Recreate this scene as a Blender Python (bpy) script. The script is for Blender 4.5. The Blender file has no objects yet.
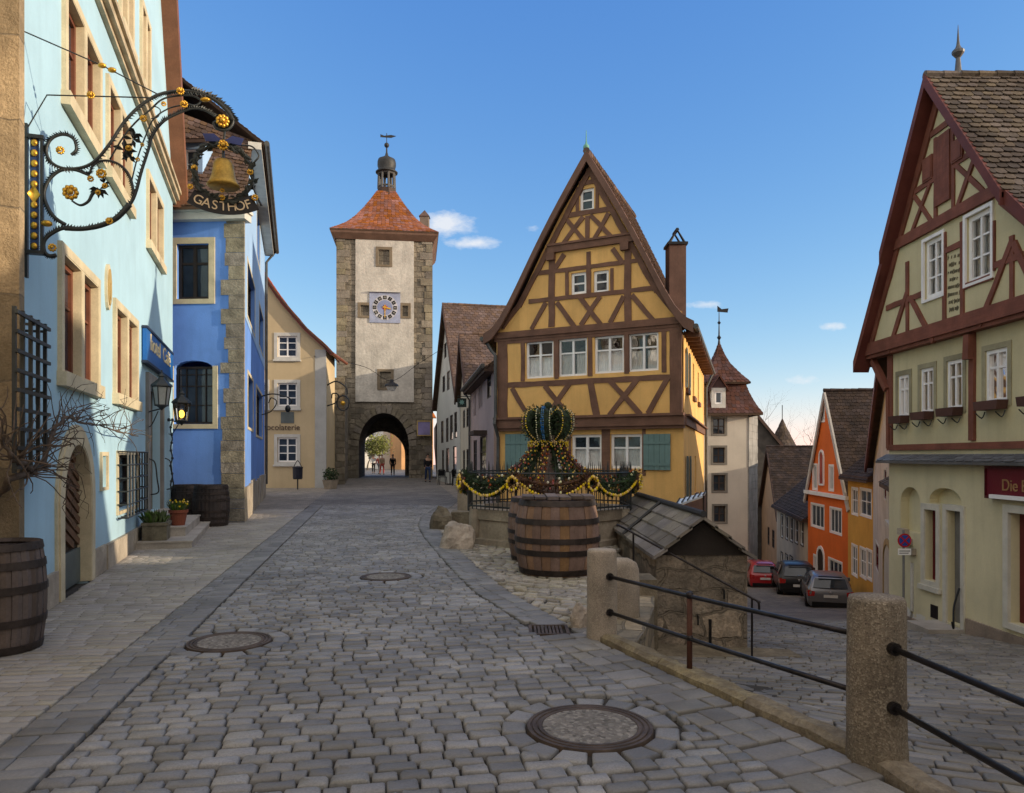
import bpy, bmesh, math, random
from mathutils import Vector, Matrix, geometry, noise
random.seed(7)
PI = math.pi
R = math.radians
scene = bpy.context.scene
col = scene.collection
V = Vector
# camera constants: eye 1.65 m over the upper square, level, looking along +Y
F, CX, CY, EH = 740.0, 512.0, 456.0, 1.65
SUN = V((14.5, -2.75, 2.9)).normalized()          # direction towards the sun

def at(px, py, Y):
    return V(((px-CX)/F*Y, Y, EH+(CY-py)*Y/F))

# ------------------------------------------------------------------ materials
class NT:
    def __init__(s, nt): s.t = nt; s.n = nt.nodes; s.l = nt.links
    def new(s, typ, **kw):
        nd = s.n.new(typ)
        for k, v in kw.items():
            if k.startswith('i_'): nd.inputs[k[2:].replace('_', ' ')].default_value = v
            else: setattr(nd, k, v)
        return nd
    def link(s, a, b): s.l.new(a, b)
    def math(s, op, a, b=None, clamp=False):
        nd = s.n.new('ShaderNodeMath'); nd.operation = op; nd.use_clamp = clamp
        for i, x in enumerate((a, b)):
            if x is None: continue
            if isinstance(x, (int, float)): nd.inputs[i].default_value = x
            else: s.l.new(x, nd.inputs[i])
        return nd.outputs[0]
    def mix(s, fac, a, b, mode='MIX'):
        nd = s.n.new('ShaderNodeMix'); nd.data_type = 'RGBA'; nd.blend_type = mode
        for idx, x in ((0, fac), (6, a), (7, b)):
            if isinstance(x, (int, float)): nd.inputs[idx].default_value = x
            elif isinstance(x, (tuple, list)): nd.inputs[idx].default_value = (*x[:3], 1)
            else: s.l.new(x, nd.inputs[idx])
        return nd.outputs[2]
    def ramp(s, fac, stops):
        nd = s.n.new('ShaderNodeMapRange'); nd.clamp = True
        s.l.new(fac, nd.inputs[0])
        nd.inputs[1].default_value, nd.inputs[2].default_value, nd.inputs[3].default_value, nd.inputs[4].default_value = stops
        return nd.outputs[0]
    def noise(s, vec, scale, detail=4, rough=.55):
        nd = s.n.new('ShaderNodeTexNoise'); nd.inputs['Scale'].default_value = scale
        nd.inputs['Detail'].default_value = detail; nd.inputs['Roughness'].default_value = rough
        s.l.new(vec, nd.inputs['Vector']); return nd.outputs['Fac']

MATS = {}
def mat(name, c, rough=.85, var=.22, vs=1.1, fine=28, fvar=.18, bump=.35, bd=.012, island=0.0, hue=None,
        brick=None, streak=0.0, grain=0.0, metal=0.0, spec=.3, dirt=None, coat=0.0, patch=None, emit=0.0, speck=None):
    """one procedural surface: large mottling + fine grain + bump, optional per-piece variation, courses of masonry, stains, wood grain"""
    if name in MATS: return MATS[name]
    m = bpy.data.materials.new(name); m.use_nodes = True
    t = NT(m.node_tree); b = t.n['Principled BSDF']
    tc = t.new('ShaderNodeTexCoord'); ob = tc.outputs['Object']; uv = tc.outputs['UV']
    n1 = t.noise(ob, vs, 5); n2 = t.noise(ob, fine, 4, .65)
    dark = tuple(x*(1-var) for x in c); lite = tuple(min(1, x*(1+var)) for x in c)
    if hue: lite = tuple(min(1, x*(1+var)) for x in hue)
    colr = t.mix(t.ramp(n1, (.33, .67, 0, 1)), dark, lite)
    nm = t.noise(ob, vs*4.3, 6, .68)
    colr = t.mix(t.ramp(nm, (.46, .76, 0, min(.5, var*1.3))), colr, tuple(x*.55 for x in c))
    h = n2
    if grain:
        mp = t.new('ShaderNodeMapping'); mp.inputs['Scale'].default_value = (60, 3, 60) if grain > 0 else (40, 40, 2)
        t.link(uv if grain > 0 else ob, mp.inputs[0])
        if grain > 0: mp.inputs['Scale'].default_value = (2.5, 45, 1)
        g = t.noise(mp.outputs[0], 1.0, 4, .6)
        colr = t.mix(t.ramp(g, (.3, .7, 0, abs(grain))), colr, tuple(x*.45 for x in c)); h = g
    if island:
        gi = t.new('ShaderNodeNewGeometry').outputs['Random Per Island']
        f = t.ramp(gi, (0, 1, 1-island, 1+island))
        hs = t.new('ShaderNodeHueSaturation'); t.link(f, hs.inputs['Value']); t.link(colr, hs.inputs['Color'])
        hh = t.math('FRACT', t.math('MULTIPLY', gi, 17.31))
        t.link(t.ramp(hh, (0, 1, .485, .515)), hs.inputs['Hue']); t.link(t.ramp(hh, (0, 1, .7, 1.25)), hs.inputs['Saturation'])
        colr = hs.outputs[0]
    bfac = None
    if brick:
        w, hgt, mort, mc, sq = brick
        nv = t.new('ShaderNodeTexNoise'); nv.inputs['Scale'].default_value = 2.2; t.link(uv, nv.inputs['Vector'])
        vm = t.new('ShaderNodeVectorMath', operation='MULTIPLY_ADD'); t.link(nv.outputs['Color'], vm.inputs[0])
        vm.inputs[1].default_value = (hgt*sq,)*3; t.link(uv, vm.inputs[2])
        bk = t.new('ShaderNodeTexBrick'); t.link(vm.outputs[0], bk.inputs['Vector'])
        bk.inputs['Scale'].default_value = 1; bk.inputs['Brick Width'].default_value = w; bk.inputs['Row Height'].default_value = hgt
        bk.inputs['Mortar Size'].default_value = mort; bk.inputs['Mortar Smooth'].default_value = .35
        bk.inputs['Color1'].default_value = (.62, .62, .62, 1); bk.inputs['Color2'].default_value = (1.2, 1.15, 1.1, 1)
        bk.inputs['Mortar'].default_value = (.9, .9, .9, 1); bk.inputs['Bias'].default_value = 0
        colr = t.mix(1.0, colr, bk.outputs['Color'], 'MULTIPLY')
        bfac = bk.outputs['Fac']; colr = t.mix(t.math('MULTIPLY', bfac, .85), colr, mc)
    if fvar: colr = t.mix(t.ramp(n2, (.35, .7, 0, fvar)), colr, tuple(x*.35 for x in c))
    if speck:
        vo = t.new('ShaderNodeTexVoronoi'); vo.inputs['Scale'].default_value = speck[0]; t.link(ob, vo.inputs['Vector'])
        sc_ = t.new('ShaderNodeSeparateColor'); t.link(vo.outputs['Color'], sc_.inputs[0])
        colr = t.mix(t.ramp(sc_.outputs[0], (.55, .95, 0, speck[2])), colr, speck[1]); colr = t.mix(t.ramp(sc_.outputs[1], (.7, .98, 0, speck[2])), colr, tuple(x*.25 for x in c))
        h = t.math('ADD', h, t.math('MULTIPLY', vo.outputs['Distance'], 1.2))
    if streak:
        mp = t.new('ShaderNodeMapping'); mp.inputs['Scale'].default_value = (2.6, 2.6, .28); t.link(ob, mp.inputs[0])
        s_ = t.noise(mp.outputs[0], 1.6, 5, .6)
        colr = t.mix(t.ramp(s_, (.48, .8, 0, streak)), colr, tuple(x*.35 for x in c))
    sep = None
    if dirt or patch:
        sep = t.new('ShaderNodeSeparateXYZ'); t.link(tc.outputs['Object'], sep.inputs[0])
    if dirt:                                        # soiling that fades out with height above z0
        z0, z1, amt, dc = dirt
        zz = t.math('ADD', sep.outputs[2], t.math('MULTIPLY', t.noise(ob, 2.3, 5), (z1-z0)*.9))
        colr = t.mix(t.ramp(zz, (z0, z1+(z1-z0)*.4, amt, 0)), colr, dc)
    if patch:                                       # flaked-off or repaired plaster low on the wall
        z0, z1, pc = patch
        nn = t.noise(ob, 1.35, 6, .62)
        zz = t.math('ADD', sep.outputs[2], t.math('MULTIPLY', nn, (z1-z0)*2.0))
        colr = t.mix(t.ramp(zz, (z0+(z1-z0)*1.45, z0+(z1-z0)*1.5, 1, 0)), colr, pc)
    t.link(colr, b.inputs['Base Color'])
    b.inputs['Roughness'].default_value = rough; b.inputs['Metallic'].default_value = metal
    b.inputs['Specular IOR Level'].default_value = spec
    if coat: b.inputs['Coat Weight'].default_value = coat; b.inputs['Coat Roughness'].default_value = .08
    if emit:
        b.inputs['Emission Color'].default_value = (*c, 1); b.inputs['Emission Strength'].default_value = emit
    if bump:
        hh = t.math('ADD', t.math('MULTIPLY', h, .6), t.math('MULTIPLY', nm, .9))
        if bfac is not None: hh = t.math('SUBTRACT', hh, t.math('MULTIPLY', bfac, 1.4))
        bp = t.new('ShaderNodeBump'); bp.inputs['Strength'].default_value = bump; bp.inputs['Distance'].default_value = bd
        t.link(hh, bp.inputs['Height']); t.link(bp.outputs[0], b.inputs['Normal'])
    MATS[name] = m
    return m

def glass_mat(name, tint=(.015, .02, .026), see=0.0, mirror=0.0):
    if name in MATS: return MATS[name]
    m = bpy.data.materials.new(name); m.use_nodes = True; t = NT(m.node_tree); b = t.n['Principled BSDF']
    tc = t.new('ShaderNodeTexCoord'); nz = t.noise(tc.outputs['Object'], 1.7, 2); n2 = t.noise(tc.outputs['Object'], .9, 3)
    t.link(t.mix(t.ramp(n2, (.35, .7, 0, 1)), tint, tuple(x*3.2+.01 for x in tint)), b.inputs['Base Color'])
    b.inputs['Roughness'].default_value = .04; b.inputs['Specular IOR Level'].default_value = .6
    bp = t.new('ShaderNodeBump'); bp.inputs['Strength'].default_value = .12; bp.inputs['Distance'].default_value = .05
    t.link(nz, bp.inputs['Height']); t.link(bp.outputs[0], b.inputs['Normal'])
    if mirror: b.inputs['IOR'].default_value = mirror; b.inputs['Specular IOR Level'].default_value = .5; b.inputs['Roughness'].default_value = .09; bp.inputs['Strength'].default_value = .16; n2.node.inputs['Scale'].default_value = .9
    if see:
        tr = t.new('ShaderNodeBsdfTransparent'); gl = t.new('ShaderNodeBsdfGlossy'); gl.inputs['Roughness'].default_value = .03
        t.link(bp.outputs[0], gl.inputs['Normal'])
        fr = t.new('ShaderNodeFresnel'); fr.inputs[0].default_value = 1.5
        mx = t.new('ShaderNodeMixShader'); t.link(t.math('ADD', fr.outputs[0], .03), mx.inputs[0])
        t.link(tr.outputs[0], mx.inputs[1]); t.link(gl.outputs[0], mx.inputs[2])
        t.link(mx.outputs[0], t.n['Material Output'].inputs[0])
    MATS[name] = m
    return m

# ------------------------------------------------------------------ mesh building
class MB:
    """collects faces in world coordinates (uv in metres) and links them as ONE mesh object"""
    def __init__(s): s.v = []; s.f = []; s.uv = []
    def add(s, pts, faces, uvs=None):
        k = len(s.v); s.v.extend([V(p) for p in pts])
        for i, fc in enumerate(faces):
            s.f.append([k+j for j in fc])
            if uvs is not None: s.uv.append(uvs[i])
            else:
                P = [V(pts[j]) for j in fc]
                n = (P[1]-P[0]).cross(P[2]-P[0]) if len(P) > 2 else V((0, 0, 1))
                a = max(range(3), key=lambda q: abs(n[q]))
                s.uv.append([(p.y, p.z) if a == 0 else (p.x, p.z) if a == 1 else (p.x, p.y) for p in P])
    def quad(s, a, b, c, d):
        s.add([a, b, c, d], [(0, 1, 2, 3)])
    def mesh(s, name, org=V((0, 0, 0)), smooth=False, recalc=False):
        me = bpy.data.meshes.new(name)
        me.from_pydata([(p-org)[:] for p in s.v], [], s.f)
        ul = me.uv_layers.new(name='UVMap'); i = 0; buf = [0.0]*(2*len(me.loops))
        for u in s.uv:
            for q in u: buf[i] = q[0]; buf[i+1] = q[1]; i += 2
        ul.data.foreach_set('uv', buf)
        if recalc:
            bm = bmesh.new(); bm.from_mesh(me); bmesh.ops.recalc_face_normals(bm, faces=bm.faces); bm.to_mesh(me); bm.free()
        if smooth: me.polygons.foreach_set('use_smooth', [True]*len(me.polygons))
        me.update()
        return me

ORG = {}
def tag(o, label=None, cat=None, group=None, kind=None):
    if label: o['label'] = label
    if cat: o['category'] = cat
    if group: o['group'] = group
    if kind: o['kind'] = kind
    return o

def thing(name, label, cat, loc=(0, 0, 0), group=None, rot=0):
    o = bpy.data.objects.new(name, None); col.objects.link(o); o.location = loc; o.rotation_euler[2] = rot
    o.empty_display_size = .2; ORG[o.name] = V(loc)
    return tag(o, label, cat, group)

def part(name, mb, m, parent=None, smooth=False, label=None, loc=None, recalc=True):
    org = ORG[parent.name] if parent else V(loc) if loc else V((0, 0, 0))
    o = bpy.data.objects.new(name, mb.mesh(name, org, smooth, recalc)); col.objects.link(o)
    o.data.materials.append(m)
    if parent: o.parent = parent
    else: o.location = org
    ORG[o.name] = org
    if label: o['label'] = label
    return o

def struct(name, mb, m, smooth=False, recalc=True):
    return tag(part(name, mb, m, None, smooth, recalc=recalc), kind='structure')

def dup(root, loc, rot=0, label=None, scale=1):
    r = root.copy(); col.objects.link(r); r.location = loc; r.rotation_euler[2] = rot; r.scale = (scale,)*3
    if label: r['label'] = label
    def kids(o, c):
        for ch in o.children:
            d = ch.copy(); col.objects.link(d); d.parent = c; kids(ch, d)
    for ch in list(root.children):
        c = ch.copy(); col.objects.link(c); c.parent = r
        for g in list(ch.children):
            d = g.copy(); col.objects.link(d); d.parent = c
    return r

class Fr:
    """a vertical facade plane: u along d, z up, out along the normal n = (dy, -dx)"""
    def __init__(s, o, q, out=0):
        o = V((o[0], o[1])); q = V((q[0], q[1])); s.len = (q-o).length; s.d = (q-o).normalized(); s.n = V((s.d.y, -s.d.x)); s.o = o+s.n*out
    def pt(s, u, z, out=0):
        p = s.o+s.d*u+s.n*out; return V((p.x, p.y, z))
    def u(s, px):
        k = (px-CX)/F; return (k*s.o.y-s.o.x)/(s.d.x-k*s.d.y)
    def uv(s, px, py):
        u = s.u(px); return u, EH+(CY-py)*(s.o.y+s.d.y*u)/F
    def rect(s, x0, x1, yt, yb):
        a, b = sorted((s.u(x0), s.u(x1))); m = (x0+x1)/2
        return a, b, s.uv(m, yb)[1], s.uv(m, yt)[1]
    def off(s, out):
        f = Fr(s.o, s.o+s.d*s.len, out); return f

def boxf(mb, fr, u0, u1, z0, z1, o0, o1, uvs=True):
    P = [fr.pt(u, z, o) for o in (o1, o0) for u, z in ((u0, z0), (u1, z0), (u1, z1), (u0, z1))]
    T = [(u, z, o) for o in (o1, o0) for u, z in ((u0, z0), (u1, z0), (u1, z1), (u0, z1))]
    fs = [(0, 1, 2, 3), (5, 4, 7, 6), (4, 0, 3, 7), (1, 5, 6, 2), (3, 2, 6, 7), (4, 5, 1, 0)]
    uvs = []
    for i, f_ in enumerate(fs):
        uvs.append([(T[j][0], T[j][1]) if i < 2 else (T[j][2]+.37, T[j][1]) if i < 4 else (T[j][0], T[j][2]) for j in f_])
    mb.add(P, fs, uvs)

def box(mb, x0, x1, y0, y1, z0, z1):
    boxf(mb, Fr((x0, y0), (x1, y0)), 0, x1-x0, z0, z1, -(y1-y0), 0)

def beamf(mb, fr, p, q, w, o0, o1):
    p = V(p); q = V(q); t = (q-p); L = t.length; t.normalize(); s = V((-t.y, t.x))*w/2
    o1 += random.uniform(0, .007); k = random.random()*9; n = max(1, int(L/.3)); am = min(.011, w*.09); P = []; fs = []; T = []
    for i in range(n+1):                             # hand-hewn: the edges wander a little
        c = p+t*(L*i/n); a, b = c-s*(1+random.uniform(-am, am)*2/w), c+s*(1+random.uniform(-am, am)*2/w)
        P += [fr.pt(a.x, a.y, o1), fr.pt(b.x, b.y, o1), fr.pt(b.x, b.y, o0), fr.pt(a.x, a.y, o0)]
        T += [(L*i/n+k, 0), (L*i/n+k, w), (L*i/n+k, w+.2), (L*i/n+k, -.2)]
    for i in range(n):
        for j in range(4): fs.append((i*4+j, i*4+4+j, i*4+4+(j+1) % 4, i*4+(j+1) % 4))
    fs += [(0, 1, 2, 3), (n*4+3, n*4+2, n*4+1, n*4)]
    mb.add(P, fs, [[T[j] for j in f_] for f_ in fs])

def beams_px(mb, fr, lst, w, o0, o1):
    for x0, y0, x1, y1, *ww in lst:
        p, q = fr.uv(x0, y0), fr.uv(x1, y1); du, dz = abs(p[0]-q[0]), abs(p[1]-q[1])
        if du < .16*dz: m_ = (p[0]+q[0])/2; p, q = (m_, p[1]), (m_, q[1])     # posts stand plumb
        elif dz < .07*du: m_ = (p[1]+q[1])/2; p, q = (p[0], m_), (q[0], m_)   # rails lie level
        beamf(mb, fr, p, q, ww[0] if ww else w, o0, o1)

def tube(mb, pts, r, n=6, cap=True):
    pts = [V(p) for p in pts]; m = len(pts); rs = r if isinstance(r, (list, tuple)) else [r]*m
    P = []; up = V((0, 0, 1)); prev = None
    for i in range(m):
        t = (pts[min(i+1, m-1)]-pts[max(i-1, 0)]).normalized()
        if prev is None:
            a = up if abs(t.z) < .9 else V((1, 0, 0)); x = t.cross(a).normalized()
        else:
            x = prev-t*prev.dot(t)
            x = x.normalized() if x.length > 1e-5 else t.orthogonal().normalized()
        prev = x; y = t.cross(x)
        for k in range(n):
            a = 2*PI*k/n; P.append(pts[i]+(x*math.cos(a)+y*math.sin(a))*rs[i])
    fs = []
    for i in range(m-1):
        for k in range(n):
            a = i*n+k; b = i*n+(k+1) % n; fs.append((a, b, b+n, a+n))
    if cap: fs.append(tuple(range(n-1, -1, -1))); fs.append(tuple((m-1)*n+k for k in range(n)))
    mb.add(P, fs)

def lathe(mb, prof, c, n=16, a0=0.0, closed=True, sx=1, sy=1):
    c = V(c); P = []
    for r, z in prof:
        for k in range(n):
            a = a0+2*PI*k/n; P.append(c+V((r*math.cos(a)*sx, r*math.sin(a)*sy, z)))
    fs = []; uvs = []
    for i in range(len(prof)-1):
        for k in range(n):
            a = i*n+k; b = i*n+(k+1) % n; fs.append((a, b, b+n, a+n))
            rr = max(prof[i][0], prof[i+1][0]); w = 2*PI*rr/n
            uvs.append([(prof[i][1], k*w), (prof[i][1], k*w+w), (prof[i+1][1], k*w+w), (prof[i+1][1], k*w)])
    if closed:
        for ring in (0, len(prof)-1):
            if prof[ring][0] > 1e-4:
                fs.append(tuple(ring*n+k for k in range(n))); uvs.append([(P[ring*n+k].x, P[ring*n+k].y) for k in range(n)])
    mb.add(P, fs, uvs)

def ball(mb, c, r, n=8, m=5, s=(1, 1, 1)):
    c = V(c); P = [c+V((0, 0, -r*s[2]))]
    for i in range(1, m):
        a = -PI/2+PI*i/m
        for k in range(n):
            b = 2*PI*k/n; P.append(c+V((r*s[0]*math.cos(a)*math.cos(b), r*s[1]*math.cos(a)*math.sin(b), r*s[2]*math.sin(a))))
    P.append(c+V((0, 0, r*s[2]))); fs = []
    for k in range(n):
        fs.append((0, 1+(k+1) % n, 1+k)); fs.append((len(P)-1, 1+(m-2)*n+k, 1+(m-2)*n+(k+1) % n))
    for i in range(m-2):
        for k in range(n):
            a = 1+i*n+k; b = 1+i*n+(k+1) % n; fs.append((a, b, b+n, a+n))
    mb.add(P, fs)

def prism(mb, fr, poly, o0, o1):
    """a flat polygon in a facade plane given thickness"""
    n = len(poly); P = [fr.pt(u, z, o1) for u, z in poly]+[fr.pt(u, z, o0) for u, z in poly]
    fs = [tuple(range(n)), tuple(range(2*n-1, n-1, -1))]+[(i, (i+1) % n, n+(i+1) % n, n+i) for i in range(n)]
    uv = [[poly[i % n] for i in f_] for f_ in fs[:2]]+[[poly[i], poly[(i+1) % n], poly[(i+1) % n], poly[i]] for i in range(n)]
    mb.add(P, fs, uv)

def wall(mb, fr, outline, holes=(), depth=.18, out=0):
    loops = [[V((u, z, 0)) for u, z in outline]]+[[V((u, z, 0)) for u, z in h] for h in holes]
    flat = [p for l in loops for p in l]
    tris = geometry.tessellate_polygon(loops)
    mb.add([fr.pt(p.x, p.y, out) for p in flat], tris, [[(flat[i].x, flat[i].y) for i in tr] for tr in tris])
    for h in holes:
        n = len(h)
        for i in range(n):
            a, b = h[i], h[(i+1) % n]
            mb.add([fr.pt(*a, out), fr.pt(*b, out), fr.pt(*b, out-depth), fr.pt(*a, out-depth)], [(0, 1, 2, 3)],
                   [[(a[0], a[1]), (b[0], b[1]), (b[0]+depth, b[1]), (a[0]+depth, a[1])]])

def rect(r): return [(r[0], r[2]), (r[1], r[2]), (r[1], r[3]), (r[0], r[3])]
def arch(u0, u1, z0, zs, rise=None, n=12):
    """opening with an arched head: spring line zs, rise of the arch (default a half circle)"""
    c = (u0+u1)/2; hw = (u1-u0)/2; rise = hw if rise is None else rise
    return [(u0, z0), (u1, z0)]+[(c+hw*math.cos(PI*i/n), zs+rise*math.sin(PI*i/n)) for i in range(n+1)]

def tiles(mb, S, rows, tw=.18, lift=.028, wob=.006, over=1.35, clamp=True):
    """courses of plain tiles over a surface S(a, b): a along the eaves, b up the slope"""
    for i in range(rows):
        b0 = i/rows; b1 = min(1.0, (i+over)/rows); bm_ = b0+.16*(b1-b0)
        A = S(0, b0); B = S(1, b0); w = (B-A).length; n = max(1, int(round(w/tw)))
        nrm = (S(1, b0)-S(0, b0)).cross(S(.5, min(1, b0+1/rows))-S(.5, b0)).normalized()
        if nrm.z < 0: nrm = -nrm
        off = .5 if i % 2 else 0
        for k in range(n+(1 if off else 0)):
            a0 = max(0, (k-off)/n); a1 = min(1, (k+1-off)/n)
            if a1-a0 < .2/n: continue
            g = .035*(a1-a0); j = random.uniform(-wob, wob); l = lift+random.uniform(-wob, wob)*1.2
            db = random.uniform(-.1, .1)/rows; am = (a0+a1)/2; e0 = max(0, b0+db) if i else 0
            up = nrm*l
            P = [S(a0+g, bm_+db)+up, S(am-.25*(a1-a0), e0)+up, S(am+.25*(a1-a0), e0)+up, S(a1-g, bm_+db)+up*(1+j*9),
                 S(a1-g, b1)+nrm*.004, S(a0+g, b1)+nrm*.004]
            Q = [p-nrm*.02 for p in P[:4]]
            mb.add(P+Q, [(0, 1, 2, 3, 4, 5), (0, 6, 7, 1), (1, 7, 8, 2), (2, 8, 9, 3), (3, 9, 4), (0, 5, 6)])

def bil(e0, e1, r0, r1, flare=0):
    e0, e1, r0, r1 = V(e0), V(e1), V(r0), V(r1)
    def S(a, b):
        p = e0.lerp(e1, a).lerp(r0.lerp(r1, a), b)
        if flare: p = p-V((0, 0, flare*4*b*(1-b)*(1-b)*1.6))
        return p
    return S

def slab(mb, S, th=.08, na=1, nb=6, drop=.01):
    """solid decking under the tiles"""
    P = []; 
    for i in range(nb+1):
        for j in range(na+1):
            p = S(j/na, i/nb); P.append(p-V((0, 0, drop)))
    N = len(P); P += [p-V((0, 0, th)) for p in P]; w = na+1; fs = []
    for i in range(nb):
        for j in range(na):
            a = i*w+j; fs.append((a, a+1, a+w+1, a+w)); fs.append((N+a, N+a+w, N+a+w+1, N+a+1))
    for i in range(nb):
        for j in (0, na): a = i*w+j; fs.append((a, a+w, N+a+w, N+a))
    for j in range(na):
        for i in (0, nb): a = i*w+j; fs.append((a, a+1, N+a+1, N+a))
    mb.add(P, fs)

def roof(parent, surfs, m_tile, m_deck, tw=.18, row=.15, name='roof', deck=True, lift=.028):
    mb = MB(); md = MB()
    for S in surfs:
        L = sum((S(.5, (i+1)/8)-S(.5, i/8)).length for i in range(8))
        tiles(mb, S, max(2, int(L/row)), tw, lift); slab(md, S)
    o = part(name, mb, m_tile, parent, recalc=False)
    if deck: part('roof_deck', md, m_deck, o)
    return o

def ridge_caps(mb, a, b, r=.09, step=.33):
    a, b = V(a), V(b); n = max(1, int((b-a).length/step)); d = (b-a)/n
    for i in range(n):
        p = a+d*i+V((0, 0, random.uniform(-.008, .008))); tube(mb, [p-d*.05, p+d*.98], [r*1.08, r*.94], 8)

def text(s, fr, u, z, size, m, parent=None, out=.012, depth=.006, align='CENTER', rot=0, name='lettering', sx=1):
    c = bpy.data.curves.new('t', 'FONT'); c.body = s; c.size = size; c.align_x = align; c.extrude = depth
    o = bpy.data.objects.new('t', c); col.objects.link(o)
    bpy.context.view_layer.update()
    dg = bpy.context.evaluated_depsgraph_get(); me = bpy.data.meshes.new_from_object(o.evaluated_get(dg))
    bpy.data.objects.remove(o); bpy.data.curves.remove(c)
    ca, sa = math.cos(rot), math.sin(rot); mb = MB()
    P = [fr.pt(u+(v.co.x*sx*ca-v.co.y*sa), z+(v.co.x*sx*sa+v.co.y*ca), out+v.co.z) for v in me.vertices]
    mb.add(P, [tuple(p.vertices) for p in me.polygons]); bpy.data.meshes.remove(me)
    if isinstance(parent, MB): parent.add(P, mb.f); return
    return part(name, mb, m, parent, recalc=False)

def window(parent, fr, r, nx=2, rows=(.6,), depth=.14, fw=.055, bar=.03, frame=None, pane=None, surround=None, sill=None, curtain=None, out=0, shape=None, name='window'):
    """sash frame with glazing bars set back in its opening; pane, stone surround, sill and curtain are sub-parts"""
    u0, u1, z0, z1 = r; o1 = out-depth+.05; o0 = out-depth-.02; mb = MB()
    for a, b, c, d in ((u0, u0+fw, z0, z1), (u1-fw, u1, z0, z1), (u0+fw, u1-fw, z0, z0+fw), (u0+fw, u1-fw, z1-fw, z1)):
        boxf(mb, fr, a, b, c, d, o0, o1)
    for i in range(1, nx):
        u = u0+(u1-u0)*i/nx; w = bar*(1.5 if nx == 2 or i*2 == nx else 1); boxf(mb, fr, u-w/2, u+w/2, z0+fw, z1-fw, o0+.002, o1-.006)
    for t in rows:
        z = z0+(z1-z0)*t; boxf(mb, fr, u0+fw, u1-fw, z-bar/2, z+bar/2, o0+.006, o1-.014)
    w = part(name, mb, frame, parent)
    g = MB(); po = out-depth-.002+.012
    g.add([fr.pt(u0, z0, po), fr.pt(u1, z0, po), fr.pt(u1, z1, po), fr.pt(u0, z1, po)], [(0, 1, 2, 3)])
    part('pane', g, pane, w)
    if surround:
        sw, sm, pr = surround; s = MB(); e = .003
        for a, b, c, d in ((u0-sw, u0-e, z0-sw*.8, z1+sw), (u1+e, u1+sw, z0-sw*.8, z1+sw), (u0-e, u1+e, z1+e, z1+sw), (u0-e, u1+e, z0-sw*.8, z0-e)):
            boxf(s, fr, a, b, c, d, out-.02, out+pr)
        part('surround', s, sm, w)
    if sill:
        sm, pr = sill; s = MB(); k = surround[0] if surround else .06
        boxf(s, fr, u0-k-.04, u1+k+.04, z0-k*.8-.09, z0-k*.8-.002 if surround else z0-.004, out-.02, out+pr); part('sill', s, sm, w)
    if curtain:
        cm, frac, gap = curtain; s = MB(); n = 22
        for a, b in ((u0+.03, (u0+u1)/2-gap), ((u0+u1)/2+gap, u1-.03)):
            P = []
            for i in range(n+1):
                uu = a+(b-a)*i/n; oo = out-depth-.07+.018*math.sin(i*1.9+u0*9)+.008*math.sin(i*.7)
                P += [fr.pt(uu, z0+.02, oo), fr.pt(uu, z0+(z1-z0)*frac, oo)]
            s.add(P, [(2*i, 2*i+2, 2*i+3, 2*i+1) for i in range(n)])
        part('curtain', s, cm, w, smooth=True, recalc=False)
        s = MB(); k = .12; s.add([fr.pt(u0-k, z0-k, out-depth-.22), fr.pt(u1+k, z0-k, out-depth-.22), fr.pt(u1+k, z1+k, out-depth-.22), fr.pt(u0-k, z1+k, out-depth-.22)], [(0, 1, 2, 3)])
        part('room_shade_sheet', s, mat('room_shade_sheet', (.012, .011, .010), rough=1, bump=0), w, recalc=False)  # flat dark sheet in place of the shaded room behind
    return w
SKY_TINT = (2.05, 2.0, 3.5); CLOUD = (6.0, 6.1, 6.3); SKY_S = .15; SKY_G = (1.2, .86, .4); SUN_E = 5.0; SUN_C = (1, .82, .60)
VEIL = (8.7, 8.0, 7.35); SKY_FILL_F = .9
# ------------------------------------------------------------------ surfaces
def lerp_tab(tab, y):
    if y <= tab[0][0]: return tab[0][1]
    for (a, p), (b, q) in zip(tab, tab[1:]):
        if y <= b: return p+(q-p)*(y-a)/(b-a)
    return tab[-1][1]
LOW = [(1, .0), (2.5, -.04), (4, -.14), (6, -.4), (8, -.7), (10.8, -1.12), (13.8, -1.47), (16, -1.9), (20, -2.75), (25.5, -3.75), (30, -4.48), (34, -4.8), (40, -5.4), (56, -7), (90, -9.5)]
def low(y): return lerp_tab(LOW, y)
def low_xy(x, y):
    kx = lerp_tab(KERB, y)
    t = min(1, max(0, (x-kx-.1)/1.5)); t = t*t*(3-2*t)
    e = -.12-.035*max(0, y-4) if y < 7 else low(y)
    return e*(1-t)+low(y)*t if y < 7 else low(y)
KERB = [(.3, 2.28), (2.0, 2.24), (4.0, 1.99), (6.75, .82), (7.2, .95), (8.3, 1.25), (9.6, 1.5), (13, 1.5), (13.05, 1.95), (16, 2.1), (19, 2.3)]
ROADR = [(0, 1.62), (2, 1.6), (4, 1.38), (6.4, .4), (7.45, .08), (9.04, -.45), (11.1, -.93), (14.9, -1.74), (17.4, -2.19), (20, -2.45), (24, -2.4), (27.4, -2.42), (33, -3.2), (45, -5), (54, -6)]
def roadL(y): return -1.72-.187*y
def roadR(y): return lerp_tab(ROADR, y)
def wallL(y): return -2.41-.327*y if y < 18.3 else max(-2.41-.327*y, -6.8-.29*(y-18.8)) if y < 31 else -10.4

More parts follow.
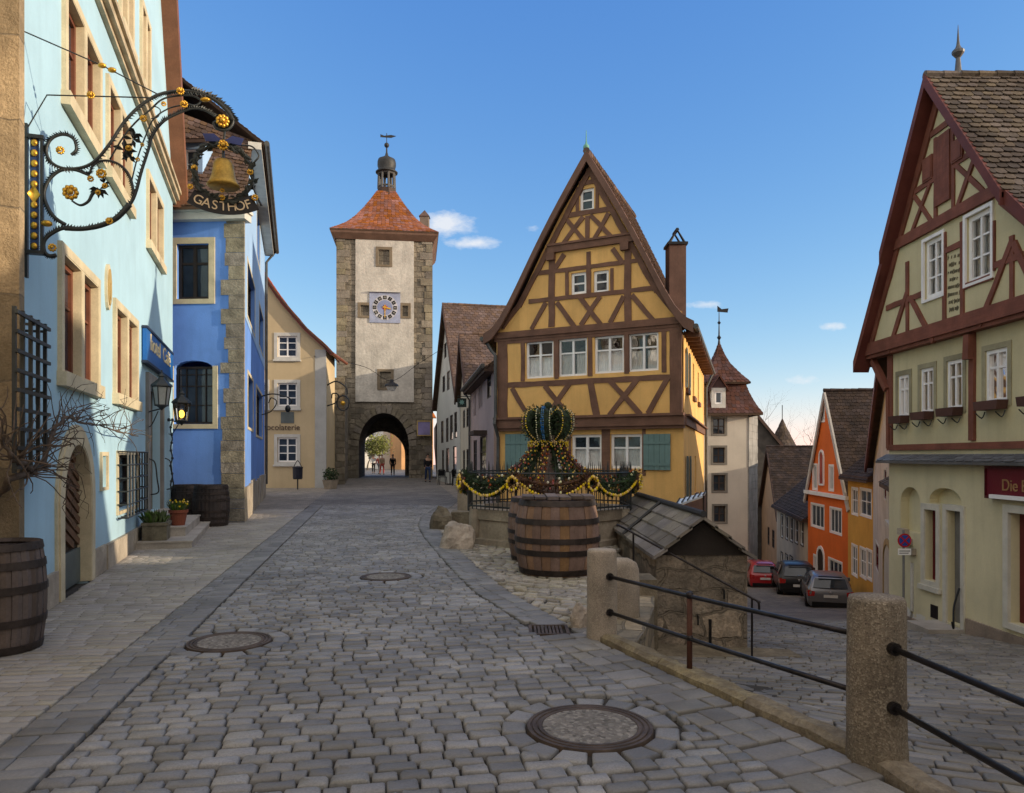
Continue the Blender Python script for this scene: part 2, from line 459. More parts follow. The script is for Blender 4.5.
stone_setts = mat('granite_setts', (.255, .246, .232), rough=.48, var=.3, vs=.8, fine=90, fvar=.45, bump=.9, bd=.006, island=.3, spec=.4)
stone_pavers = mat('sand_grey_pavers', (.34, .31, .265), rough=.75, var=.22, vs=.7, fine=80, fvar=.25, bump=.4, bd=.006, island=.13)
stone_band = mat('dark_gutter_slabs', (.215, .207, .195), rough=.62, var=.25, vs=1.3, fine=60, fvar=.3, bump=.4, bd=.006, island=.18, spec=.4)
stone_flags = mat('worn_flagstones', (.22, .208, .19), rough=.66, var=.3, vs=1.3, fine=60, fvar=.3, bump=.5, bd=.008, island=.2, spec=.4)
stone_rough = mat('rough_cobbles', (.34, .305, .25), rough=.75, var=.3, vs=1.2, fine=60, fvar=.35, bump=.6, bd=.01, island=.26)
stone_lane = mat('lane_setts', (.20, .183, .158), rough=.65, var=.3, vs=.7, fine=70, fvar=.3, bump=.5, bd=.008, island=.25, spec=.4)
joint = mat('sandy_joints', (.05, .044, .036), rough=.95, var=.35, vs=2, fine=120, fvar=.4, bump=.6, bd=.01)
sett_far = mat('setts_far', (.215, .205, .19), rough=.7, var=.25, vs=.6, fine=40, bump=.5, bd=.02, brick=(.24, .17, .014, (.07, .065, .058), .5))
paver_far = mat('pavers_far', (.31, .28, .235), rough=.75, var=.2, vs=.6, fine=40, bump=.4, bd=.015, brick=(.21, .13, .01, (.10, .09, .08), .4))
lane_far = mat('lane_setts_far', (.185, .17, .147), rough=.7, var=.25, vs=.5, fine=40, bump=.5, bd=.02, brick=(.24, .17, .014, (.055, .05, .045), .5))
soil = mat('earth', (.09, .08, .055), rough=1, var=.4, vs=.05, fine=3, bump=.3)
iron = mat('black_iron', (.022, .022, .024), rough=.5, var=.3, vs=6, fine=60, fvar=.2, bump=.15, metal=.6, spec=.5)
cast_iron = mat('rusty_cast_iron', (.115, .085, .065), rough=.6, var=.4, vs=5, fine=60, fvar=.3, bump=.4, metal=.4)

MANHOLES = [(.476, 4.53, .385), (-2.52, 6.6, .36), (-1.73, 10.15, .345)]
DRAIN = (.16, .54, 6.86, 7.24)

def setts(name, m, inside, y0, y1, x0, x1, ln, wd, axis, z=lambda x, y: 0.0, gap=.012, dome=.008, jit=.012, tilt=.006, rough_=.01, keep_out=(), corner=.1, top=.84, wv=.1, lv=.26):
    """rows of single stones laid across direction `axis`; every stone is worn and set a little differently"""
    mb = MB(); a = V(axis).normalized(); b = V((a.y, -a.x))
    cs = [V((x, y)) for x in (x0, x1) for y in (y0, y1)]
    s0, s1 = min(c.dot(a) for c in cs), max(c.dot(a) for c in cs); t0, t1 = min(c.dot(b) for c in cs), max(c.dot(b) for c in cs)
    def ok(c): return y0 <= c.y <= y1 and x0 <= c.x <= x1 and inside(c.x, c.y) and not any((c.x-k[0])**2+(c.y-k[1])**2 < (k[2]+.17)**2 for k in keep_out)
    s = s0; ri = 0
    while s < s1:
        w = wd*random.uniform(1-wv, 1+wv); ph = random.random()*9; spans = []; cur = None; t = t0
        while t < t1+.03:
            if ok(a*(s+w/2)+b*t):
                if cur is None: cur = t
            elif cur is not None:
                spans.append((cur, t)); cur = None
            t += .02
        wob = lambda tt: (.016*math.sin(tt*1.3+ph)+.012*noise.noise((tt*.8, ri*.37, 3.1)))*min(1, jit/.008)
        for ta, tb in spans:
            if tb-ta < ln*.3: continue
            t = ta; first = True
            while t < tb-.01:
                l = ln*random.uniform(1-lv, 1+lv)*(random.uniform(.5, 1) if first else 1); first = False
                if tb-(t+l) < ln*.45: l = tb-t if tb-t < ln*1.5 else (tb-t)/2
                t_ = t; t += l
                g = gap*random.uniform(.6, 1.5)/2; P = []; tz = [random.uniform(-tilt, tilt) for _ in range(4)]; hz = random.uniform(-tilt, tilt)
                gs, gt = g*1.45, g*.7; q = [(s+gs, t_+gt), (s+gs, t_+l-gt), (s+w-gs, t_+l-gt), (s+w-gs, t_+gt)]
                q = [(ss+wob(tt)+random.uniform(-jit, jit)*.5, tt+random.uniform(-jit, jit)) for ss, tt in q]
                cx_, cy_ = sum(p[0] for p in q)/4, sum(p[1] for p in q)/4; ring = []
                for k in range(4):                       # eight-sided outline: softened corners
                    p, n_ = q[k], q[(k+1) % 4]; c0, c1 = corner*random.uniform(.5, 1.5), 1-corner*random.uniform(.5, 1.5)
                    ring.append((p[0]+(n_[0]-p[0])*c0, p[1]+(n_[1]-p[1])*c0)); ring.append((p[0]+(n_[0]-p[0])*c1, p[1]+(n_[1]-p[1])*c1))
                for inset, dz in ((1.0, -.05), (1.0, -.010-dome), ((1+top)/2+.02, -.002-dome*.55), (top, 0)):
                    for k in range(8):
                        ss = cx_+(ring[k][0]-cx_)*inset; tt = cy_+(ring[k][1]-cy_)*inset; p = a*ss+b*tt
                        P.append(V((p.x, p.y, z(p.x, p.y)+dz+hz+(tz[k//2]+random.uniform(-rough_, rough_)*.35 if dz > -.02 else 0))))
                p = a*cx_+b*cy_; P.append(V((p.x, p.y, z(p.x, p.y)+hz+random.uniform(0, rough_*.3))))
                fs = [(r*8+k, r*8+(k+1) % 8, r*8+8+(k+1) % 8, r*8+8+k) for r in range(3) for k in range(8)]+[(24+k, 24+(k+1) % 8, 32) for k in range(8)]
                mb.add(P, fs, [[(0, 0)]*len(f_) for f_ in fs])
        s += w; ri += 1
    return struct(name, mb, m, smooth=True, recalc=False)

AX = (-.184, .983)
def in_drain(x, y): return DRAIN[0]-.06 < x < DRAIN[1]+.06 and DRAIN[2]-.05 < y < DRAIN[3]+.05
setts('road', stone_setts, lambda x, y: roadL(y)+.01 < x < roadR(y)-.03, 2.6, 25, -8, 2, .18, .118, AX, keep_out=MANHOLES, gap=.012, dome=.0075, jit=.004, tilt=.005, corner=.075, top=.86, lv=.27)
setts('pavement', stone_pavers, lambda x, y: wallL(y)+.03 < x < roadL(y)-.43, 2.6, 23, -9.5, -2, .2, .105, (-.10, .995), gap=.007, dome=.0015, jit=.0025, tilt=.0014, rough_=.002, corner=.04, top=.93, wv=.03, lv=.18)
setts('gutter', stone_band, lambda x, y: roadL(y)-.42 < x < roadL(y)-.005, 2.6, 25, -8, -1.5, .205, .15, AX, gap=.006, dome=.002, jit=.003, tilt=.002, rough_=.003, corner=.04, top=.94, wv=.15, lv=.1)
setts('gutter_by_fountain', stone_band, lambda x, y: roadR(y)-.01 < x < roadR(y)+.4 and y > 7.1 and not in_drain(x, y), 7, 25, -3, 1, .21, .24, (-.45, .9), gap=.009, dome=.003, jit=.004, tilt=.003, rough_=.004, corner=.05, top=.93)
setts('flagstones', stone_flags, lambda x, y: roadR(y)-.01 < x < lerp_tab(KERB, y)-.1 and y <= 7.1 and not in_drain(x, y), 2.6, 7.1, 0, 2.3, .22, .2, (.39, -.92), gap=.010, dome=.003, jit=.006, tilt=.004, rough_=.006, corner=.05, top=.92)
OCT = (.71, 14.6)
setts('fountain_paving', stone_rough, lambda x, y: roadR(y)+.41 < x < lerp_tab(KERB, y)-.04 and (x-OCT[0])**2+(y-OCT[1])**2 > 1.3 and not in_drain(x, y), 6.7, 20, -3, 2.3, .19, .14, (.5, .86), gap=.022, dome=.010, jit=.014, tilt=.008, rough_=.010, corner=.11, top=.85)
LANE_R = [(1, 7.0), (10, 7.5), (14.5, 7.7), (20, 10.2), (26, 12.9), (30, 14.5), (34, 15.4), (40, 16.1), (56, 20), (90, 33)]
setts('lane', stone_lane, lambda x, y: lerp_tab(KERB, y)+.12 < x < lerp_tab(LANE_R, y)+.4, 2.6, 15.5, .9, 8.2, .22, .15, (.35, .94), z=low_xy, gap=.012, dome=.004, jit=.007, tilt=.005, corner=.07, top=.9)

def strip(mb, fx0, fx1, ys, z, nx=1, e=0):
    rows = [[V((fx0(y)+(fx1(y)-fx0(y))*i/nx, y, 0)) for i in range(nx+1)] for y in ys]
    for r in rows:
        for p in r: p.z = z(p.x, p.y)+e
    for r, q in zip(rows, rows[1:]):
        for i in range(nx): mb.add([r[i], r[i+1], q[i+1], q[i]], [(0, 1, 2, 3)], [[(p.x, p.y) for p in (r[i], r[i+1], q[i+1], q[i])]])
fr_ = lambda a, b, n: [a+(b-a)*i/n for i in range(n+1)]
b = MB(); strip(b, lambda y: -30, lambda y: min(lerp_tab(KERB, y), 9)-.1, fr_(-30, 6.75, 40)+fr_(7, 19, 40), lambda x, y: -.032); struct('paving_bed', b, joint)
b = MB(); strip(b, lambda y: -30, lambda y: roadL(y)-.44, fr_(22.5, 40, 20), lambda x, y: -.006); struct('pavement_beyond', b, paver_far)
b = MB(); strip(b, lambda y: roadL(y)-.46, lambda y: roadR(y)+.42, fr_(24.5, 54, 40), lambda x, y: -.002)
strip(b, lambda y: -14, lambda y: -4, fr_(54, 68, 2), lambda x, y: -.002); strip(b, lambda y: -40, lambda y: 20, fr_(68, 140, 2), lambda x, y: -.002)
struct('road_beyond', b, sett_far)
b = MB(); strip(b, lambda y: roadR(y)+.43, lambda y: 3, fr_(19, 54, 40), lambda x, y: -.008); struct('terrace_paving', b, paver_far)
b = MB(); strip(b, lambda y: lerp_tab(KERB, y)+.06, lambda y: lerp_tab(LANE_R, y)+2.5, fr_(.3, 16, 80), low_xy, nx=10, e=-.045); struct('lane_bed', b, joint)
b = MB(); strip(b, lambda y: 2.2+max(0, y-19)*.2, lambda y: lerp_tab(LANE_R, y)+2.5, fr_(15.4, 90, 120), lambda x, y: low(y), nx=3, e=-.004); struct('lane_beyond', b, lane_far)

# one sheet of land out to the horizon, kept just under everything laid on it
def land(x, y):
    d = x-(lerp_tab([(0, 2.3), (7, 1.0), (10, 1.6), (19, 2.6), (30, 6), (45, 9), (90, 20)], y))
    t = min(1, max(0, (d+1.6)/1.2)); far = max(0, math.hypot(x, y-20)-120)
    return -.1*(1-t)+(low(y)-.35)*t-far*.02
b = MB(); ax = [-1500, -700, -300, -120, -60, -30]+[-26+2*i for i in range(12)]+[-2+.5*i for i in range(45)]+[22, 26, 32, 42, 60, 120, 300, 700, 1500]
ay = [-800, -300, -120, -60, -30, -15, -8, -4]+[.5*i for i in range(60)]+[30+2*i for i in range(35)]+[110, 130, 170, 250, 400, 800, 1800]
P = [V((x, y, land(x, y))) for y in ay for x in ax]; w = len(ax)
b.add(P, [(j*w+i, j*w+i+1, (j+1)*w+i+1, (j+1)*w+i) for j in range(len(ay)-1) for i in range(w-1)]); struct('ground', b, soil)

# retaining wall between the square and the sunken lane
rubble = mat('rubble_stone', (.36, .30, .21), rough=.9, var=.35, vs=1.6, fine=18, fvar=.4, bump=.9, bd=.03, brick=(.42, .22, .018, (.15, .13, .10), .9), streak=.35)
b = MB(); ks = [(y, x) for y, x in KERB if 6.7 < y < 17]
ks = [(.82, 6.78), (.97, 7.2), (1.27, 8.3), (1.52, 9.6), (1.52, 13.0)]
for p, q in zip(ks, ks[1:]):
    f = Fr(q, p); boxf(b, f, 0, f.len, -1.9, -.03, -.32, -.0)
o = part('retaining_wall', b, rubble); tag(o, 'low rough stone retaining wall dropping from the square to the sunken lane behind the short bollard', 'wall')

sandstone = mat('mossy_sandstone_kerb', (.30, .24, .18), rough=.95, var=.45, vs=4.5, fine=30, fvar=.6, bump=1.0, bd=.02, island=.12, hue=(.27, .225, .155))
b = MB(); kp = [(2.28, .4), (2.24, 2.0), (1.99, 4.0), (.82, 6.75)]
for p, q in zip(kp, kp[1:]):
    f = Fr(p, q); n = max(1, round(f.len/.95))
    for i in range(n):
        u0, u1 = f.len*i/n+.004, f.len*(i+1)/n-.004; m_ = 7; P = []
        for j in range(m_+1):
            u = u0+(u1-u0)*j/m_; jj = [random.uniform(-.008, .008) for _ in range(6)]
            P += [f.pt(u, -.3, .10), f.pt(u, .025+jj[0], .10+jj[1]), f.pt(u, .05+jj[2], .07+jj[3]), f.pt(u, .055+jj[4], -.04), f.pt(u, .03+jj[5], -.08+jj[1]), f.pt(u, -.5, -.09)]
        fs = [(j*6+k, j*6+k+1, j*6+7+k, j*6+6+k) for j in range(m_) for k in range(5)]+[(0, 1, 2, 3, 4, 5), tuple(m_*6+k for k in range(6))]
        b.add(P, fs)
struct('kerb', b, sandstone, smooth=False)

# manhole covers and drain
concrete = mat('pebble_concrete', (.21, .19, .165), rough=.9, var=.25, vs=4, fine=60, fvar=.4, bump=.9, bd=.012, speck=(42, (.38, .35, .3), .6))
for i, (x, y, r) in enumerate(MANHOLES):
    t = thing('manhole_cover', ['large round manhole cover nearest the short kerb rail, with pale cobbled centre', 'round manhole cover in the road beside the dark left gutter band', 'smallest round manhole cover, in the middle of the road before the fountain'][i], 'manhole cover', (x, y, 0), 'manhole covers in the cobbled road')
    m1 = MB(); lathe(m1, [(r*.76, -.02), (r*.76, .001), (r*.775, .004), (r*.82, .004), (r*.83, -.004), (r*.85, -.004), (r*.86, .004), (r*.91, .004), (r*.92, -.005), (r*.935, -.005), (r*.945, .003), (r*.995, .002), (r*1.01, -.03)], (x, y, 0), 48, closed=False)
    part('rim', m1, cast_iron, t, smooth=False)
    m2 = MB(); lathe(m2, [(r*.755, -.02), (r*.752, .0), (.001, .003)], (x, y, 0), 40); part('concrete_core', m2, concrete, t)
    b = MB()
    for k in range(int(2*PI*(r+.1)/.2)):                                # wedge stones around the frame
        n_ = int(2*PI*(r+.1)/.2); a0 = 2*PI*k/n_+.03; a1 = 2*PI*(k+1)/n_-.03; z_ = random.uniform(-.006, .002); P = []
        for ins, zz in ((0, -.05), (0, -.014), (.012, -.003), (.035, 0)):
            for rr, aa in ((r+.015+ins, a0+ins*1.5), (r+.015+ins, a1-ins*1.5), (r+.16-ins, a1-ins*1.5), (r+.16-ins, a0+ins*1.5)):
                P.append(V((x+rr*math.cos(aa), y+rr*math.sin(aa), zz+z_)))
        b.add(P, [(q*4+j, q*4+(j+1) % 4, q*4+4+(j+1) % 4, q*4+4+j) for q in range(3) for j in range(4)]+[(12, 13, 14, 15)])
    struct('road', b, stone_setts, smooth=True)
t = thing('drain_grate', 'small rectangular rusty drain grate at the end of the gutter before the bollard', 'drain grate', (.35, 7.05, 0))
b = MB(); f = Fr((DRAIN[0], DRAIN[2]), (DRAIN[1], DRAIN[2])); L = f.len; D = DRAIN[3]-DRAIN[2]
for u0, u1, d0, d1 in ((0, .03, 0, D), (L-.03, L, 0, D), (.03, L-.03, 0, .03), (.03, L-.03, D-.03, D)): boxf(b, f, u0, u1, -.05, .002, -d1, -d0)
part('rim', b, cast_iron, t)
b = MB()
for i in range(8): u = .05+i*(L-.1)/8; boxf(b, f, u, u+.022, -.03, -.002, -D+.03, -.03)
boxf(b, f, .03, L-.03, -.06, -.04, -D+.03, -.03); part('bars', b, cast_iron, t)
# ------------------------------------------------------------------ shared building materials
pale_blue = mat('pale_blue_plaster', (.385, .585, .70), rough=.9, var=.07, vs=.8, fine=35, fvar=.06, bump=.3, bd=.01, streak=.14, dirt=(.2, 1.0, .45, (.25, .28, .27)))
cream_stone = mat('cream_sandstone_trim', (.60, .52, .35), rough=.85, var=.16, vs=2.5, fine=50, fvar=.22, bump=.4, bd=.008)
plinth_stone = mat('grey_plinth_stone', (.40, .345, .27), rough=.9, var=.3, vs=2, fine=30, fvar=.3, bump=.7, bd=.02, streak=.3)
quoin_stone = mat('grey_brown_quoins', (.30, .265, .21), rough=.95, var=.35, vs=4, fine=22, fvar=.5, bump=1.0, bd=.03, island=.16)
ashlar = mat('warm_ashlar', (.42, .325, .205), rough=.95, var=.3, vs=3, fine=45, fvar=.5, bump=1.0, bd=.02, brick=(1.9, .8, .008, (.25, .2, .14), .2), streak=.3)
red_wood = mat('red_brown_window_wood', (.16, .055, .03), rough=.55, var=.2, vs=4, fine=50, bump=.15)
dark_wood = mat('dark_stained_wood', (.045, .03, .022), rough=.6, var=.3, vs=5, fine=60, bump=.3, grain=-.6)
white_paint = mat('white_painted_wood', (.82, .81, .79), rough=.5, var=.05, vs=4, fine=60, fvar=.06, bump=.08)
cream_trim = mat('cream_painted_trim', (.60, .57, .48), rough=.6, var=.1, vs=4, fine=60, fvar=.12, bump=.15, streak=.15)
pale_trim = mat('pale_grey_trim', (.55, .54, .5), rough=.8, var=.1, vs=3, fine=40, fvar=.1, bump=.2)
brown_board = mat('brown_verge_board', (.22, .095, .05), rough=.7, var=.18, vs=3, fine=40, bump=.2, grain=-.35)
dark_glass = glass_mat('dark_window_glass')
sun_glass = glass_mat('mirror_wavy_glass', mirror=2.8)  # mirror-like index, added so panes throw sun onto facing walls
lit_glass = glass_mat('see_through_glass', see=1)
gold = mat('gilded_metal', (.75, .43, .06), rough=.35, var=.25, vs=14, fine=80, fvar=.25, bump=.3, bd=.005, metal=.75)
blue_sign = mat('blue_enamel', (.02, .13, .42), rough=.35, var=.1, vs=2, bump=.05)
tile_brown = mat('brown_roof_tiles', (.125, .075, .052), rough=.85, var=.35, vs=.8, fine=30, fvar=.35, bump=.5, bd=.01, island=.32)
tile_dark = mat('dark_weathered_tiles', (.068, .046, .037), rough=.85, var=.4, vs=.9, fine=28, fvar=.4, bump=.5, bd=.01, island=.32, hue=(.088, .066, .048))
tile_mottled = mat('mottled_brown_tiles', (.095, .068, .054), rough=.85, var=.45, vs=.9, fine=28, fvar=.5, bump=.6, bd=.012, island=.42, hue=(.125, .098, .07))  # lighter, more varied brown than the dark tiles
tile_orange = mat('orange_roof_tiles', (.40, .12, .045), rough=.85, var=.25, vs=.5, fine=25, fvar=.25, bump=.4, bd=.01, island=.25)
deck_wood = mat('roof_boards', (.09, .055, .035), rough=.85, var=.25, vs=3, fine=30, bump=.2)
gutter_metal = mat('patinated_gutter', (.10, .10, .095), rough=.45, var=.25, vs=5, fine=40, bump=.1, metal=.5)
wrought = mat('painted_wrought_iron', (.018, .022, .022), rough=.45, var=.3, vs=9, fine=80, bump=.2, spec=.5)

# ------------------------------------------------------------------ pale blue gabled inn, along the left
L = Fr((-4.568, 6.6), (-8.39, 18.3)); L1 = 12.3
inn = thing('gabled_inn', 'tall pale blue gabled inn with cream window surrounds and arched cellar door', 'building', (-6.5, 12.4, 0))
win = []
for x0, x1, z0, z1, xm in ((60, 95, 2.62, 3.98, 0), (114, 135, 2.62, 3.96, 0), (64, 97, 5.88, 7.12, 0), (107, 128.5, 5.9, 7.14, 0), (147, 161, 5.86, 7.12, 0), (119.5, 130.5, 8.62, 10.05, 0), (140.5, 148, 8.62, 10.05, 0)):
    a, b_ = sorted((L.u(x0), L.u(x1))); g = .14; m_ = (a+b_)/2
    win.append(((a, m_-g/2, z0, z1), (m_+g/2, b_, z0, z1)))
door_u = (L.u(60.5), L.u(88)); dz = arch(door_u[0], door_u[1], -.05, 1.12, .69)
small_w = L.rect(100.5, 106, 456, 487); grill_w = L.rect(117, 137, 455, 508); ent = (L.u(147.5), L.u(160), .5, 3.05)
holes = [rect(r) for p in win for r in p]+[dz, rect(small_w), rect(grill_w), rect(ent)]
b = MB(); wall(b, L, [(.2, -.3), (L1, -.3), (L1, 8.35), (L1/2+.1, 18.7), (.2, 9.0)], holes, depth=.15)
bk = L.off(-12)
b.quad(L.pt(L1, -.3), bk.pt(L1, -.3), bk.pt(L1, 8.35), L.pt(L1, 8.35)); b.quad(bk.pt(.3, -.3), bk.pt(L1, -.3), bk.pt(L1, 8.35), bk.pt(.3, 8.35))
b.quad(L.pt(.3, -.3), bk.pt(.3, -.3), bk.pt(.3, 9), L.pt(.3, 9)); part('wall', b, pale_blue, inn, recalc=False)
for p in win:
    s = MB(); u0, u1, z0, z1 = p[0][0], p[1][1], p[0][2], p[0][3]; k = .115
    for a, b_, c, d in ((u0-k, u0-.004, z0-.02, z1+k), (u1+.004, u1+k, z0-.02, z1+k), (u0-.004, u1+.004, z1+.004, z1+k), (p[0][1]+.004, p[1][0]-.004, z0, z1)):
        boxf(s, L, a, b_, c, d, -.2, .05)
    boxf(s, L, u0-k-.03, u1+k+.03, z0-.17, z0-.004, -.1, .1)
    for r in p:
        for a, b_, c, d in ((r[0]-.003, r[0]+.014, z0, z1), (r[1]-.014, r[1]+.003, z0, z1), (r[0]+.014, r[1]-.014, z1-.014, z1+.003)): boxf(s, L, a, b_, c, d, -.12, .046)
    so = part('window_surround', s, cream_stone, inn)
    for r in p: window(inn, L, (r[0]+.015, r[1]-.015, z0, z1-.015), nx=1, rows=(.62,), depth=.10, fw=.07, frame=red_wood, pane=sun_glass)
# cellar door: arched stone surround and a leaf of slanting boards
s = MB(); c = sum(door_u)/2
for r0, r1, o in ((.70, .88, .05), (.88, .93, .03)):
    P = [(door_u[0]-(r0-.7), 0), *[(c+r0*math.cos(PI-PI*i/14), 1.12+(r0-.01)*math.sin(PI-PI*i/14)) for i in range(15)], (door_u[1]+(r0-.7), 0)]
    Q = [(door_u[0]-(r1-.7), 0), *[(c+r1*math.cos(PI-PI*i/14), 1.12+(r1-.01)*math.sin(PI-PI*i/14)) for i in range(15)], (door_u[1]+(r1-.7), 0)]
    for i in range(16): prism(s, L, [P[i], P[i+1], Q[i+1], Q[i]], -.03, o)
part('door_surround', s, cream_stone, inn); s = MB()
hwd = (door_u[1]-door_u[0])/2
for i in range(16):
    P = [(door_u[0], 0), *[(c+hwd*math.cos(PI-PI*i_/14), 1.12+.69*math.sin(PI-PI*i_/14)) for i_ in range(15)], (door_u[1], 0)]
    Q = [(c+(u-c)*.975, 1.12+(z-1.12)*.975 if z > 1.12 else z) for u, z in P]
    prism(s, L, [Q[i], Q[i+1], P[i+1], P[i]], -.14, .045)
part('door_reveal', s, cream_stone, inn)
d_ = MB(); Ld = L.off(-.12); prism(d_, Ld, arch(door_u[0], door_u[1], .0, 1.12, .69), -.05, .0); cd = part('cellar_door', d_, dark_wood, inn)
d_ = MB()
for i in range(-9, 16):
    z_ = i*.14; p, q = (door_u[0]+.05, z_+.62), (door_u[1]-.05, z_+.1)
    zt = lambda u: 1.12+.69*math.sqrt(max(0, 1-((u-c)/.70)**2))-.04
    pts = [(p[0]+(q[0]-p[0])*t/12, p[1]+(q[1]-p[1])*t/12) for t in range(13)]; pts = [x for x in pts if .5 < x[1] < zt(x[0])]
    if len(pts) > 1: beamf(d_, Ld, pts[0], pts[-1], .085, .0, .03)
part('slanting_boards', d_, mat('weathered_door_boards', (.16, .085, .045), rough=.7, var=.3, vs=5, fine=50, bump=.3, grain=.5), cd)
d_ = MB(); boxf(d_, Ld, door_u[0]+.02, door_u[1]-.02, .01, .45, .002, .035); part('kick_plate', d_, mat('grey_green_metal', (.12, .15, .15), rough=.5, var=.2, metal=.4), cd)
window(inn, L, small_w, nx=1, rows=(), depth=.12, frame=cream_stone, pane=dark_glass, surround=(.06, cream_stone, .03))
w_ = window(inn, L, grill_w, nx=2, rows=(.5,), depth=.2, frame=dark_wood, pane=dark_glass, surround=(.07, cream_stone, .03))
b = MB(); u0, u1, z0, z1 = grill_w
for i in range(8): u = u0-.05+(u1-u0+.1)*i/7; tube(b, [L.pt(u, z0-.1, .02), L.pt(u, z0-.1, .16), L.pt(u, z1+.05, .16), L.pt(u, z1+.05, .02)], .013, 5)
for i in range(6): z_ = z0-.1+(z1-z0+.15)*i/5; tube(b, [L.pt(u0-.07, z_, .02), L.pt(u0-.07, z_, .165), L.pt(u1+.07, z_, .165), L.pt(u1+.07, z_, .02)], .013, 5)
part('window_grille', b, wrought, w_, recalc=False)
b = MB(); u0, u1 = ent[0], ent[1]
for a, b_, c_, d in ((u0-.25, u0-.004, 0, 3.28), (u1+.004, u1+.22, 0, 3.28), (u0-.004, u1+.004, 3.054, 3.28)): boxf(b, L, a, b_, c_, d, -.2, .06)
part('entrance_surround', b, mat('grey_stone_doorcase', (.26, .25, .23), rough=.85, var=.2, vs=2, fine=40, bump=.4), inn)
b = MB(); boxf(b, L, u0, u1, .5, 3.05, -.24, -.2); ed = part('entrance_door', b, dark_wood, inn)
b = MB()
for i in range(2):
    for j in range(3): a = u0+.12+i*(u1-u0)/2; boxf(b, L, a, a+(u1-u0)/2-.24, .65+j*.8, 1.3+j*.8, -.2, -.17)
part('door_panels', b, red_wood, ed)
# plinth, string course, verge
b = MB(); segs = [(.5, door_u[0]-.24), (door_u[1]+.24, u0-.26), (u1+.23, L1)]
for a, b_ in segs:
    n = max(1, round((b_-a)/.75))
    for i in range(n): boxf(b, L, a+(b_-a)*i/n+.004, a+(b_-a)*(i+1)/n-.004, -.3, .36+random.uniform(-.02, .02), -.05, .045+random.uniform(-.008, .012))
part('plinth', b, plinth_stone, inn)
b = MB()
for z0, z1, o in ((7.92, 8.0, .07), (8.001, 8.12, .15), (8.121, 8.2, .2)): boxf(b, L, .2, L1+.25, z0, z1, -.1, o)
part('string_course', b, mat('buff_cornice_stone', (.50, .42, .29), rough=.9, var=.25, vs=3, fine=40, fvar=.35, bump=.6, bd=.015), inn)
b = MB()
beamf(b, L, (L1+.32, 7.95), (L1/2+.1, 18.7), .34, -.35, .32); beamf(b, L, (.0, 8.6), (L1/2+.1, 18.7), .34, -.35, .32)
part('verge_board', b, brown_board, inn)
ap = V((L1/2+.1, 18.8)); rs = []
for e in (L1+.5, -.4):
    rs.append(bil(L.pt(e, 7.9, .3), bk.pt(e, 7.9, 0), L.pt(ap.x, ap.y+.1, .3), bk.pt(ap.x, ap.y+.1, 0)))
roof(inn, rs, tile_brown, deck_wood, tw=.4, row=.33)
b = MB(); ov = L.uv(106.5, 287)
prism(b, L, [(ov[0]+.15*math.cos(i*PI/8), ov[1]+.34*math.sin(i*PI/8)) for i in range(16)], -.01, .04); pl = part('plaque', b, cream_stone, inn)
b = MB(); prism(b, L, [(ov[0]+.11*math.cos(i*PI/8), ov[1]+.27*math.sin(i*PI/8)) for i in range(16)], .041, .055); prism(b, L, [(ov[0]+.06*math.cos(i*PI/4), ov[1]-.06+.13*math.sin(i*PI/4)) for i in range(8)], .056, .065); part('relief', b, mat('ochre_relief', (.42, .3, .12), rough=.8), pl)

# blue hotel board
hs = thing('hotel_sign', 'blue board with cream lettering fixed over the entrance of the pale blue inn', 'sign', L.pt(9.5, 3.4, .1)[:])
b = MB(); boxf(b, L, 7.62, 11.55, 3.45, 4.05, .02, .09); part('board', b, blue_sign, hs)
b = MB()
for a, b_, c_, d in ((7.6, 11.57, 4.052, 4.10), (7.6, 11.57, 3.40, 3.448)): boxf(b, L, a, b_, c_, d, .01, .11)
part('frame', b, mat('dark_sign_edge', (.02, .03, .06), rough=.5), hs)
text('hotel  Café', L, 9.55, 3.7, .46, mat('cream_paint', (.92, .76, .42), rough=.6, var=.05, bump=0), hs, out=.096, sx=1.45)

# stone pier and the house it belongs to, nearest on the left edge
sh = thing('stone_house', 'warm stone corner pier of the house at the left edge of the picture', 'building', (-6.0, 5.0, 0))
b = MB(); boxf(b, L, .18, .33, -.3, 13, -1.4, .10); boxf(b, L, .16, .36, -.3, .42, -1.4, .13); part('corner_pier', b, ashlar, sh)
SH = Fr((-4.3+.236*4.6, 6.4-.972*4.9), (-4.95, 6.4)); b = MB(); shw = [(u, u+1.1, z, z+1.5) for u in (.5, 2.0, 3.5) for z in (1.3, 3.7, 6.2)]  # unseen wall, turned, windowed and made cream to throw sunlight across the square
wall(b, SH, [(0, -.3), (SH.len, -.3), (SH.len, 9.5), (0, 9.5)], [rect(r) for r in shw], .12)
for u in (0, SH.len): b.quad(SH.pt(u, -.3), SH.pt(u, -.3, -8), SH.pt(u, 9.5, -8), SH.pt(u, 9.5))
part('wall', b, mat('warm_cream_plaster', (.55, .47, .33), rough=.9, var=.08, bump=.2), sh)
for r in shw: window(sh, SH, r, nx=2, rows=(.6,), depth=.08, frame=white_paint, pane=sun_glass, surround=(.1, cream_stone, .03))
roof(sh, [bil(SH.pt(-.3, 9.3, .4), SH.pt(SH.len, 9.3, .4), SH.pt(-.3, 14, -4), SH.pt(SH.len, 14, -4)), bil(SH.pt(-.3, 9.3, -8.4), SH.pt(SH.len, 9.3, -8.4), SH.pt(-.3, 14, -4), SH.pt(SH.len, 14, -4))], tile_brown, deck_wood, tw=.4, row=.33)

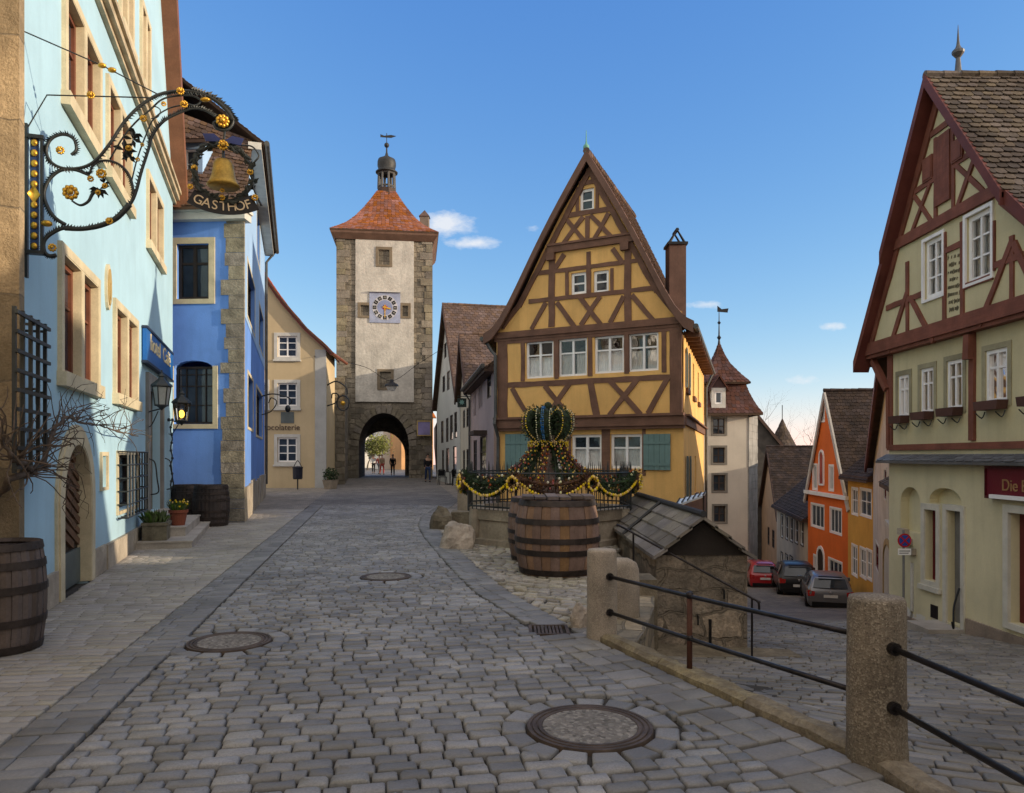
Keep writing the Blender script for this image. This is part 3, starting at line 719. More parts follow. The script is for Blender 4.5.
# projecting lattice grille beside the pier
gr = thing('window_lattice', 'tall dark iron lattice basket fixed to the wall above the bare vine', 'grille', L.pt(.9, 1.5, .15)[:])
u0, u1, z0, z1 = -.26, .66, 1.5, 2.95; b = MB()
for i in range(5): u = u0+(u1-u0)*i/4; boxf(b, L, u-.016, u+.016, z0, z1, .17, .2)
for i in range(9): z_ = z0+.05+(z1-z0-.1)*i/8; boxf(b, L, u0-.05, u1+.05, z_-.016, z_+.016, .2, .225)
part('bars', b, wrought, gr)
b = MB()
for z_ in (z0+.05, z0+.8, z1-.05): boxf(b, L, .2, .23, z_-.04, z_-.018, .0, .22); boxf(b, L, u1-.03, u1-.004, z_-.04, z_-.018, .0, .2)
part('brackets', b, wrought, gr)

# bare vine
vn = thing('bare_vine', 'leafless twisted vine climbing from behind the barrel along the pale blue wall', 'vine', L.pt(.7, 0, .15)[:])
def Pv(px, py, o): f = L.off(o); return f.pt(*f.uv(px, py))
vine_bark = mat('vine_bark', (.13, .095, .07), rough=.95, var=.4, vs=7, fine=50, fvar=.4, bump=.9, bd=.02)
b = MB()
def wig(pts, n=5, a=.03):
    o = []; pts = [V(p) for p in pts]
    for p, q in zip(pts, pts[1:]):
        for i in range(n): o.append(p.lerp(q, i/n)+V([random.uniform(-a, a) for _ in range(3)]))
    return o+[pts[-1]]
tr = [V((-4.86, 6.62, -.05)), V((-4.84, 6.62, .5)), V((-4.80, 6.61, .9)), V((-4.68, 6.57, 1.22)), Pv(12, 480, .18), Pv(30, 472, .18), Pv(42, 465, .19), Pv(50, 440, .2), Pv(57, 424, .18), Pv(66, 415, .18), Pv(80, 423, .2), Pv(100, 425, .2), Pv(118, 433, .2), Pv(138, 436, .2)]
w_ = wig(tr, 4, .025); tube(b, w_, [max(.009, .043*(1-i/len(w_))**.8) for i in range(len(w_))], 7)
w2 = wig([Pv(30, 472, .19), Pv(18, 462, .2), Pv(8, 452, .2), Pv(2, 436, .2)], 4, .03); tube(b, w2, [.035-.002*i for i in range(len(w2))], 6)
part('trunk', b, vine_bark, vn, smooth=True, recalc=False)
b = MB(); rng = random.Random(5)
for i in range(100):
    k = rng.randrange(17, len(w_)-1); p = w_[k].copy(); dirv = V((rng.uniform(-.4, .5), rng.uniform(-.3, .8), rng.uniform(-.2, 1.0))).normalized(); pts = [p]; st = rng.uniform(.05, .12)
    for j in range(rng.randint(5, 12)):
        dirv = (dirv+V((rng.uniform(-.36, .36), rng.uniform(-.36, .36), rng.uniform(-.42, .32)))).normalized(); p = p+dirv*st
        dd = (V((p.x, p.y))-L.o).dot(L.n)
        if dd < .04: p = p+V((L.n.x, L.n.y, 0))*(.05-dd)
        if dd > .5: p = p-V((L.n.x, L.n.y, 0))*.1
        pts.append(p)
    tube(b, pts, [.0065*(1-.75*j/len(pts)) for j in range(len(pts))], 4, cap=False)
for i in range(26):
    p = w2[rng.randrange(2, len(w2))].copy(); pts = [p]; dirv = V((rng.uniform(-.3, .6), rng.uniform(-.6, .2), rng.uniform(-.1, 1)))
    for j in range(6): dirv = (dirv+V((rng.uniform(-.5, .5), rng.uniform(-.4, .4), rng.uniform(-.5, .5)))).normalized(); p = p+dirv*.09; pts.append(p)
    tube(b, pts, [.009*(1-.7*j/7) for j in range(7)], 4, cap=False)
part('twigs', b, vine_bark, vn, recalc=False)

# ------------------------------------------------------------------ wrought iron sign with the bell
G = Fr((-4.745, 7.2), (-4.745+.9505, 7.2+.3108))
sg = thing('wrought_iron_sign', 'scrolled black and gold wrought iron bracket carrying a gilded bell in a wreath', 'sign', (-4.86, 7.5, 3.6))
ZA = lambda x, y, o=0: G.pt(*G.uv(10+x/4.407, 80+y/4.407), o)
ZB = lambda x, y, o=0: G.pt(*G.uv(150+x/5.285, 80+y/5.285), o)
def curve(pts, n=6):
    out = []; pts = [V(p) for p in pts]; m = len(pts)
    for i in range(m-1):
        p0, p1, p2, p3 = pts[max(0, i-1)], pts[i], pts[i+1], pts[min(m-1, i+2)]
        for j in range(n):
            t = j/n; out.append(.5*((2*p1)+(p2-p0)*t+(2*p0-5*p1+4*p2-p3)*t*t+(3*p1-p0-3*p2+p3)*t*t*t))
    return out+[pts[-1]]
b = MB(); lf = MB()
def iron_curve(pts, r0, r1, leaf=0):
    c_ = curve(pts); n = len(c_); tube(b, c_, [r0+(r1-r0)*i/n for i in range(n)], 6)
    if leaf:
        for i in range(1, n-1, 1):
            t_ = (c_[i+1]-c_[i-1]).normalized(); s_ = t_.cross(V((G.n.x, G.n.y, 0))).normalized(); sd = 1 if leaf > 0 else -1
            for fwd in (0,):
                p = c_[i]; k = abs(leaf)*random.uniform(.8, 1.2); nn = V((G.n.x, G.n.y, 0))
                lf.add([p-t_*k*.35, p+s_*sd*k+t_*k*.5, p+t_*k*.35, p+s_*sd*k*.4+nn*k*.4], [(0, 1, 3), (3, 1, 2), (0, 2, 1)])
iron_curve([ZA(270, 330), ZA(292, 305), ZA(278, 258), ZA(232, 240), ZA(182, 260), ZA(160, 310), ZA(182, 362), ZA(240, 390), ZA(320, 385), ZA(380, 352), ZA(440, 280), ZA(500, 190), ZA(560, 125), ZA(620, 82), ZB(60, 73), ZB(120, 62), ZB(200, 58), ZB(280, 72), ZB(350, 105), ZB(408, 150), ZB(437, 205), ZB(432, 240), ZB(400, 265), ZB(352, 255), ZB(335, 222)], .014, .017, .04)
iron_curve([ZB(210, 60), ZB(290, 78), ZB(360, 118), ZB(415, 170), ZB(440, 215)], .012, .03, -.06)
iron_curve([ZA(350, 422), ZA(330, 412), ZA(280, 395), ZA(220, 400), ZA(172, 440), ZA(150, 500), ZA(166, 560), ZA(200, 608), ZA(245, 638)], .013, .02, .036)
iron_curve([ZA(205, 772), ZA(175, 775), ZA(152, 755), ZA(150, 712), ZA(178, 680), ZA(240, 652), ZA(320, 655), ZA(400, 640), ZA(470, 608), ZA(530, 545), ZA(556, 490), ZA(580, 400), ZA(612, 300), ZB(8, 305), ZB(45, 245), ZB(90, 205), ZB(150, 175), ZB(220, 152), ZB(290, 160), ZB(345, 192)], .02, .012, -.04)
iron_curve([ZA(240, 655), ZA(320, 656), ZA(400, 641), ZA(470, 608), ZA(528, 548)], .02, .03)
iron_curve([ZA(350, 415), ZA(365, 377), ZA(410, 355), ZA(468, 365), ZA(512, 400), ZA(536, 450), ZA(545, 505)], .009, .015, .03)
iron_curve([ZA(440, 350), ZA(500, 250), ZA(560, 180), ZA(617, 132), ZB(60, 105), ZB(130, 85), ZB(220, 83), ZB(268, 108), ZB(240, 135), ZB(185, 122)], .008, .01)
iron_curve([ZA(535, 450), ZA(560, 350), ZA(600, 240), ZB(20, 205), ZB(100, 150), ZB(185, 130)], .007, .007)
iron_curve([ZA(272, 532), ZA(310, 552), ZA(345, 535), ZA(365, 500), ZA(392, 480)], .009, .02)
iron_curve([ZB(5, 205), ZB(40, 195), ZB(55, 160), ZB(25, 140), ZB(0, 160)], .006, .006)
iron_curve([ZB(480, 345), ZB(540, 352), ZB(575, 400), ZB(555, 430)], .008, .01); iron_curve([ZB(535, 500), ZB(550, 580), ZB(590, 665)], .009, .012)
for cx_, cy_, k in ((505, 310, .12), (540, 260, .10), (395, 480, .10), (555, 235, .08), (525, 340, .08), (415, 455, .06)):
    for j in range(6):
        a = random.uniform(0, 2*PI); c_ = ZA(cx_, cy_); e = G.d*math.cos(a); e = V((e.x, e.y, math.sin(a))); s_ = e.cross(V((G.n.x, G.n.y, 0))); nn = V((G.n.x, G.n.y, 0))
        lf.add([c_, c_+e*k*.5+s_*k*.22+nn*.02, c_+e*k, c_+e*k*.5-s_*k*.22+nn*.02], [(0, 1, 2), (0, 2, 3)])
part('bracket', b, wrought, sg, smooth=True, recalc=False); part('leaf_scrolls', lf, wrought, sg, recalc=False)
b = MB()                                     # tie rods back to the wall
up = L.pt(.12, *([G.uv(22, 31)[1]]), .12)
tube(b, [G.pt(*G.uv(23, 31)), G.pt(*G.uv(103, 66)), ZB(40, 75)], .007, 5); part('tie_rod', b, wrought, sg, recalc=False); b = MB(); tube(b, [G.pt(*G.uv(28, 127)), G.pt(*G.uv(47, 95)), ZA(617, 78)], .007, 5)
part('tie_rod', b, wrought, sg, recalc=False)
b = MB()
def rosette(c_, r):
    b = MB()
    ball(b, c_+V((G.n.x, G.n.y, 0))*.02, r*.42, 8, 5)
    for j in range(9):
        a = 2*PI*j/9; e = G.d*math.cos(a); ball(b, c_+V((e.x, e.y, math.sin(a)))*r*.68, r*.34, 6, 4)
    part('rosette', b, gold, sg, smooth=True, recalc=False)
for x, y, r in ((225, 315, 18), (270, 500, 33), (405, 417, 22), (358, 440, 14), (440, 625, 16), (190, 742, 18), (525, 305, 14), (590, 175, 16), (565, 355, 10), (585, 290, 9), (420, 470, 12), (390, 500, 12)): rosette(ZA(x, y, .03), r/4.407*7.6/740)
for x, y, r in ((163, 68, 20), (182, 137, 20), (385, 225, 34), (387, 352, 28), (237, 472, 17), (530, 493, 17), (215, 570, 15), (383, 628, 15), (555, 628, 18), (75, 135, 13), (383, 590, 12)): rosette(ZB(x, y, .04), r/5.285*8.1/740)
b = MB(); ball(b, ZA(165, 635, .02), .045, 8, 5, (1.2, 1, .7)); part('gilt_bud', b, gold, sg, smooth=True); b = MB(); ball(b, ZB(292, 108, .02), .04, 8, 5, (1.4, .7, .6)); part('gilt_bud', b, gold, sg, smooth=True)
for px, py in ((102, 65.5), (112, 70)): b = MB(); ball(b, G.pt(*G.uv(px, py)), .032, 8, 5, (1.4, 1, .8)); part('gilt_bud', b, gold, sg, smooth=True)
rosette(G.pt(*G.uv(91, 95.5), .01), .04)
b = MB(); p0 = G.uv(26.5, 136); p1 = G.uv(42, 253); u0, u1, z0, z1 = p0[0], p1[0], p1[1], p0[1]
boxf(b, G, u0+.03, u1-.03, z0, z1, -.02, 0); bp_ = part('back_plate', b, mat('deep_blue_plate', (.03, .06, .16), rough=.4), sg)
b = MB()
for u in (u0, u1): boxf(b, G, u-.012, u+.012, z0-.25 if u == u0 else z0, z1+.12 if u == u0 else z1, -.03, .02)
for z_ in (z0, z1): boxf(b, G, u0-.02, u1+.02, z_-.018, z_+.018, -.04, .03)
for z_ in (z0+.2, z1-.2): tube(b, [G.pt(u0, z_), G.pt(u0-.1, z_)], .014, 6)
part('plate_frame', b, wrought, sg)
b = MB(); um = (u0+u1)/2
for i in range(11):
    z_ = z0+.06+(z1-z0-.12)*i/10
    if i == 5: prism(b, G, [(um-.055, z_), (um, z_-.09), (um+.055, z_), (um, z_+.09)], .0, .02)
    else: ball(b, G.pt(um, z_, .01), .036, 8, 5, (1, .6, 1))
part('gold_beads', b, gold, bp_, smooth=True, recalc=False)
# wreath, ribbon, bell, banner
C0 = G.uv(150+388/5.285, 80+492/5.285); rw = 140/5.285*8.15/740
b = MB()
for i in range(130):
    a = 2*PI*i/130; rr = rw+random.uniform(-.035, .035); c_ = G.pt(C0[0]+rr*math.cos(a), C0[1]+rr*math.sin(a), random.uniform(-.03, .05))
    ta = a+PI/2+random.uniform(-.9, .9); e = G.d*math.cos(ta); e = V((e.x, e.y, math.sin(ta))); s_ = e.cross(V((G.n.x, G.n.y, 0))); k = random.uniform(.05, .085)
    b.add([c_-e*k*.5, c_+s_*k*.28, c_+e*k*.6+V((G.n.x, G.n.y, 0))*.02, c_-s_*k*.28], [(0, 1, 2, 3)])
tube(b, [G.pt(C0[0]+rw*math.cos(2*PI*i/24), C0[1]+rw*math.sin(2*PI*i/24)) for i in range(25)], .018, 6, cap=False)
wr = part('wreath', b, mat('black_green_leaves', (.03, .035, .03), rough=.5, var=.4, vs=9), sg, recalc=False)
b = MB()
for sx in (-1, 1):
    q = [(0, .0), (sx*.09, .07), (sx*.2, .055), (sx*.17, -.02), (sx*.07, -.01)]; z_ = C0[1]+rw+.03
    prism(b, G, [(C0[0]+x, z_+y) for x, y in (q if sx > 0 else q[::-1])], .01, .03)
part('ribbon', b, mat('dark_blue_ribbon', (.02, .03, .12), rough=.45), wr)
b = MB(); bz = C0[1]-.15; bc = G.pt(C0[0], bz, 0)
lathe(b, [(.15, 0), (.168, .016), (.145, .05), (.12, .11), (.108, .18), (.10, .24), (.08, .28), (.03, .292), (.001, .294)], bc, 24); part('bell', b, mat('tarnished_gilding', (.46, .29, .06), rough=.5, var=.4, vs=7, fine=50, fvar=.35, bump=.2, metal=.5), sg, smooth=True)
b = MB(); tube(b, [G.pt(C0[0], bz+.28, 0), G.pt(C0[0], C0[1]+rw, 0)], .014, 6); part('bell_hanger', b, wrought, sg)
Rb = .62; zc = C0[1]-rw-.01+Rb; n = 14; b = MB(); P0 = []; P1 = []
for i in range(n+1):
    a = -PI/2+(-.49+.98*i/n); P0.append((C0[0]+(Rb-.03)*math.cos(a), zc+(Rb-.03)*math.sin(a))); P1.append((C0[0]+(Rb+.13)*math.cos(a), zc+(Rb+.13)*math.sin(a)))
for i in range(n): prism(b, G, [P1[i], P1[i+1], P0[i+1], P0[i]], -.012, .012)
bn = part('banner', b, mat('black_sign_panel', (.014, .012, .012), rough=.5), sg)
tb = MB()
for i, ch in enumerate('GASTHOF'):
    a = -PI/2+(-.37+.74*i/6); text(ch, G, C0[0]+(Rb+.095)*math.cos(a), zc+(Rb+.095)*math.sin(a), .135, None, tb, out=.014, rot=a+PI/2)
part('lettering', tb, mat('pale_gold_letters', (.75, .58, .36), rough=.6, var=.05, bump=0), bn, recalc=False)
b = MB(); tube(b, [G.pt(C0[0]+.3*math.cos(-PI/2-.45), C0[1]-.33), G.pt(C0[0]-rw*.7, C0[1]-rw*.72)], .01, 5)
for sx in (-1, 1): tube(b, [G.pt(C0[0]+sx*.26, C0[1]-rw-.02), G.pt(C0[0]+sx*.2, C0[1]-rw+.06)], .009, 5)
tube(b, [G.pt(C0[0], C0[1]+rw), ZB(395, 262)], .012, 5); part('hanger', b, wrought, sg, recalc=False)

# ------------------------------------------------------------------ lanterns at the entrance
lamp_glass = mat('frosted_lantern_glass', (.35, .37, .36), rough=.25, var=.15, vs=3, bump=.05, spec=.5)
def lantern(name, label, c, s, glass, wallp, lit=False, arm_z=-.02):
    t = thing(name, label, 'lantern', c[:]); b = MB()
    def ring(r, z): return [c+V((r*math.cos(PI/6+i*PI/3), r*math.sin(PI/6+i*PI/3), z)) for i in range(6)]
    lo, hi = ring(.115*s, .0), ring(.165*s, .36*s)
    for i in range(6): tube(b, [lo[i], hi[i]], .011*s, 5)
    for r_, z_ in ((.118*s, 0), (.168*s, .36*s)): q = ring(r_, z_); tube(b, q+[q[0]], .014*s, 5)
    part('lantern_frame', b, wrought, t, recalc=False)
    b = MB(); lathe(b, [(.2*s, .365*s), (.185*s, .4*s), (.07*s, .5*s), (.05*s, .54*s), (.065*s, .56*s), (.05*s, .59*s), (.015*s, .62*s), (.012*s, .67*s), (.001, .68*s)], c, 6, PI/6); part('cap', b, wrought, t)
    b = MB(); lathe(b, [(.110*s, .008), (.158*s, .352*s)], c, 6, PI/6, closed=False); part('lantern_glass', b, glass, t, recalc=False)
    b = MB(); lathe(b, [(.12*s, .0), (.08*s, -.03*s), (.04*s, -.06*s), (.001, -.1*s)], c, 8); part('base_cup', b, wrought, t)
    b = MB(); w = V(wallp)
    tube(b, curve([w, w.lerp(c, .4)+V((0, 0, arm_z)), c+V((0, 0, -.06*s))]), .015*s, 6); tube(b, curve([w-V((0, 0, .3*s)), w.lerp(c, .3)-V((0, 0, .28*s)), w.lerp(c, .75)-V((0, 0, .08*s))]), .011*s, 5)
    ball(b, w, .04*s, 6, 4); part('wall_bracket', b, wrought, t, recalc=False)
    if lit:
        b = MB(); ball(b, c+V((0, 0, .14*s)), .055*s, 10, 7, (1, 1, 1.5)); part('bulb', b, mat('glowing_bulb', (1, .55, .06), emit=4.0, bump=0, var=0, fvar=0), t, smooth=True, recalc=False)
lantern('wall_lantern', 'large unlit lantern on a bracket over the inn entrance', V((-6.58, 13.9, 2.6)), .98, lamp_glass, L.pt(L.u(146), 2.5, .03))
lantern('wall_lantern', 'small lit lantern with glowing yellow bulb at the corner of the pale blue inn', V((-7.5, 16.8, 2.45)), 1.1, lit_glass, L.pt(11.3, 2.5, .03), lit=True)
b = MB()                                     # twisted iron bar standing in for vertical lettering by the door
c_ = [L.pt(11.2+.03*math.sin(i*1.3), 2.5-i*.09, .1+.02*math.cos(i*1.3)) for i in range(19)]; tube(b, c_, .016, 5)
for i in range(0, 18, 2): ball(b, c_[i], .035, 6, 4)
o = part('twisted_iron_bar', b, wrought, None, recalc=False); tag(o, 'twisted black iron bar in place of vertical lettering by the inn door', 'ornament')
for u, lb in ((L.u(146)-.02, 'short curved iron handrail on the near side of the inn entrance'), (L.u(162.5), 'short curved iron handrail on the far side of the inn entrance')):
    b = MB(); tube(b, curve([L.pt(u, 1.6, .05), L.pt(u, 1.52, .16), L.pt(u, 1.2, .2), L.pt(u+.02, .95, .22), L.pt(u+.03, .9, .08)]), .014, 6)
    o = part('door_handrail', b, wrought, None, recalc=False); tag(o, lb, 'handrail', 'handrails at the inn entrance')

# entrance steps, trough, pot
st = thing('entrance_steps', 'three worn grey stone steps up to the inn entrance', 'steps', L.pt(9, 0, .5)[:])
step_stone = mat('worn_step_stone', (.40, .36, .31), rough=.8, var=.22, vs=2, fine=50, fvar=.3, bump=.5, bd=.01)
for i, (a, b_, o, z0, z1) in enumerate(((6.75, 10.9, .97, -.1, .13), (7.6, 10.6, .78, .131, .31), (8.0, 10.2, .5, .311, .5))):
    b = MB(); prism(b, L, [(a, z0), (b_, z0), (b_, z1-.03), (a, z1-.03)], 0, o-.02); boxf(b, L, a-.015, b_+.015, z1-.029, z1, 0, o); part('step', b, step_stone, st)
tro = thing('stone_trough', 'mossy square stone planter with green leaves at the foot of the inn steps', 'planter', L.pt(7.15, .13, .4)[:])
b = MB(); boxf(b, L, 6.9, 7.42, .131, .40, .12, .52); boxf(b, L, 6.88, 7.44, .401, .45, .10, .54); part('trough', b, mat('mossy_planter', (.17, .15, .105), rough=.95, var=.4, vs=4, fine=30, fvar=.4, bump=.8), tro)
leafm = mat('spring_leaves', (.075, .12, .03), rough=.6, var=.4, vs=8, island=.35, bump=.1)
daff = mat('daffodil_yellow', (.75, .5, .03), rough=.6, island=.15, bump=0)
def tuft(parent, c, n, h, r, m, seed, name='leaves', w=.012):
    rg = random.Random(seed); b = MB(); c = V(c)
    for i in range(n):
        a = rg.uniform(0, 2*PI); rr = r*math.sqrt(rg.random()); p = c+V((rr*math.cos(a), rr*math.sin(a), 0)); q = p+V((math.cos(a)*rg.uniform(.0, .6)*h, math.sin(a)*rg.uniform(.0, .6)*h, h*rg.uniform(.5, 1.1))); s_ = V((-math.sin(a), math.cos(a), 0))*w*rg.uniform(.7, 1.6); m_ = p.lerp(q, .55)+V((0, 0, h*.1))
        b.add([p-s_*.5, p+s_*.5, m_+s_, q, m_-s_], [(0, 1, 2, 3, 4)])
    return part(name, b, m, parent, recalc=False)
tuft(tro, L.pt(7.15, .43, .3), 110, .24, .2, leafm, 2, w=.022)
pot = thing('flower_pot', 'terracotta pot of yellow flowers on the inn steps', 'flower pot', L.pt(8.0, .5, .6)[:])
pc = L.pt(7.95, .4, .60); b = MB(); lathe(b, [(.11, -.27), (.16, .0), (.18, .005), (.18, .06), (.15, .06), (.14, .02), (.001, .02)], pc+V((0, 0, .15)), 20); part('pot', b, mat('terracotta', (.22, .065, .035), rough=.8, var=.2), pot, smooth=False)
tuft(pot, pc+V((0, 0, .17)), 130, .22, .14, leafm, 3, w=.014)
b = MB(); rg = random.Random(8)
for i in range(26): a = rg.uniform(0, 6.28); rr = .2*math.sqrt(rg.random()); ball(b, pc+V((rr*math.cos(a), rr*math.sin(a), .33+rg.uniform(-.07, .07))), .02, 6, 4)
part('flowers', b, daff, pot, recalc=False)
# ------------------------------------------------------------------ deep blue house with stone quoins
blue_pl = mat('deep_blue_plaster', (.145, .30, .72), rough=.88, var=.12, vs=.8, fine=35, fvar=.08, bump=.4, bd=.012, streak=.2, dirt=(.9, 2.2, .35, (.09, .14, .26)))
pale_pl = mat('sunlit_wall_and_dormer_blue', (.33, .50, .74), rough=.88, var=.1, vs=.8, fine=35, fvar=.08, bump=.3, bd=.01, streak=.12)  # paler copy of the blue, for sunlit upper side wall and dormer
BF = Fr((-9.6, 18.96), (-6.8, 18.8)); BS = Fr((-6.8, 18.8), (-10.2, 30.5))
bh = thing('blue_house', 'deep blue plastered house with rough stone quoins behind the gilded bell sign', 'building', (-8.5, 22, 0))
w1 = BF.rect(177, 209, 244, 299); w2 = BF.rect(174, 213, 366, 424); ar = arch(w2[0], w2[1], w2[2], w2[3]-.06, .2, 8)
b = MB(); wall(b, BF, [(0, -.3), (BF.len, -.3), (BF.len, 7.8), (0, 7.8)], [rect(w1), ar], .2); 
part('wall', b, blue_pl, bh, recalc=False)
side = []
for x0, x1, yt, yb in ((247, 254.5, 275, 325), (258.8, 263, 312, 350), (247.6, 252.8, 378, 428), (256, 262, 392, 436), (256.5, 259.5, 215, 262)): side.append(BS.rect(x0, x1, yt, yb))
b = MB(); wall(b, BS, [(0, -.3), (BS.len, -.3), (BS.len, 10.2), (1.6, 10.2), (0, 7.8)], [rect(r) for r in side], .2)
back = V((-13.5, 31)); b.quad(V((-10.2, 30.5, -.3)), V((-14, 31, -.3)), V((-14, 31, 10.2)), V((-10.2, 30.5, 10.2))); b.quad(V((-9.6, 18.96, -.3)), V((-14, 31, -.3)), V((-14, 31, 10.2)), V((-9.6, 18.96, 7.8)))
part('side_wall', b, blue_pl, bh, recalc=False)
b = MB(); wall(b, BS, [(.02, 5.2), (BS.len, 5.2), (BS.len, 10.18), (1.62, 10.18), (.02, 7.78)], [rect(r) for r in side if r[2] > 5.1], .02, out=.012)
part('upper_sunlit_paint', b, pale_pl, bh, recalc=False)  # paler upper wall: sunlight put into the plaster colour
window(bh, BF, w1, nx=2, rows=(.66,), depth=.15, fw=.08, bar=.06, frame=dark_wood, pane=dark_glass, surround=(.16, cream_stone, .03), curtain=None)
w_ = window(bh, BF, w2, nx=4, rows=(.33, .66, .86), depth=.18, fw=.06, bar=.025, frame=dark_wood, pane=dark_glass)
b = MB(); u0, u1, z0, z1 = w2; c = (u0+u1)/2
for a, b_, c_, d in ((u0-.13, u0-.004, z0-.12, z1), (u1+.004, u1+.13, z0-.12, z1), (u0-.004, u1+.004, z0-.12, z0-.004)): boxf(b, BF, a, b_, c_, d, -.1, .035)
part('surround', b, cream_stone, w_)
for r in side: window(bh, BS, r, nx=2, rows=(.6,), depth=.16, frame=dark_wood, pane=dark_glass, surround=(.1, cream_stone, .02))
b = MB(); z = -.3; i = 0; rg = random.Random(3)                      # quoins: alternating long and short blocks
while z < 7.7:
    h = rg.uniform(.24, .4); wd = rg.uniform(.56, .62) if z < 2.6 else (rg.uniform(.46, .62) if i % 2 else rg.uniform(.38, .48))
    boxf(b, BF, BF.len-wd, BF.len+.004, z+.006, z+h-.004, -.03, .022+rg.uniform(-.008, .012)); z += h; i += 1
part('quoins', b, quoin_stone, bh)
b = MB(); n = 14
for i in range(n):
    u0 = BS.len*i/n+(.03 if i == 0 else .0)
    boxf(b, BS, u0+.006, BS.len*(i+1)/n-.006, -.3, .9+rg.uniform(-.05, .05), -.1, .05+rg.uniform(-.01, .02))
boxf(b, BF, 0, BF.len-.66, -.3, .92, -.1, .04)
part('plinth', b, plinth_stone, bh)
b = MB(); boxf(b, BF, -.1, BF.len+.1, 7.62, 7.8, -.2, .22); boxf(b, BF, -.1, BF.len+.15, 7.801, 7.88, -.2, .34); part('cornice', b, pale_trim, bh)
A0, A1 = BF.pt(-.1, 7.9, .38), BF.pt(BF.len+.2, 7.9, .38)
S1 = bil(A0, A1, V((-9.4, 20.7, 11.3)), V((-7.15, 20.4, 10.35)))
E0, E1 = BS.pt(1.2, 10.15, .42), BS.pt(BS.len+.2, 10.15, .42)
S2 = bil(E0, E1, V((-9.6, 21.2, 12.6)), V((-12.6, 31.2, 12.8))); S3 = bil(V((-14.5, 31.2, 9.8)), V((-10.4, 19, 9.8)), V((-12.6, 31.2, 12.8)), V((-9.6, 21.2, 12.6)))
roof(bh, [S1, S2, S3], tile_brown, deck_wood, tw=.2, row=.17)
b = MB(); boxf(b, BS, 1.2, BS.len+.2, 9.95, 10.14, .02, .36); part('eaves_soffit', b, pale_trim, bh)
b = MB(); tube(b, [E0+V((.08, 0, -.02)), E1+V((.08, 0, -.02))], .075, 8); tube(b, [E1+V((.05, -.1, 0)), BS.pt(BS.len-.15, 9.6, .08), BS.pt(BS.len-.15, .5, .08)], .055, 8); part('gutter', b, gutter_metal, bh, recalc=False)
# dormer in the front slope
D = Fr((-8.95, 19.3), (-8.05, 19.25)); dz0 = 8.5; b = MB(); dr = (.12, D.len-.12, dz0+.2, dz0+1.15)
wall(b, D, [(0, dz0-.6), (D.len, dz0-.6), (D.len, dz0+1.3), (0, dz0+1.3)], [rect(dr)], .12)
for u in (0, D.len): b.quad(D.pt(u, dz0-.6), D.pt(u, dz0+1.3), D.pt(u, dz0+1.3, -1.8), D.pt(u, dz0-.6, -1.8))
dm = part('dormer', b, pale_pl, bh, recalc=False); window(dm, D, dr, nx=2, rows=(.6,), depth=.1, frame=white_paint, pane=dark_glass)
mb = MB(); S = bil(D.pt(-.2, dz0+1.3, .25), D.pt(D.len+.2, dz0+1.3, .25), D.pt(-.2, dz0+2.0, -1.9), D.pt(D.len+.2, dz0+2.0, -1.9)); tiles(mb, S, 14, .2); slab(mb, S); part('dormer_roof', mb, tile_brown, dm, recalc=False)
b = MB(); bs = BS.pt(6.3, 4.5, .0); 
brk = thing('shop_bracket_sign', 'small curled iron bracket sign on the street side of the blue house', 'sign', BS.pt(9.5, 3.6, .1)[:])
q = Fr(BS.pt(9.5, 0)[:2], (BS.pt(9.5, 0, 1))[:2])
tube(b, curve([q.pt(0, 3.9), q.pt(.4, 4.0), q.pt(.9, 3.9), q.pt(1.1, 3.75), q.pt(1.0, 3.6)]), .025, 5); tube(b, curve([q.pt(0, 3.2), q.pt(.35, 3.35), q.pt(.55, 3.7), q.pt(.35, 3.85), q.pt(.25, 3.65)]), .02, 5); part('bracket', b, wrought, brk, recalc=False)
b = MB(); ball(b, q.pt(.95, 3.45), .11, 8, 6, (1, 1, 1.3)); part('hanging_emblem', b, wrought, brk, smooth=True)

# ------------------------------------------------------------------ beige shop house with the long gable
beige = mat('beige_plaster', (.52, .41, .25), rough=.9, var=.08, vs=.7, fine=30, fvar=.06, bump=.25, streak=.12)
grey_quoin = mat('painted_grey_quoin', (.42, .42, .40), rough=.85, var=.1, vs=1.5)
CF = Fr((-18.0, 38.2), (-9.72, 38.6)); CS = Fr((-9.72, 38.6), (-10.25, 42.8))
ch = thing('beige_shop_house', 'beige plastered house with white framed windows and half a curved gable, left of the tower', 'building', (-13, 41, 0))
ws = [CF.rect(277.5, 297, 336, 357), CF.rect(277.5, 297, 383, 406), CF.rect(277.5, 297, 437.5, 462), CF.rect(253, 266, 383, 406)]
ap = CF.len/2; b = MB()
ed_ = [(CF.len, 7.3), (CF.len-1.0, 8.2), (CF.len-2.2, 9.6), (CF.len-3.2, 11.0), (ap, 12.4)]; lf_ = [(CF.len-u, z) for u, z in ed_[-2::-1]]
wall(b, CF, [(0, -.2), (CF.len, -.2)]+ed_+lf_, [rect(r) for r in ws], .2); wall(b, CS, [(0, -.2), (CS.len, -.2), (CS.len, 7.3), (0, 7.3)], [], .1)
b.quad(V((-10.25, 42.8, -.2)), V((-18, 43, -.2)), V((-18, 43, 7.3)), V((-10.25, 42.8, 7.3))); part('wall', b, beige, ch, recalc=False)
for r in ws: window(ch, CF, r, nx=2, rows=(.36, .68), depth=.12, fw=.08, bar=.05, frame=white_paint, pane=dark_glass, surround=(.17, pale_trim, .03), sill=(pale_trim, .1))
b = MB(); boxf(b, CF, CF.len-.55, CF.len+.02, -.2, 7.2, -.1, .02); part('corner_strip', b, grey_quoin, ch)
b = MB(); r_ = CF.rect(281, 294, 412, 423); boxf(b, CF, *r_, -.02, .03); part('notice_board', b, mat('grey_plaque', (.12, .14, .14)), ch)
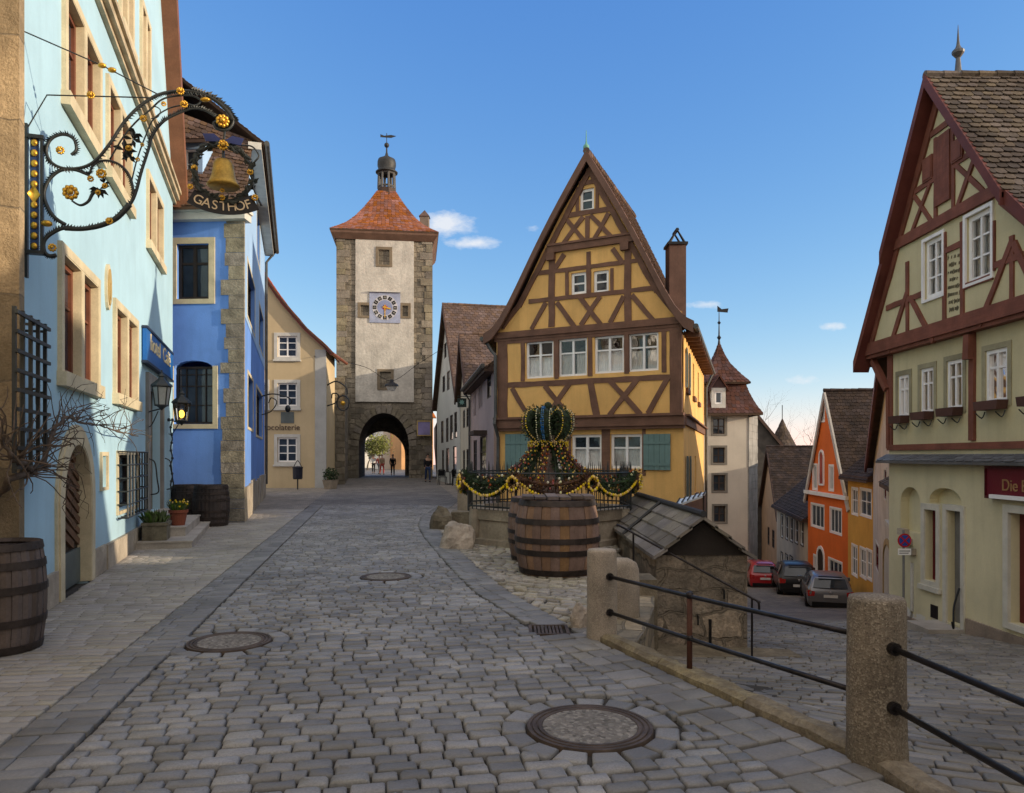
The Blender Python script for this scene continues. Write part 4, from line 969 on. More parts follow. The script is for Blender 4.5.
text('chocolaterie', CF, CF.uv(279.5, 429)[0], CF.uv(281, 430)[1], .43, mat('brown_lettering', (.10, .065, .05), bump=0), ch, out=.02, sx=.98)
bk = V((-.6, 4.4, 0)); rs = []
def gable_slope(pts, out0):
    P = [CF.pt(u, z, .25) for u, z in pts]
    def S(a, b_):
        t = b_*(len(P)-1); i = min(len(P)-2, int(t)); p = P[i].lerp(P[i+1], t-i); return p+bk*a
    return S
edr = [(CF.len+.35, 7.05)]+[(u, z+.14) for u, z in ed_]; edl = [(CF.len-u, z) for u, z in edr]
roof(ch, [gable_slope(edr, 0), gable_slope(edl, 0)], tile_orange, deck_wood, tw=.24, row=.2)
b = MB()
for E in (edr, edl):
    for p, q in zip(E, E[1:]): beamf(b, CF, (p[0], p[1]-.09), (q[0], q[1]-.09), .2, .05, .22)
part('verge_board', b, mat('dark_red_verge', (.12, .03, .025), rough=.7), ch)
b = MB(); tube(b, [CF.pt(CF.len+.35, 7.0, .1), CF.pt(CF.len+.35, 7.0, -4.2)], .09, 8); part('gutter', b, mat('copper_gutter', (.3, .1, .05), rough=.4, metal=.5), ch)

# ------------------------------------------------------------------ gate tower
tower_stone = mat('tower_rubble', (.255, .228, .18), rough=.95, var=.4, vs=.8, fine=6, fvar=.4, bump=1.0, bd=.06, brick=(.75, .38, .025, (.15, .125, .09), .8), streak=.45)
tower_plaster = mat('stained_tower_plaster', (.54, .51, .455), rough=.95, var=.16, vs=1.1, fine=7, fvar=.3, bump=.8, bd=.04, streak=.35, hue=(.56, .53, .47))
TF = Fr((-12.93, 54.7), (-6.02, 55.6)); TW = TF.len
tw = thing('gate_tower', 'tall stone gate tower with plastered front, clock, bell-cast orange roof and arched passage', 'tower', (-9.5, 58.5, 0))
au0, au1 = TF.u(358.5), TF.u(409); zs = 2.35; rise = TF.uv(384, 413)[1]-zs
ao = arch(au0, au1, -.2, zs, rise, 16)
def notch(fr, flip):                                       # wall outline with the passage cut up from the ground
    k = ao[2:]; return [(0, -.2), (au0, -.2)]+[(u, z) for u, z in reversed(k)]+[(au1, -.2), (TW, -.2), (TW, 18.2), (0, 18.2)]
pz = [TF.uv(355.5, 238)[1], TF.uv(384, 402)[1]]; pu = [TF.u(355.5), TF.u(414)]
twin = [TF.rect(378.5, 389.5, 250, 265), TF.rect(360.5, 369, 305.5, 316), TF.rect(402.5, 408, 306, 316.5), TF.rect(380, 391, 372, 388)]
b = MB(); wall(b, TF, notch(TF, 0), [], .2)
for p, q in zip([(au1, -.2)]+ao[2:], ao[2:]+[(au0, -.2)]): b.add([TF.pt(*p), TF.pt(*q), TF.pt(*q, -.32), TF.pt(*p, -.32)], [(0, 1, 2, 3)])
bkf = TF.off(-7)
part_b = MB(); bo = arch(bkf.u(359.5), bkf.u(405), -.2, 1.75, 1.95, 16); wall(part_b, bkf, [(0, -.2), (bo[0][0], -.2)]+[(u, z) for u, z in reversed(bo[2:])]+[(bo[1][0], -.2), (TW, -.2), (TW, 18.2), (0, 18.2)], [], .2)
for u in (0, TW): b.add([TF.pt(u, -.2), TF.pt(u, 18.2), bkf.pt(u, 18.2), bkf.pt(u, -.2)], [(0, 1, 2, 3)], [[(0, -.2), (0, 18.2), (7, 18.2), (7, -.2)]])
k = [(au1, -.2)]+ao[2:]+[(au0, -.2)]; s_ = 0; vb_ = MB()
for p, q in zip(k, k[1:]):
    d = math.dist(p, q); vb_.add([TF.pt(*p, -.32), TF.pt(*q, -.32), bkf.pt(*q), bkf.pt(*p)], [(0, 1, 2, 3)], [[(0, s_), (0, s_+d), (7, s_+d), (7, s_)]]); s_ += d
part('wall', b, tower_stone, tw, recalc=False); part('rear_wall', part_b, tower_stone, tw, recalc=False); part('passage_vault', vb_, mat('shade_dark_vault_stone', (.07, .058, .045), rough=.95, var=.3, vs=1, fine=8, bump=.8, brick=(.7, .35, .02, (.04, .035, .03), .6)), tw, recalc=False)  # vault stone coloured near black for the shade inside the passage
rg = random.Random(11); b = MB()                            # rough corner stones and voussoirs
for side in (0, 1):
    z = -.2; i = 0
    while z < 17.8:
        h = rg.uniform(.4, .62); wd = rg.uniform(.55, 1.0) if i % 2 else rg.uniform(.4, .6)
        u0, u1 = (-.05, wd) if side == 0 else (TW-wd, TW+.05)
        boxf(b, TF, u0, u1, z+.012, z+h-.012, -rg.uniform(.4, .9), .04+rg.uniform(-.01, .05)); z += h; i += 1
c = (au0+au1)/2; hw = (au1-au0)/2
for i in range(17):
    a0, a1 = PI*i/17+.015, PI*(i+1)/17-.015; w = .55+.08*(i % 2)
    prism(b, TF, [(c+hw*math.cos(a0), zs+rise*math.sin(a0)), (c+(hw+w)*math.cos(a0), zs+(rise+w)*math.sin(a0)), (c+(hw+w)*math.cos(a1), zs+(rise+w)*math.sin(a1)), (c+hw*math.cos(a1), zs+rise*math.sin(a1))], -.3, .05+rg.uniform(0, .03))
part('dressed_stones', b, mat('tower_dressed_stone', (.235, .205, .155), rough=.95, var=.35, vs=.7, fine=7, fvar=.4, bump=.9, bd=.05, island=.22), tw)
b = MB(); wall(b, TF, [(pu[0], pz[1]), (pu[1], pz[1]), (pu[1], pz[0]), (pu[0], pz[0])], [rect(r) for r in twin], .3, out=.1)
for a, b_, z0, z1 in ((pu[0], pu[0]+.01, pz[1], pz[0]), (pu[1]-.01, pu[1], pz[1], pz[0]), (pu[0], pu[1], pz[1], pz[1]+.01)): boxf(b, TF, a, b_, z0, z1, -.05, .1)
part('plaster_panel', b, tower_plaster, tw, recalc=False)
for r in twin: window(tw, TF, r, nx=2, rows=(.5,), depth=.25, fw=.07, frame=dark_wood, pane=dark_glass, surround=(.2, mat('brown_window_stone', (.2, .16, .11), rough=.9, var=.2), .05), out=.1)
# clock
cu, cz = TF.uv(385, 308); hs_ = 15.2*55/740
ck = thing('tower_clock', 'square blue painted clock face with twelve black numerals on the tower', 'clock', TF.pt(cu, cz, .12)[:])
b = MB(); boxf(b, TF, cu-hs_, cu+hs_, cz-hs_, cz+hs_, .1, .16); face = part('dial_board', b, mat('pale_blue_dial', (.33, .37, .50), rough=.7, var=.15, vs=2), ck)
b = MB(); prism(b, TF, [(cu+.93*math.cos(2*PI*i/40), cz+.93*math.sin(2*PI*i/40)) for i in range(40)], .161, .17); part('dial_ring', b, mat('pale_dial_ring', (.52, .52, .55), rough=.7), face)
b = MB(); prism(b, TF, [(cu+.56*math.cos(2*PI*i/40), cz+.56*math.sin(2*PI*i/40)) for i in range(40)], .171, .176); part('dial_centre', b, mat('blue_dial_centre', (.24, .28, .44), rough=.7), face)
b = MB(); nb = MB()
for i, s_ in enumerate(('XII', 'I', 'II', 'III', 'IV', 'V', 'VI', 'VII', 'VIII', 'IX', 'X', 'XI')):
    a = PI/2-2*PI*i/12+.0; c_ = V((cu+.75*math.cos(a), cz+.75*math.sin(a))); k = .185
    prism(b, TF, [(c_.x+k*math.cos(a+PI/4+j*PI/2), c_.y+k*math.sin(a+PI/4+j*PI/2)) for j in range(4)], .171, .18)
    text(s_, TF, c_.x-.065*math.cos(a), c_.y-.065*math.sin(a), .19, None, nb, out=.182, depth=.003, rot=a-PI/2, sx=.7)
part('numeral_plates', b, mat('black_numeral', (.01, .01, .012), rough=.5), face); part('lettering', nb, mat('cream_numerals', (.6, .58, .5), bump=0), face, recalc=False)
b = MB(); prism(b, TF, [(cu+(.24 if i % 2 else .13)*math.cos(2*PI*i/16), cz+(.24 if i % 2 else .13)*math.sin(2*PI*i/16)) for i in range(16)], .177, .19); part('red_star', b, mat('clock_red', (.4, .02, .02), rough=.6), face)
b = MB(); beamf(b, TF, (cu, cz+.2), (cu, cz-.72), .07, .195, .205); beamf(b, TF, (cu-.15, cz+.04), (cu+.42, cz-.1), .1, .207, .217); part('hands', b, gold, ck)
b = MB(); boxf(b, TF, cu-hs_-.05, cu+hs_+.05, cz+hs_+.002, cz+hs_+.07, .08, .3); part('drip_ledge', b, pale_trim, ck)
# roof: soffit, bell-cast pyramid, lantern with onion dome
hwid = TW/2; cT = TF.pt(hwid, 0, -3.5); rotT = math.atan2(TF.d.y, TF.d.x)
def ringp(h, z): return [cT+Matrix.Rotation(rotT, 3, 'Z') @ V((sx*h, sy*h, 0))+V((0, 0, z)) for sx, sy in ((-1, -1), (1, -1), (1, 1), (-1, 1))]
prof = [(3.98, 18.35), (3.45, 18.72), (2.85, 19.2), (2.2, 19.95), (1.6, 20.85), (1.1, 21.7), (.72, 22.4)]
def pyr(k):
    def S(a, b_):
        t = b_*(len(prof)-1); i = min(len(prof)-2, int(t)); h = prof[i][0]+(prof[i+1][0]-prof[i][0])*(t-i); z = prof[i][1]+(prof[i+1][1]-prof[i][1])*(t-i)
        r = ringp(h, z); return r[k].lerp(r[(k+1) % 4], a)
    return S
roof(tw, [pyr(k) for k in range(4)], mat('tower_orange_tiles', (.26, .092, .048), rough=.85, var=.3, vs=.4, fine=12, fvar=.25, bump=.4, island=.25), deck_wood, tw=.3, row=.24)
b = MB()
for (h0, z0), (h1, z1) in (((3.46, 16.9), (3.62, 17.7)), ((3.62, 17.7), (3.92, 18.1)), ((3.92, 18.1), (3.96, 18.32))):
    r0, r1 = ringp(h0, z0), ringp(h1, z1)
    for k in range(4):
        if z0 < 17 and k == 0: continue
        b.quad(r0[k], r0[(k+1) % 4], r1[(k+1) % 4], r1[k])
part('eaves_soffit', b, mat('brown_eaves_boards', (.17, .10, .07), rough=.8, var=.2, vs=2), tw, recalc=False)
lt = MB(); za = 22.2
copper = mat('dark_patina_copper', (.045, .047, .048), rough=.55, var=.3, vs=2, metal=.3)
lathe(lt, [(.95, za-.1), (.8, za+0.190), (.72, za+0.228), (.72, za+0.570)], cT, 8, PI/8, closed=True)
lan = part('lantern_turret', lt, mat('brown_turret_wood', (.07, .045, .035), rough=.75, var=.2, vs=3), tw)
b = MB()
for i in range(8): a = PI/8+i*PI/4; tube(b, [cT+V((.66*math.cos(a), .66*math.sin(a), za+0.532)), cT+V((.62*math.cos(a), .62*math.sin(a), za+1.862))], .1, 6)
for z in (za+0.722, za+1.786): q = [cT+V((.66*math.cos(PI/8+i*PI/4), .66*math.sin(PI/8+i*PI/4), z)) for i in range(9)]; tube(b, q, .09, 5)
part('posts', b, mat('grey_turret_posts', (.10, .10, .098), rough=.7, var=.2), lan, recalc=False)
b = MB(); lathe(b, [(.86, za+1.839), (.88, za+1.915), (.7, za+2.037), (.66, za+2.166), (.74, za+2.432), (.73, za+2.698), (.66, za+2.926), (.35, za+3.078), (.14, za+3.230), (.07, za+3.496), (.05, za+3.952)], cT, 16); part('onion_dome', b, copper, lan, smooth=True)
b = MB(); ball(b, cT+V((0, 0, za+4.066)), .2, 10, 7); tube(b, [cT+V((0, 0, za+3.952)), cT+V((0, 0, za+5.016))], .03, 5); part('ball_finial', b, copper, lan)
b = MB(); prism(b, Fr(cT[:2], (cT.x+1, cT.y)), [(-.5, za+4.712), (.35, za+4.651), (.75, za+4.788), (.35, za+4.879), (-.2, za+4.818), (-.5, za+4.940)], -.02, .02); part('weather_vane', b, copper, lan)
b = MB(); cc = TF.pt(TW-.5, 0, -3.3); box(b, cc.x-.35, cc.x+.35, cc.y-.35, cc.y+.35, 18.7, 20.6); chn = part('chimney', b, mat('grey_chimney', (.2, .17, .14), rough=.9, var=.2), tw)
b = MB(); k = [cc+V((x*.42, y*.42, 20.6)) for x, y in ((-1, -1), (1, -1), (1, 1), (-1, 1))]+[cc+V((0, 0, 21.2))]; b.add(k, [(0, 1, 4), (1, 2, 4), (2, 3, 4), (3, 0, 4), (3, 2, 1, 0)]); part('chimney_cap', b, tile_brown, chn)
b = MB(); f = Fr((-12.7, 54.6), (-10.3, 42.9)); boxf(b, f, 0, f.len, -.2, 6.2, -.6, 0); o = part('gap_wall', b, tower_stone); tag(o, 'stone wall added to darken the gap between beige house and gate tower', 'wall')  # added wall that keeps the gap dark
# hanging street lamp on wires, wall signs
hl = thing('hanging_lamp', 'street lamp hung on thin wires before the tower front', 'street lamp', (-8.5, 51, 6.5))
lc = at(391.5, 386, 50); b = MB(); tube(b, curve([at(314, 356, 38.4), at(365, 367, 46), lc+V((0, 0, .35)), at(418, 364, 50.5), at(443, 348, 47)]), .018, 4); part('wire', b, iron, hl, recalc=False)
b = MB(); lathe(b, [(.5, .0), (.42, .12), (.14, .28), (.08, .45)], lc, 10); part('hood', b, iron, hl); b = MB(); lathe(b, [(.24, -.32), (.38, -.0)], lc, 6); part('lamp_glass', b, mat('white_lamp_glass', (.7, .7, .68), rough=.2), hl)
b = MB(); r_ = TF.rect(418, 430, 422, 435); boxf(b, TF, *r_, .3, .36); o = part('sign_board', b, mat('blue_white_sign', (.25, .22, .42), rough=.5)); tag(o, 'small square notice on the tower wall right of the passage', 'sign')
r2 = (r_[0]-.09, r_[1]+.09, r_[2]-.09, r_[3]+.09); b = MB()
for a, b_, c_, d in ((r2[0], r_[0], r2[2], r2[3]), (r_[1], r2[1], r2[2], r2[3]), (r_[0], r_[1], r2[2], r_[2]), (r_[0], r_[1], r_[3], r2[3])): boxf(b, TF, a, b_, c_, d, .28, .38)
fo = part('sign_frame', b, mat('ochre_frame', (.45, .33, .14))); fo.parent = o; ORG[fo.name] = V((0, 0, 0))
b = MB(); fp = CS.pt(.6, 4.6, 0); bs2 = thing('scroll_bracket_sign', 'ornate curled iron sign bracket on the corner of the beige house', 'sign', fp[:]); q = Fr((fp.x, fp.y), (fp.x+1, fp.y-.05))
tube(b, curve([q.pt(0, 5.4), q.pt(.5, 5.6), q.pt(1.0, 5.3), q.pt(1.1, 4.9)]), .04, 5); tube(b, curve([q.pt(0, 4.3), q.pt(.5, 4.5), q.pt(.6, 4.9), q.pt(.3, 4.95), q.pt(.25, 4.7)]), .035, 5); tube(b, [q.pt(.85+.33*math.cos(i*PI/6), 4.45+.4*math.sin(i*PI/6)) for i in range(13)], .04, 5); part('bracket', b, wrought, bs2, recalc=False)
b = MB(); ball(b, q.pt(.85, 4.45), .13, 8, 6); part('emblem', b, gold, bs2, smooth=True)
# ------------------------------------------------------------------ ochre half-timbered house at the fork
ochre = mat('ochre_plaster', (.74, .44, .15), rough=.92, var=.12, vs=.9, fine=30, fvar=.08, bump=.5, bd=.015, streak=.26, dirt=(.0, 1.0, .3, (.3, .19, .09)))
timber_y = mat('brown_timber', (.19, .098, .064), rough=.75, var=.25, vs=3, fine=40, fvar=.2, bump=.3, grain=.45)
teal = mat('teal_shutter_paint', (.145, .235, .225), rough=.6, var=.1, vs=3, fine=40, bump=.15)
lace = mat('white_lace_curtain', (.72, .71, .68), rough=.95, var=.08, vs=9, fine=60, bump=0)
A = V((-.39, 22.0)); B = V((4.5, 19.4)); C_ = V((7.6, 29.3)); D_ = V((1.6, 33.0))
YG = Fr(A, B); YF = YG.off(.14); YL = YF.len; YS = Fr(B, C_)
yh = thing('half_timbered_house', 'narrow ochre half-timbered house with steep gable at the fork behind the fountain', 'building', (3, 25, 0))
Z3 = lambda x, y: (470+x/3.938, 130+y/3.938); Z7 = lambda x, y: (460+x/3.938, 310+y/3.938)
up_w = [YF.rect(*r) for r in ((526, 553.5, 341, 378), (558.5, 587, 338.5, 376), (594.5, 624, 335.5, 373), (628.5, 658.5, 332.5, 371))]
mid_w = [YF.rect(*r) for r in ((571, 586.3, 272.5, 294), (593.5, 608.7, 270.5, 292.5))]
at_w = [YF.rect(579.8, 594, 188.5, 211)]
gr_w = [YG.rect(*r) for r in ((541, 563, 435, 469), (571.5, 601.5, 434.5, 468.5), (610.5, 642, 434, 468.5))]
H0, H1, AP = 2.58, 5.22, 9.72; um = YF.u(590)
b = MB()
wall(b, YG, [(0, -.4), (YL, -3.4), (YL, H0), (0, H0)], [rect(r) for r in gr_w], .14)
kick = lambda t: .38*t*(1-t)**4/.082                        # the rafters kick out at the feet
ge = lambda e, t: (e+(um-e)*t, H1+.2*(1-t)+(AP+.08-H1)*t-kick(t))
wall(b, YF, [(0, H0), (YL, H0)]+[ge(YL, t) for t in (0, .08, .16, .25, .35, .5, .7)]+[(um, AP)]+[ge(0, t) for t in (.7, .5, .35, .25, .16, .08, 0)], [rect(r) for r in up_w+mid_w+at_w], .12)
b.quad(YG.pt(0, H0), YG.pt(YL, H0), YF.pt(YL, H0), YF.pt(0, H0))
part('front_wall', b, ochre, yh, recalc=False)
sw_ = []
for u in (.75, 3.6, 6.2): sw_.append((u, u+.75, 3.5, 4.55))
for u in (1.0, 4.6): sw_.append((u, u+.75, .45, 1.65))
b = MB(); wall(b, YS, [(0, -5), (YS.len, -5), (YS.len, 5.0), (0, 5.0)], [rect(r) for r in sw_], .14)
b.quad(V((*A, -1)), V((*D_, -1)), V((*D_, H1)), V((*A, H1))); b.quad(V((*C_, -5)), V((*D_, -5)), V((*D_, H1)), V((*C_, H1)))
mid = (C_+D_)/2; b.add([V((*C_, H1)), V((*D_, H1)), V((mid.x, mid.y, 11.2))], [(0, 1, 2)])
part('side_wall', b, ochre, yh, recalc=False)
# timber frame of the front
b = MB(); o0, o1 = -.05, .022
def bz(lst, w, Z, fr=YF): beams_px(b, fr, [(*Z(x0, y0), *Z(x1, y1), *ww) for x0, y0, x1, y1, *ww in lst], w, o0, o1)
bz([(155, 118, 182, 455), (838, 50, 862, 415)], .32, Z7)
bz([(513, 278, 540, 425)], .20, Z7)
bz([(245, 128, 252, 280), (372, 115, 388, 270), (505, 100, 520, 260), (650, 90, 662, 250), (795, 80, 812, 245)], .13, Z7)
bz([(180, 302, 838, 258)], .15, Z7); bz([(180, 118, 838, 70)], .2, Z7)
o1 = .03; bz([(205, 308, 258, 400), (335, 298, 402, 382), (432, 288, 365, 385), (590, 278, 712, 412), (700, 272, 588, 415), (822, 262, 742, 408)], .14, Z7)
o1 = .022; bz([(320, 490, 325, 775), (616, 470, 628, 752)], .19, Z3); bz([(466, 480, 470, 660)], .13, Z3)
bz([(270, 558, 672, 520), (232, 671, 728, 628)], .12, Z3)
bz([(380, 560, 385, 650), (557, 545, 562, 636)], .1, Z3)
o1 = .03; bz([(372, 490, 335, 545), (562, 468, 602, 525), (300, 680, 242, 785), (342, 680, 412, 775), (435, 660, 515, 765), (512, 655, 438, 770), (607, 655, 553, 760), (638, 650, 720, 748)], .13, Z3)
bz([(378, 348, 452, 440), (447, 342, 368, 446), (475, 336, 568, 432), (547, 328, 485, 438)], .12, Z3)
o1 = .022; bz([(463, 338, 463, 440)], .12, Z3); bz([(375, 335, 548, 315), (430, 212, 492, 204)], .13, Z3); bz([(425, 225, 422, 325), (500, 218, 502, 318)], .1, Z3)
o1 = .04
for e, s_ in ((0, 1), (YL, -1)):
    beamf(b, YF, ge(e+s_*.14, .22), (um+s_*.04, AP-.1), .15, o0, .045); beamf(b, YF, ge(e+s_*.2, .0), ge(e+s_*.14, .24), .14, o0, .04)
zt = YF.uv(*Z3(475, 452))[1]; hw_ = (AP-zt)/(AP-H1)*YL/2
boxf(b, YF, um-hw_+.1, um+hw_-.1, zt-.09, zt+.09, o0, .1); boxf(b, YF, um-hw_+.1, um+hw_-.1, zt+.091, zt+.15, o0, .14)
for x in (322, 613): uu = YF.uv(*Z3(x, 500))[0]; boxf(b, YF, uu-.12, uu+.12, zt-.3, zt-.095, o0, .14)
boxf(b, YF, -.05, YL+.05, H1-.12, H1+.06, o0, .08); boxf(b, YF, -.05, YL+.05, H1-.2, H1-.122, o0, .04)
boxf(b, YF, -.06, YL+.06, H0-.12, H0+.13, -.12, .06); boxf(b, YF, -.06, YL+.06, H0+.132, H0+.2, -.1, .12); boxf(b, YF, -.04, YL+.04, H0-.2, H0-.122, -.13, .0)
part('timber_frame', b, timber_y, yh)
for r, cf, cg in zip(up_w, (.58, .64, .60, .55), (.02, .05, .015, .07)): window(yh, YF, r, nx=2, rows=(.62,), depth=.1, fw=.062, bar=.042, frame=white_paint, pane=lit_glass, curtain=(lace, cf, cg))
for r in mid_w+at_w: window(yh, YF, r, nx=1, rows=(.5,), depth=.1, fw=.075, bar=.045, frame=white_paint, pane=dark_glass)
for r in gr_w:
    window(yh, YG, r, nx=2, rows=(.6,), depth=.12, fw=.075, bar=.05, frame=white_paint, pane=lit_glass, curtain=(lace, .58, .02))
b = MB(); u0, u1, z0, z1 = YG.u(565), YG.u(643.5), YG.uv(606, 470)[1], YG.uv(606, 433)[1]
for a, b_, c, d in ((YG.u(565), gr_w[1][0]-.01, z0-.05, z1+.1), (gr_w[1][1]+.01, gr_w[2][0]-.01, z0-.05, z1+.1), (gr_w[2][1]+.01, u1+.06, z0-.05, z1+.1), (YG.u(565), u1+.06, z1+.11, z1+.2), (YG.u(565), u1+.06, z0-.14, z0-.06)): boxf(b, YG, a, b_, c, d, -.04, .025)
part('window_casing', b, timber_y, yh)
for x0, x1 in ((506, 532), (644, 671)):
    s = MB(); r = YG.rect(x0, x1, 434, 470); n = 5
    for i in range(n): a = r[0]+(r[1]-r[0])*i/n; boxf(s, YG, a+.003, a+(r[1]-r[0])/n-.003, r[2], r[3], .035, .06)
    for t in (.12, .72): z = r[2]+(r[3]-r[2])*t; boxf(s, YG, r[0]+.02, r[1]-.02, z, z+.07, .0605, .08)
    part('shutter', s, teal, yh)
for r in sw_:
    window(yh, YS, r, nx=2, rows=(.6,), depth=.1, fw=.07, frame=white_paint, pane=dark_glass, sill=(timber_y, .08))
    for e, s_ in ((r[0], -1), (r[1], 1)) if r[0] < 2 else ():
        s = MB(); a, b_ = sorted((e+s_*.03, e+s_*.36)); boxf(s, YS, a, b_, r[2], r[3], .03, .06); boxf(s, YS, a+.04, b_-.04, r[2]+.1, r[3]-.1, .0605, .07); part('shutter', s, mat('grey_green_shutter', (.11, .13, .11), rough=.6, var=.15), yh)
b = MB(); boxf(b, YS, -.02, YS.len, H0-.1, H0+.12, -.1, .07); boxf(b, YS, -.0, YS.len, H0+.121, H0+.17, -.1, .16)
for i in range(14): u = .2+i*.72; beamf(b, YS, (u, 4.78), (u, 4.94), .1, .0, .38)
part('side_timbers', b, timber_y, yh)
# roof
ov = .26; F0 = YF.pt(um, AP+.26, ov); R1 = V((5.0, 30.2, 11.4))
e_r0, e_r1 = V((*(YF.o+YF.d*(YL+.36)+YF.n*ov), 5.06)), V((C_.x+.42, C_.y+.3, 5.06))
e_l0, e_l1 = V((*(YF.o-YF.d*.30+YF.n*ov), 5.2)), V((D_.x-.6, D_.y+.2, 5.1))
def kicked(S0):
    def S(a, b_): return S0(a, b_)-V((0, 0, kick(b_)))
    return S
SR = kicked(bil(e_r0, e_r1, F0, R1)); SL = kicked(bil(e_l1, e_l0, R1, F0))
roof(yh, [SR, SL], tile_brown, deck_wood, tw=.19, row=.16)
b = MB()
for S, a in ((SR, 0), (SL, 1)):                              # barge boards follow the flared slope
    for i in range(12):
        p, q = S(a, i/12), S(a, (i+1)/12); f = V((YF.n.x, YF.n.y, 0)); dn = V((0, 0, -.26)); up_ = V((0, 0, .05))
        b.add([p+up_+f*.02, q+up_+f*.02, q+dn+f*.02, p+dn+f*.02, p+up_-f*.06, q+up_-f*.06, q+dn-f*.06, p+dn-f*.06], [(0, 1, 2, 3), (4, 7, 6, 5), (0, 4, 5, 1), (3, 2, 6, 7)])
part('barge_board', b, mat('barge_brown', (.15, .08, .055), rough=.7, var=.2, vs=2, bump=.2), yh)
rc = MB(); ridge_caps(rc, F0+V((0, 0, .03)), R1+V((0, 0, .03))); part('ridge_tiles', rc, tile_brown, yh, recalc=False)
b = MB(); c = F0+V((0, .05, 0)); lathe(b, [(.07, .0), (.06, .08), (.085, .11), (.08, .18), (.03, .24), (.016, .32), (.008, .6), (.001, .62)], c, 12); part('finial', b, mat('verdigris', (.13, .33, .26), rough=.6, var=.2), yh, smooth=True)
cx, cy = 5.13, 23.2; b = MB(); box(b, cx-.26, cx+.26, cy-.3, cy+.3, 5.6, 8.2); chm = part('chimney', b, mat('brown_chimney_plaster', (.135, .078, .06), rough=.9, var=.2, vs=2, streak=.3), yh)
b = MB(); box(b, cx-.31, cx+.31, cy-.35, cy+.35, 8.201, 8.28)
for yy in (-.2, .2): tube(b, [V((cx-.24, cy+yy, 8.27)), V((cx, cy+yy, 8.68)), V((cx+.24, cy+yy, 8.27))], .045, 5)
tube(b, [V((cx, cy-.25, 8.68)), V((cx, cy+.25, 8.68))], .06, 6); part('chimney_cap', b, iron, chm)
dm = None
b = MB(); tube(b, [e_r0+V((.05, -.05, -.1)), e_r1+V((.06, 0, -.1))], .07, 8); tube(b, [e_r1+V((-.1, -.4, -.15)), YS.pt(YS.len-.3, 4.3, .1), YS.pt(YS.len-.3, -3.5, .1)], .05, 8)
tube(b, [YF.pt(-.28, 5.05, .15), YF.pt(-.15, 4.8, .1), YF.pt(.02, 4.6, .1), YF.pt(.02, 2.9, .1), YF.pt(.02, 2.6, .16), YG.pt(.02, 2.2, .08), YG.pt(.02, .0, .08)], .05, 8)
part('gutter', b, gutter_metal, yh, recalc=False)
b = MB(); tube(b, [e_l0+V((-.05, 0, -.1)), e_l1+V((-.05, 0, -.1))], .07, 8); part('gutter', b, gutter_metal, yh, recalc=False)
b = MB(); boxf(b, YG, .05, YL-.05, -3, .32, -.1, .03); part('plinth', b, mat('brown_plinth', (.12, .085, .06), rough=.9, var=.25, vs=2), yh)
# glazed canopy over the side door
cn = thing('glass_canopy', 'small pale glazed canopy on the lane side of the ochre house', 'canopy', (4.6, 18.2, .9))
p = [at(x, y, Y) for x, y, Y in ((676, 505, 16.6), (703, 495.5, 18.6), (706, 491.5, 19.3), (680, 499, 17.3))]; b = MB()
b.add(p+[q-V((0, 0, .05)) for q in p], [(0, 1, 2, 3), (7, 6, 5, 4), (0, 4, 5, 1), (1, 5, 6, 2), (2, 6, 7, 3), (3, 7, 4, 0)]); part('glazing', b, mat('milky_glazing', (.62, .66, .68), rough=.3, var=.1), cn)
b = MB()
for i in range(6): t = i/5; tube(b, [p[0].lerp(p[1], t)+V((0, 0, .02)), p[3].lerp(p[2], t)+V((0, 0, .02))], .018, 5)
for i in (0, 1): tube(b, [p[i], V((p[i].x, p[i].y, -2.3))], .035, 6)
part('canopy_frame', b, dark_wood, cn, recalc=False)
b = MB(); q = [V((x.x, x.y, 0)) for x in p]; 
for i in (0, 1): b.quad(q[i]+V((0, 0, -2.4)), q[i+1]+V((0, 0, -2.4)), q[i+1]+V((0, 0, p[i+1].z-.06)), q[i]+V((0, 0, p[i].z-.06)))
part('board_side', b, timber_y, cn, recalc=False)

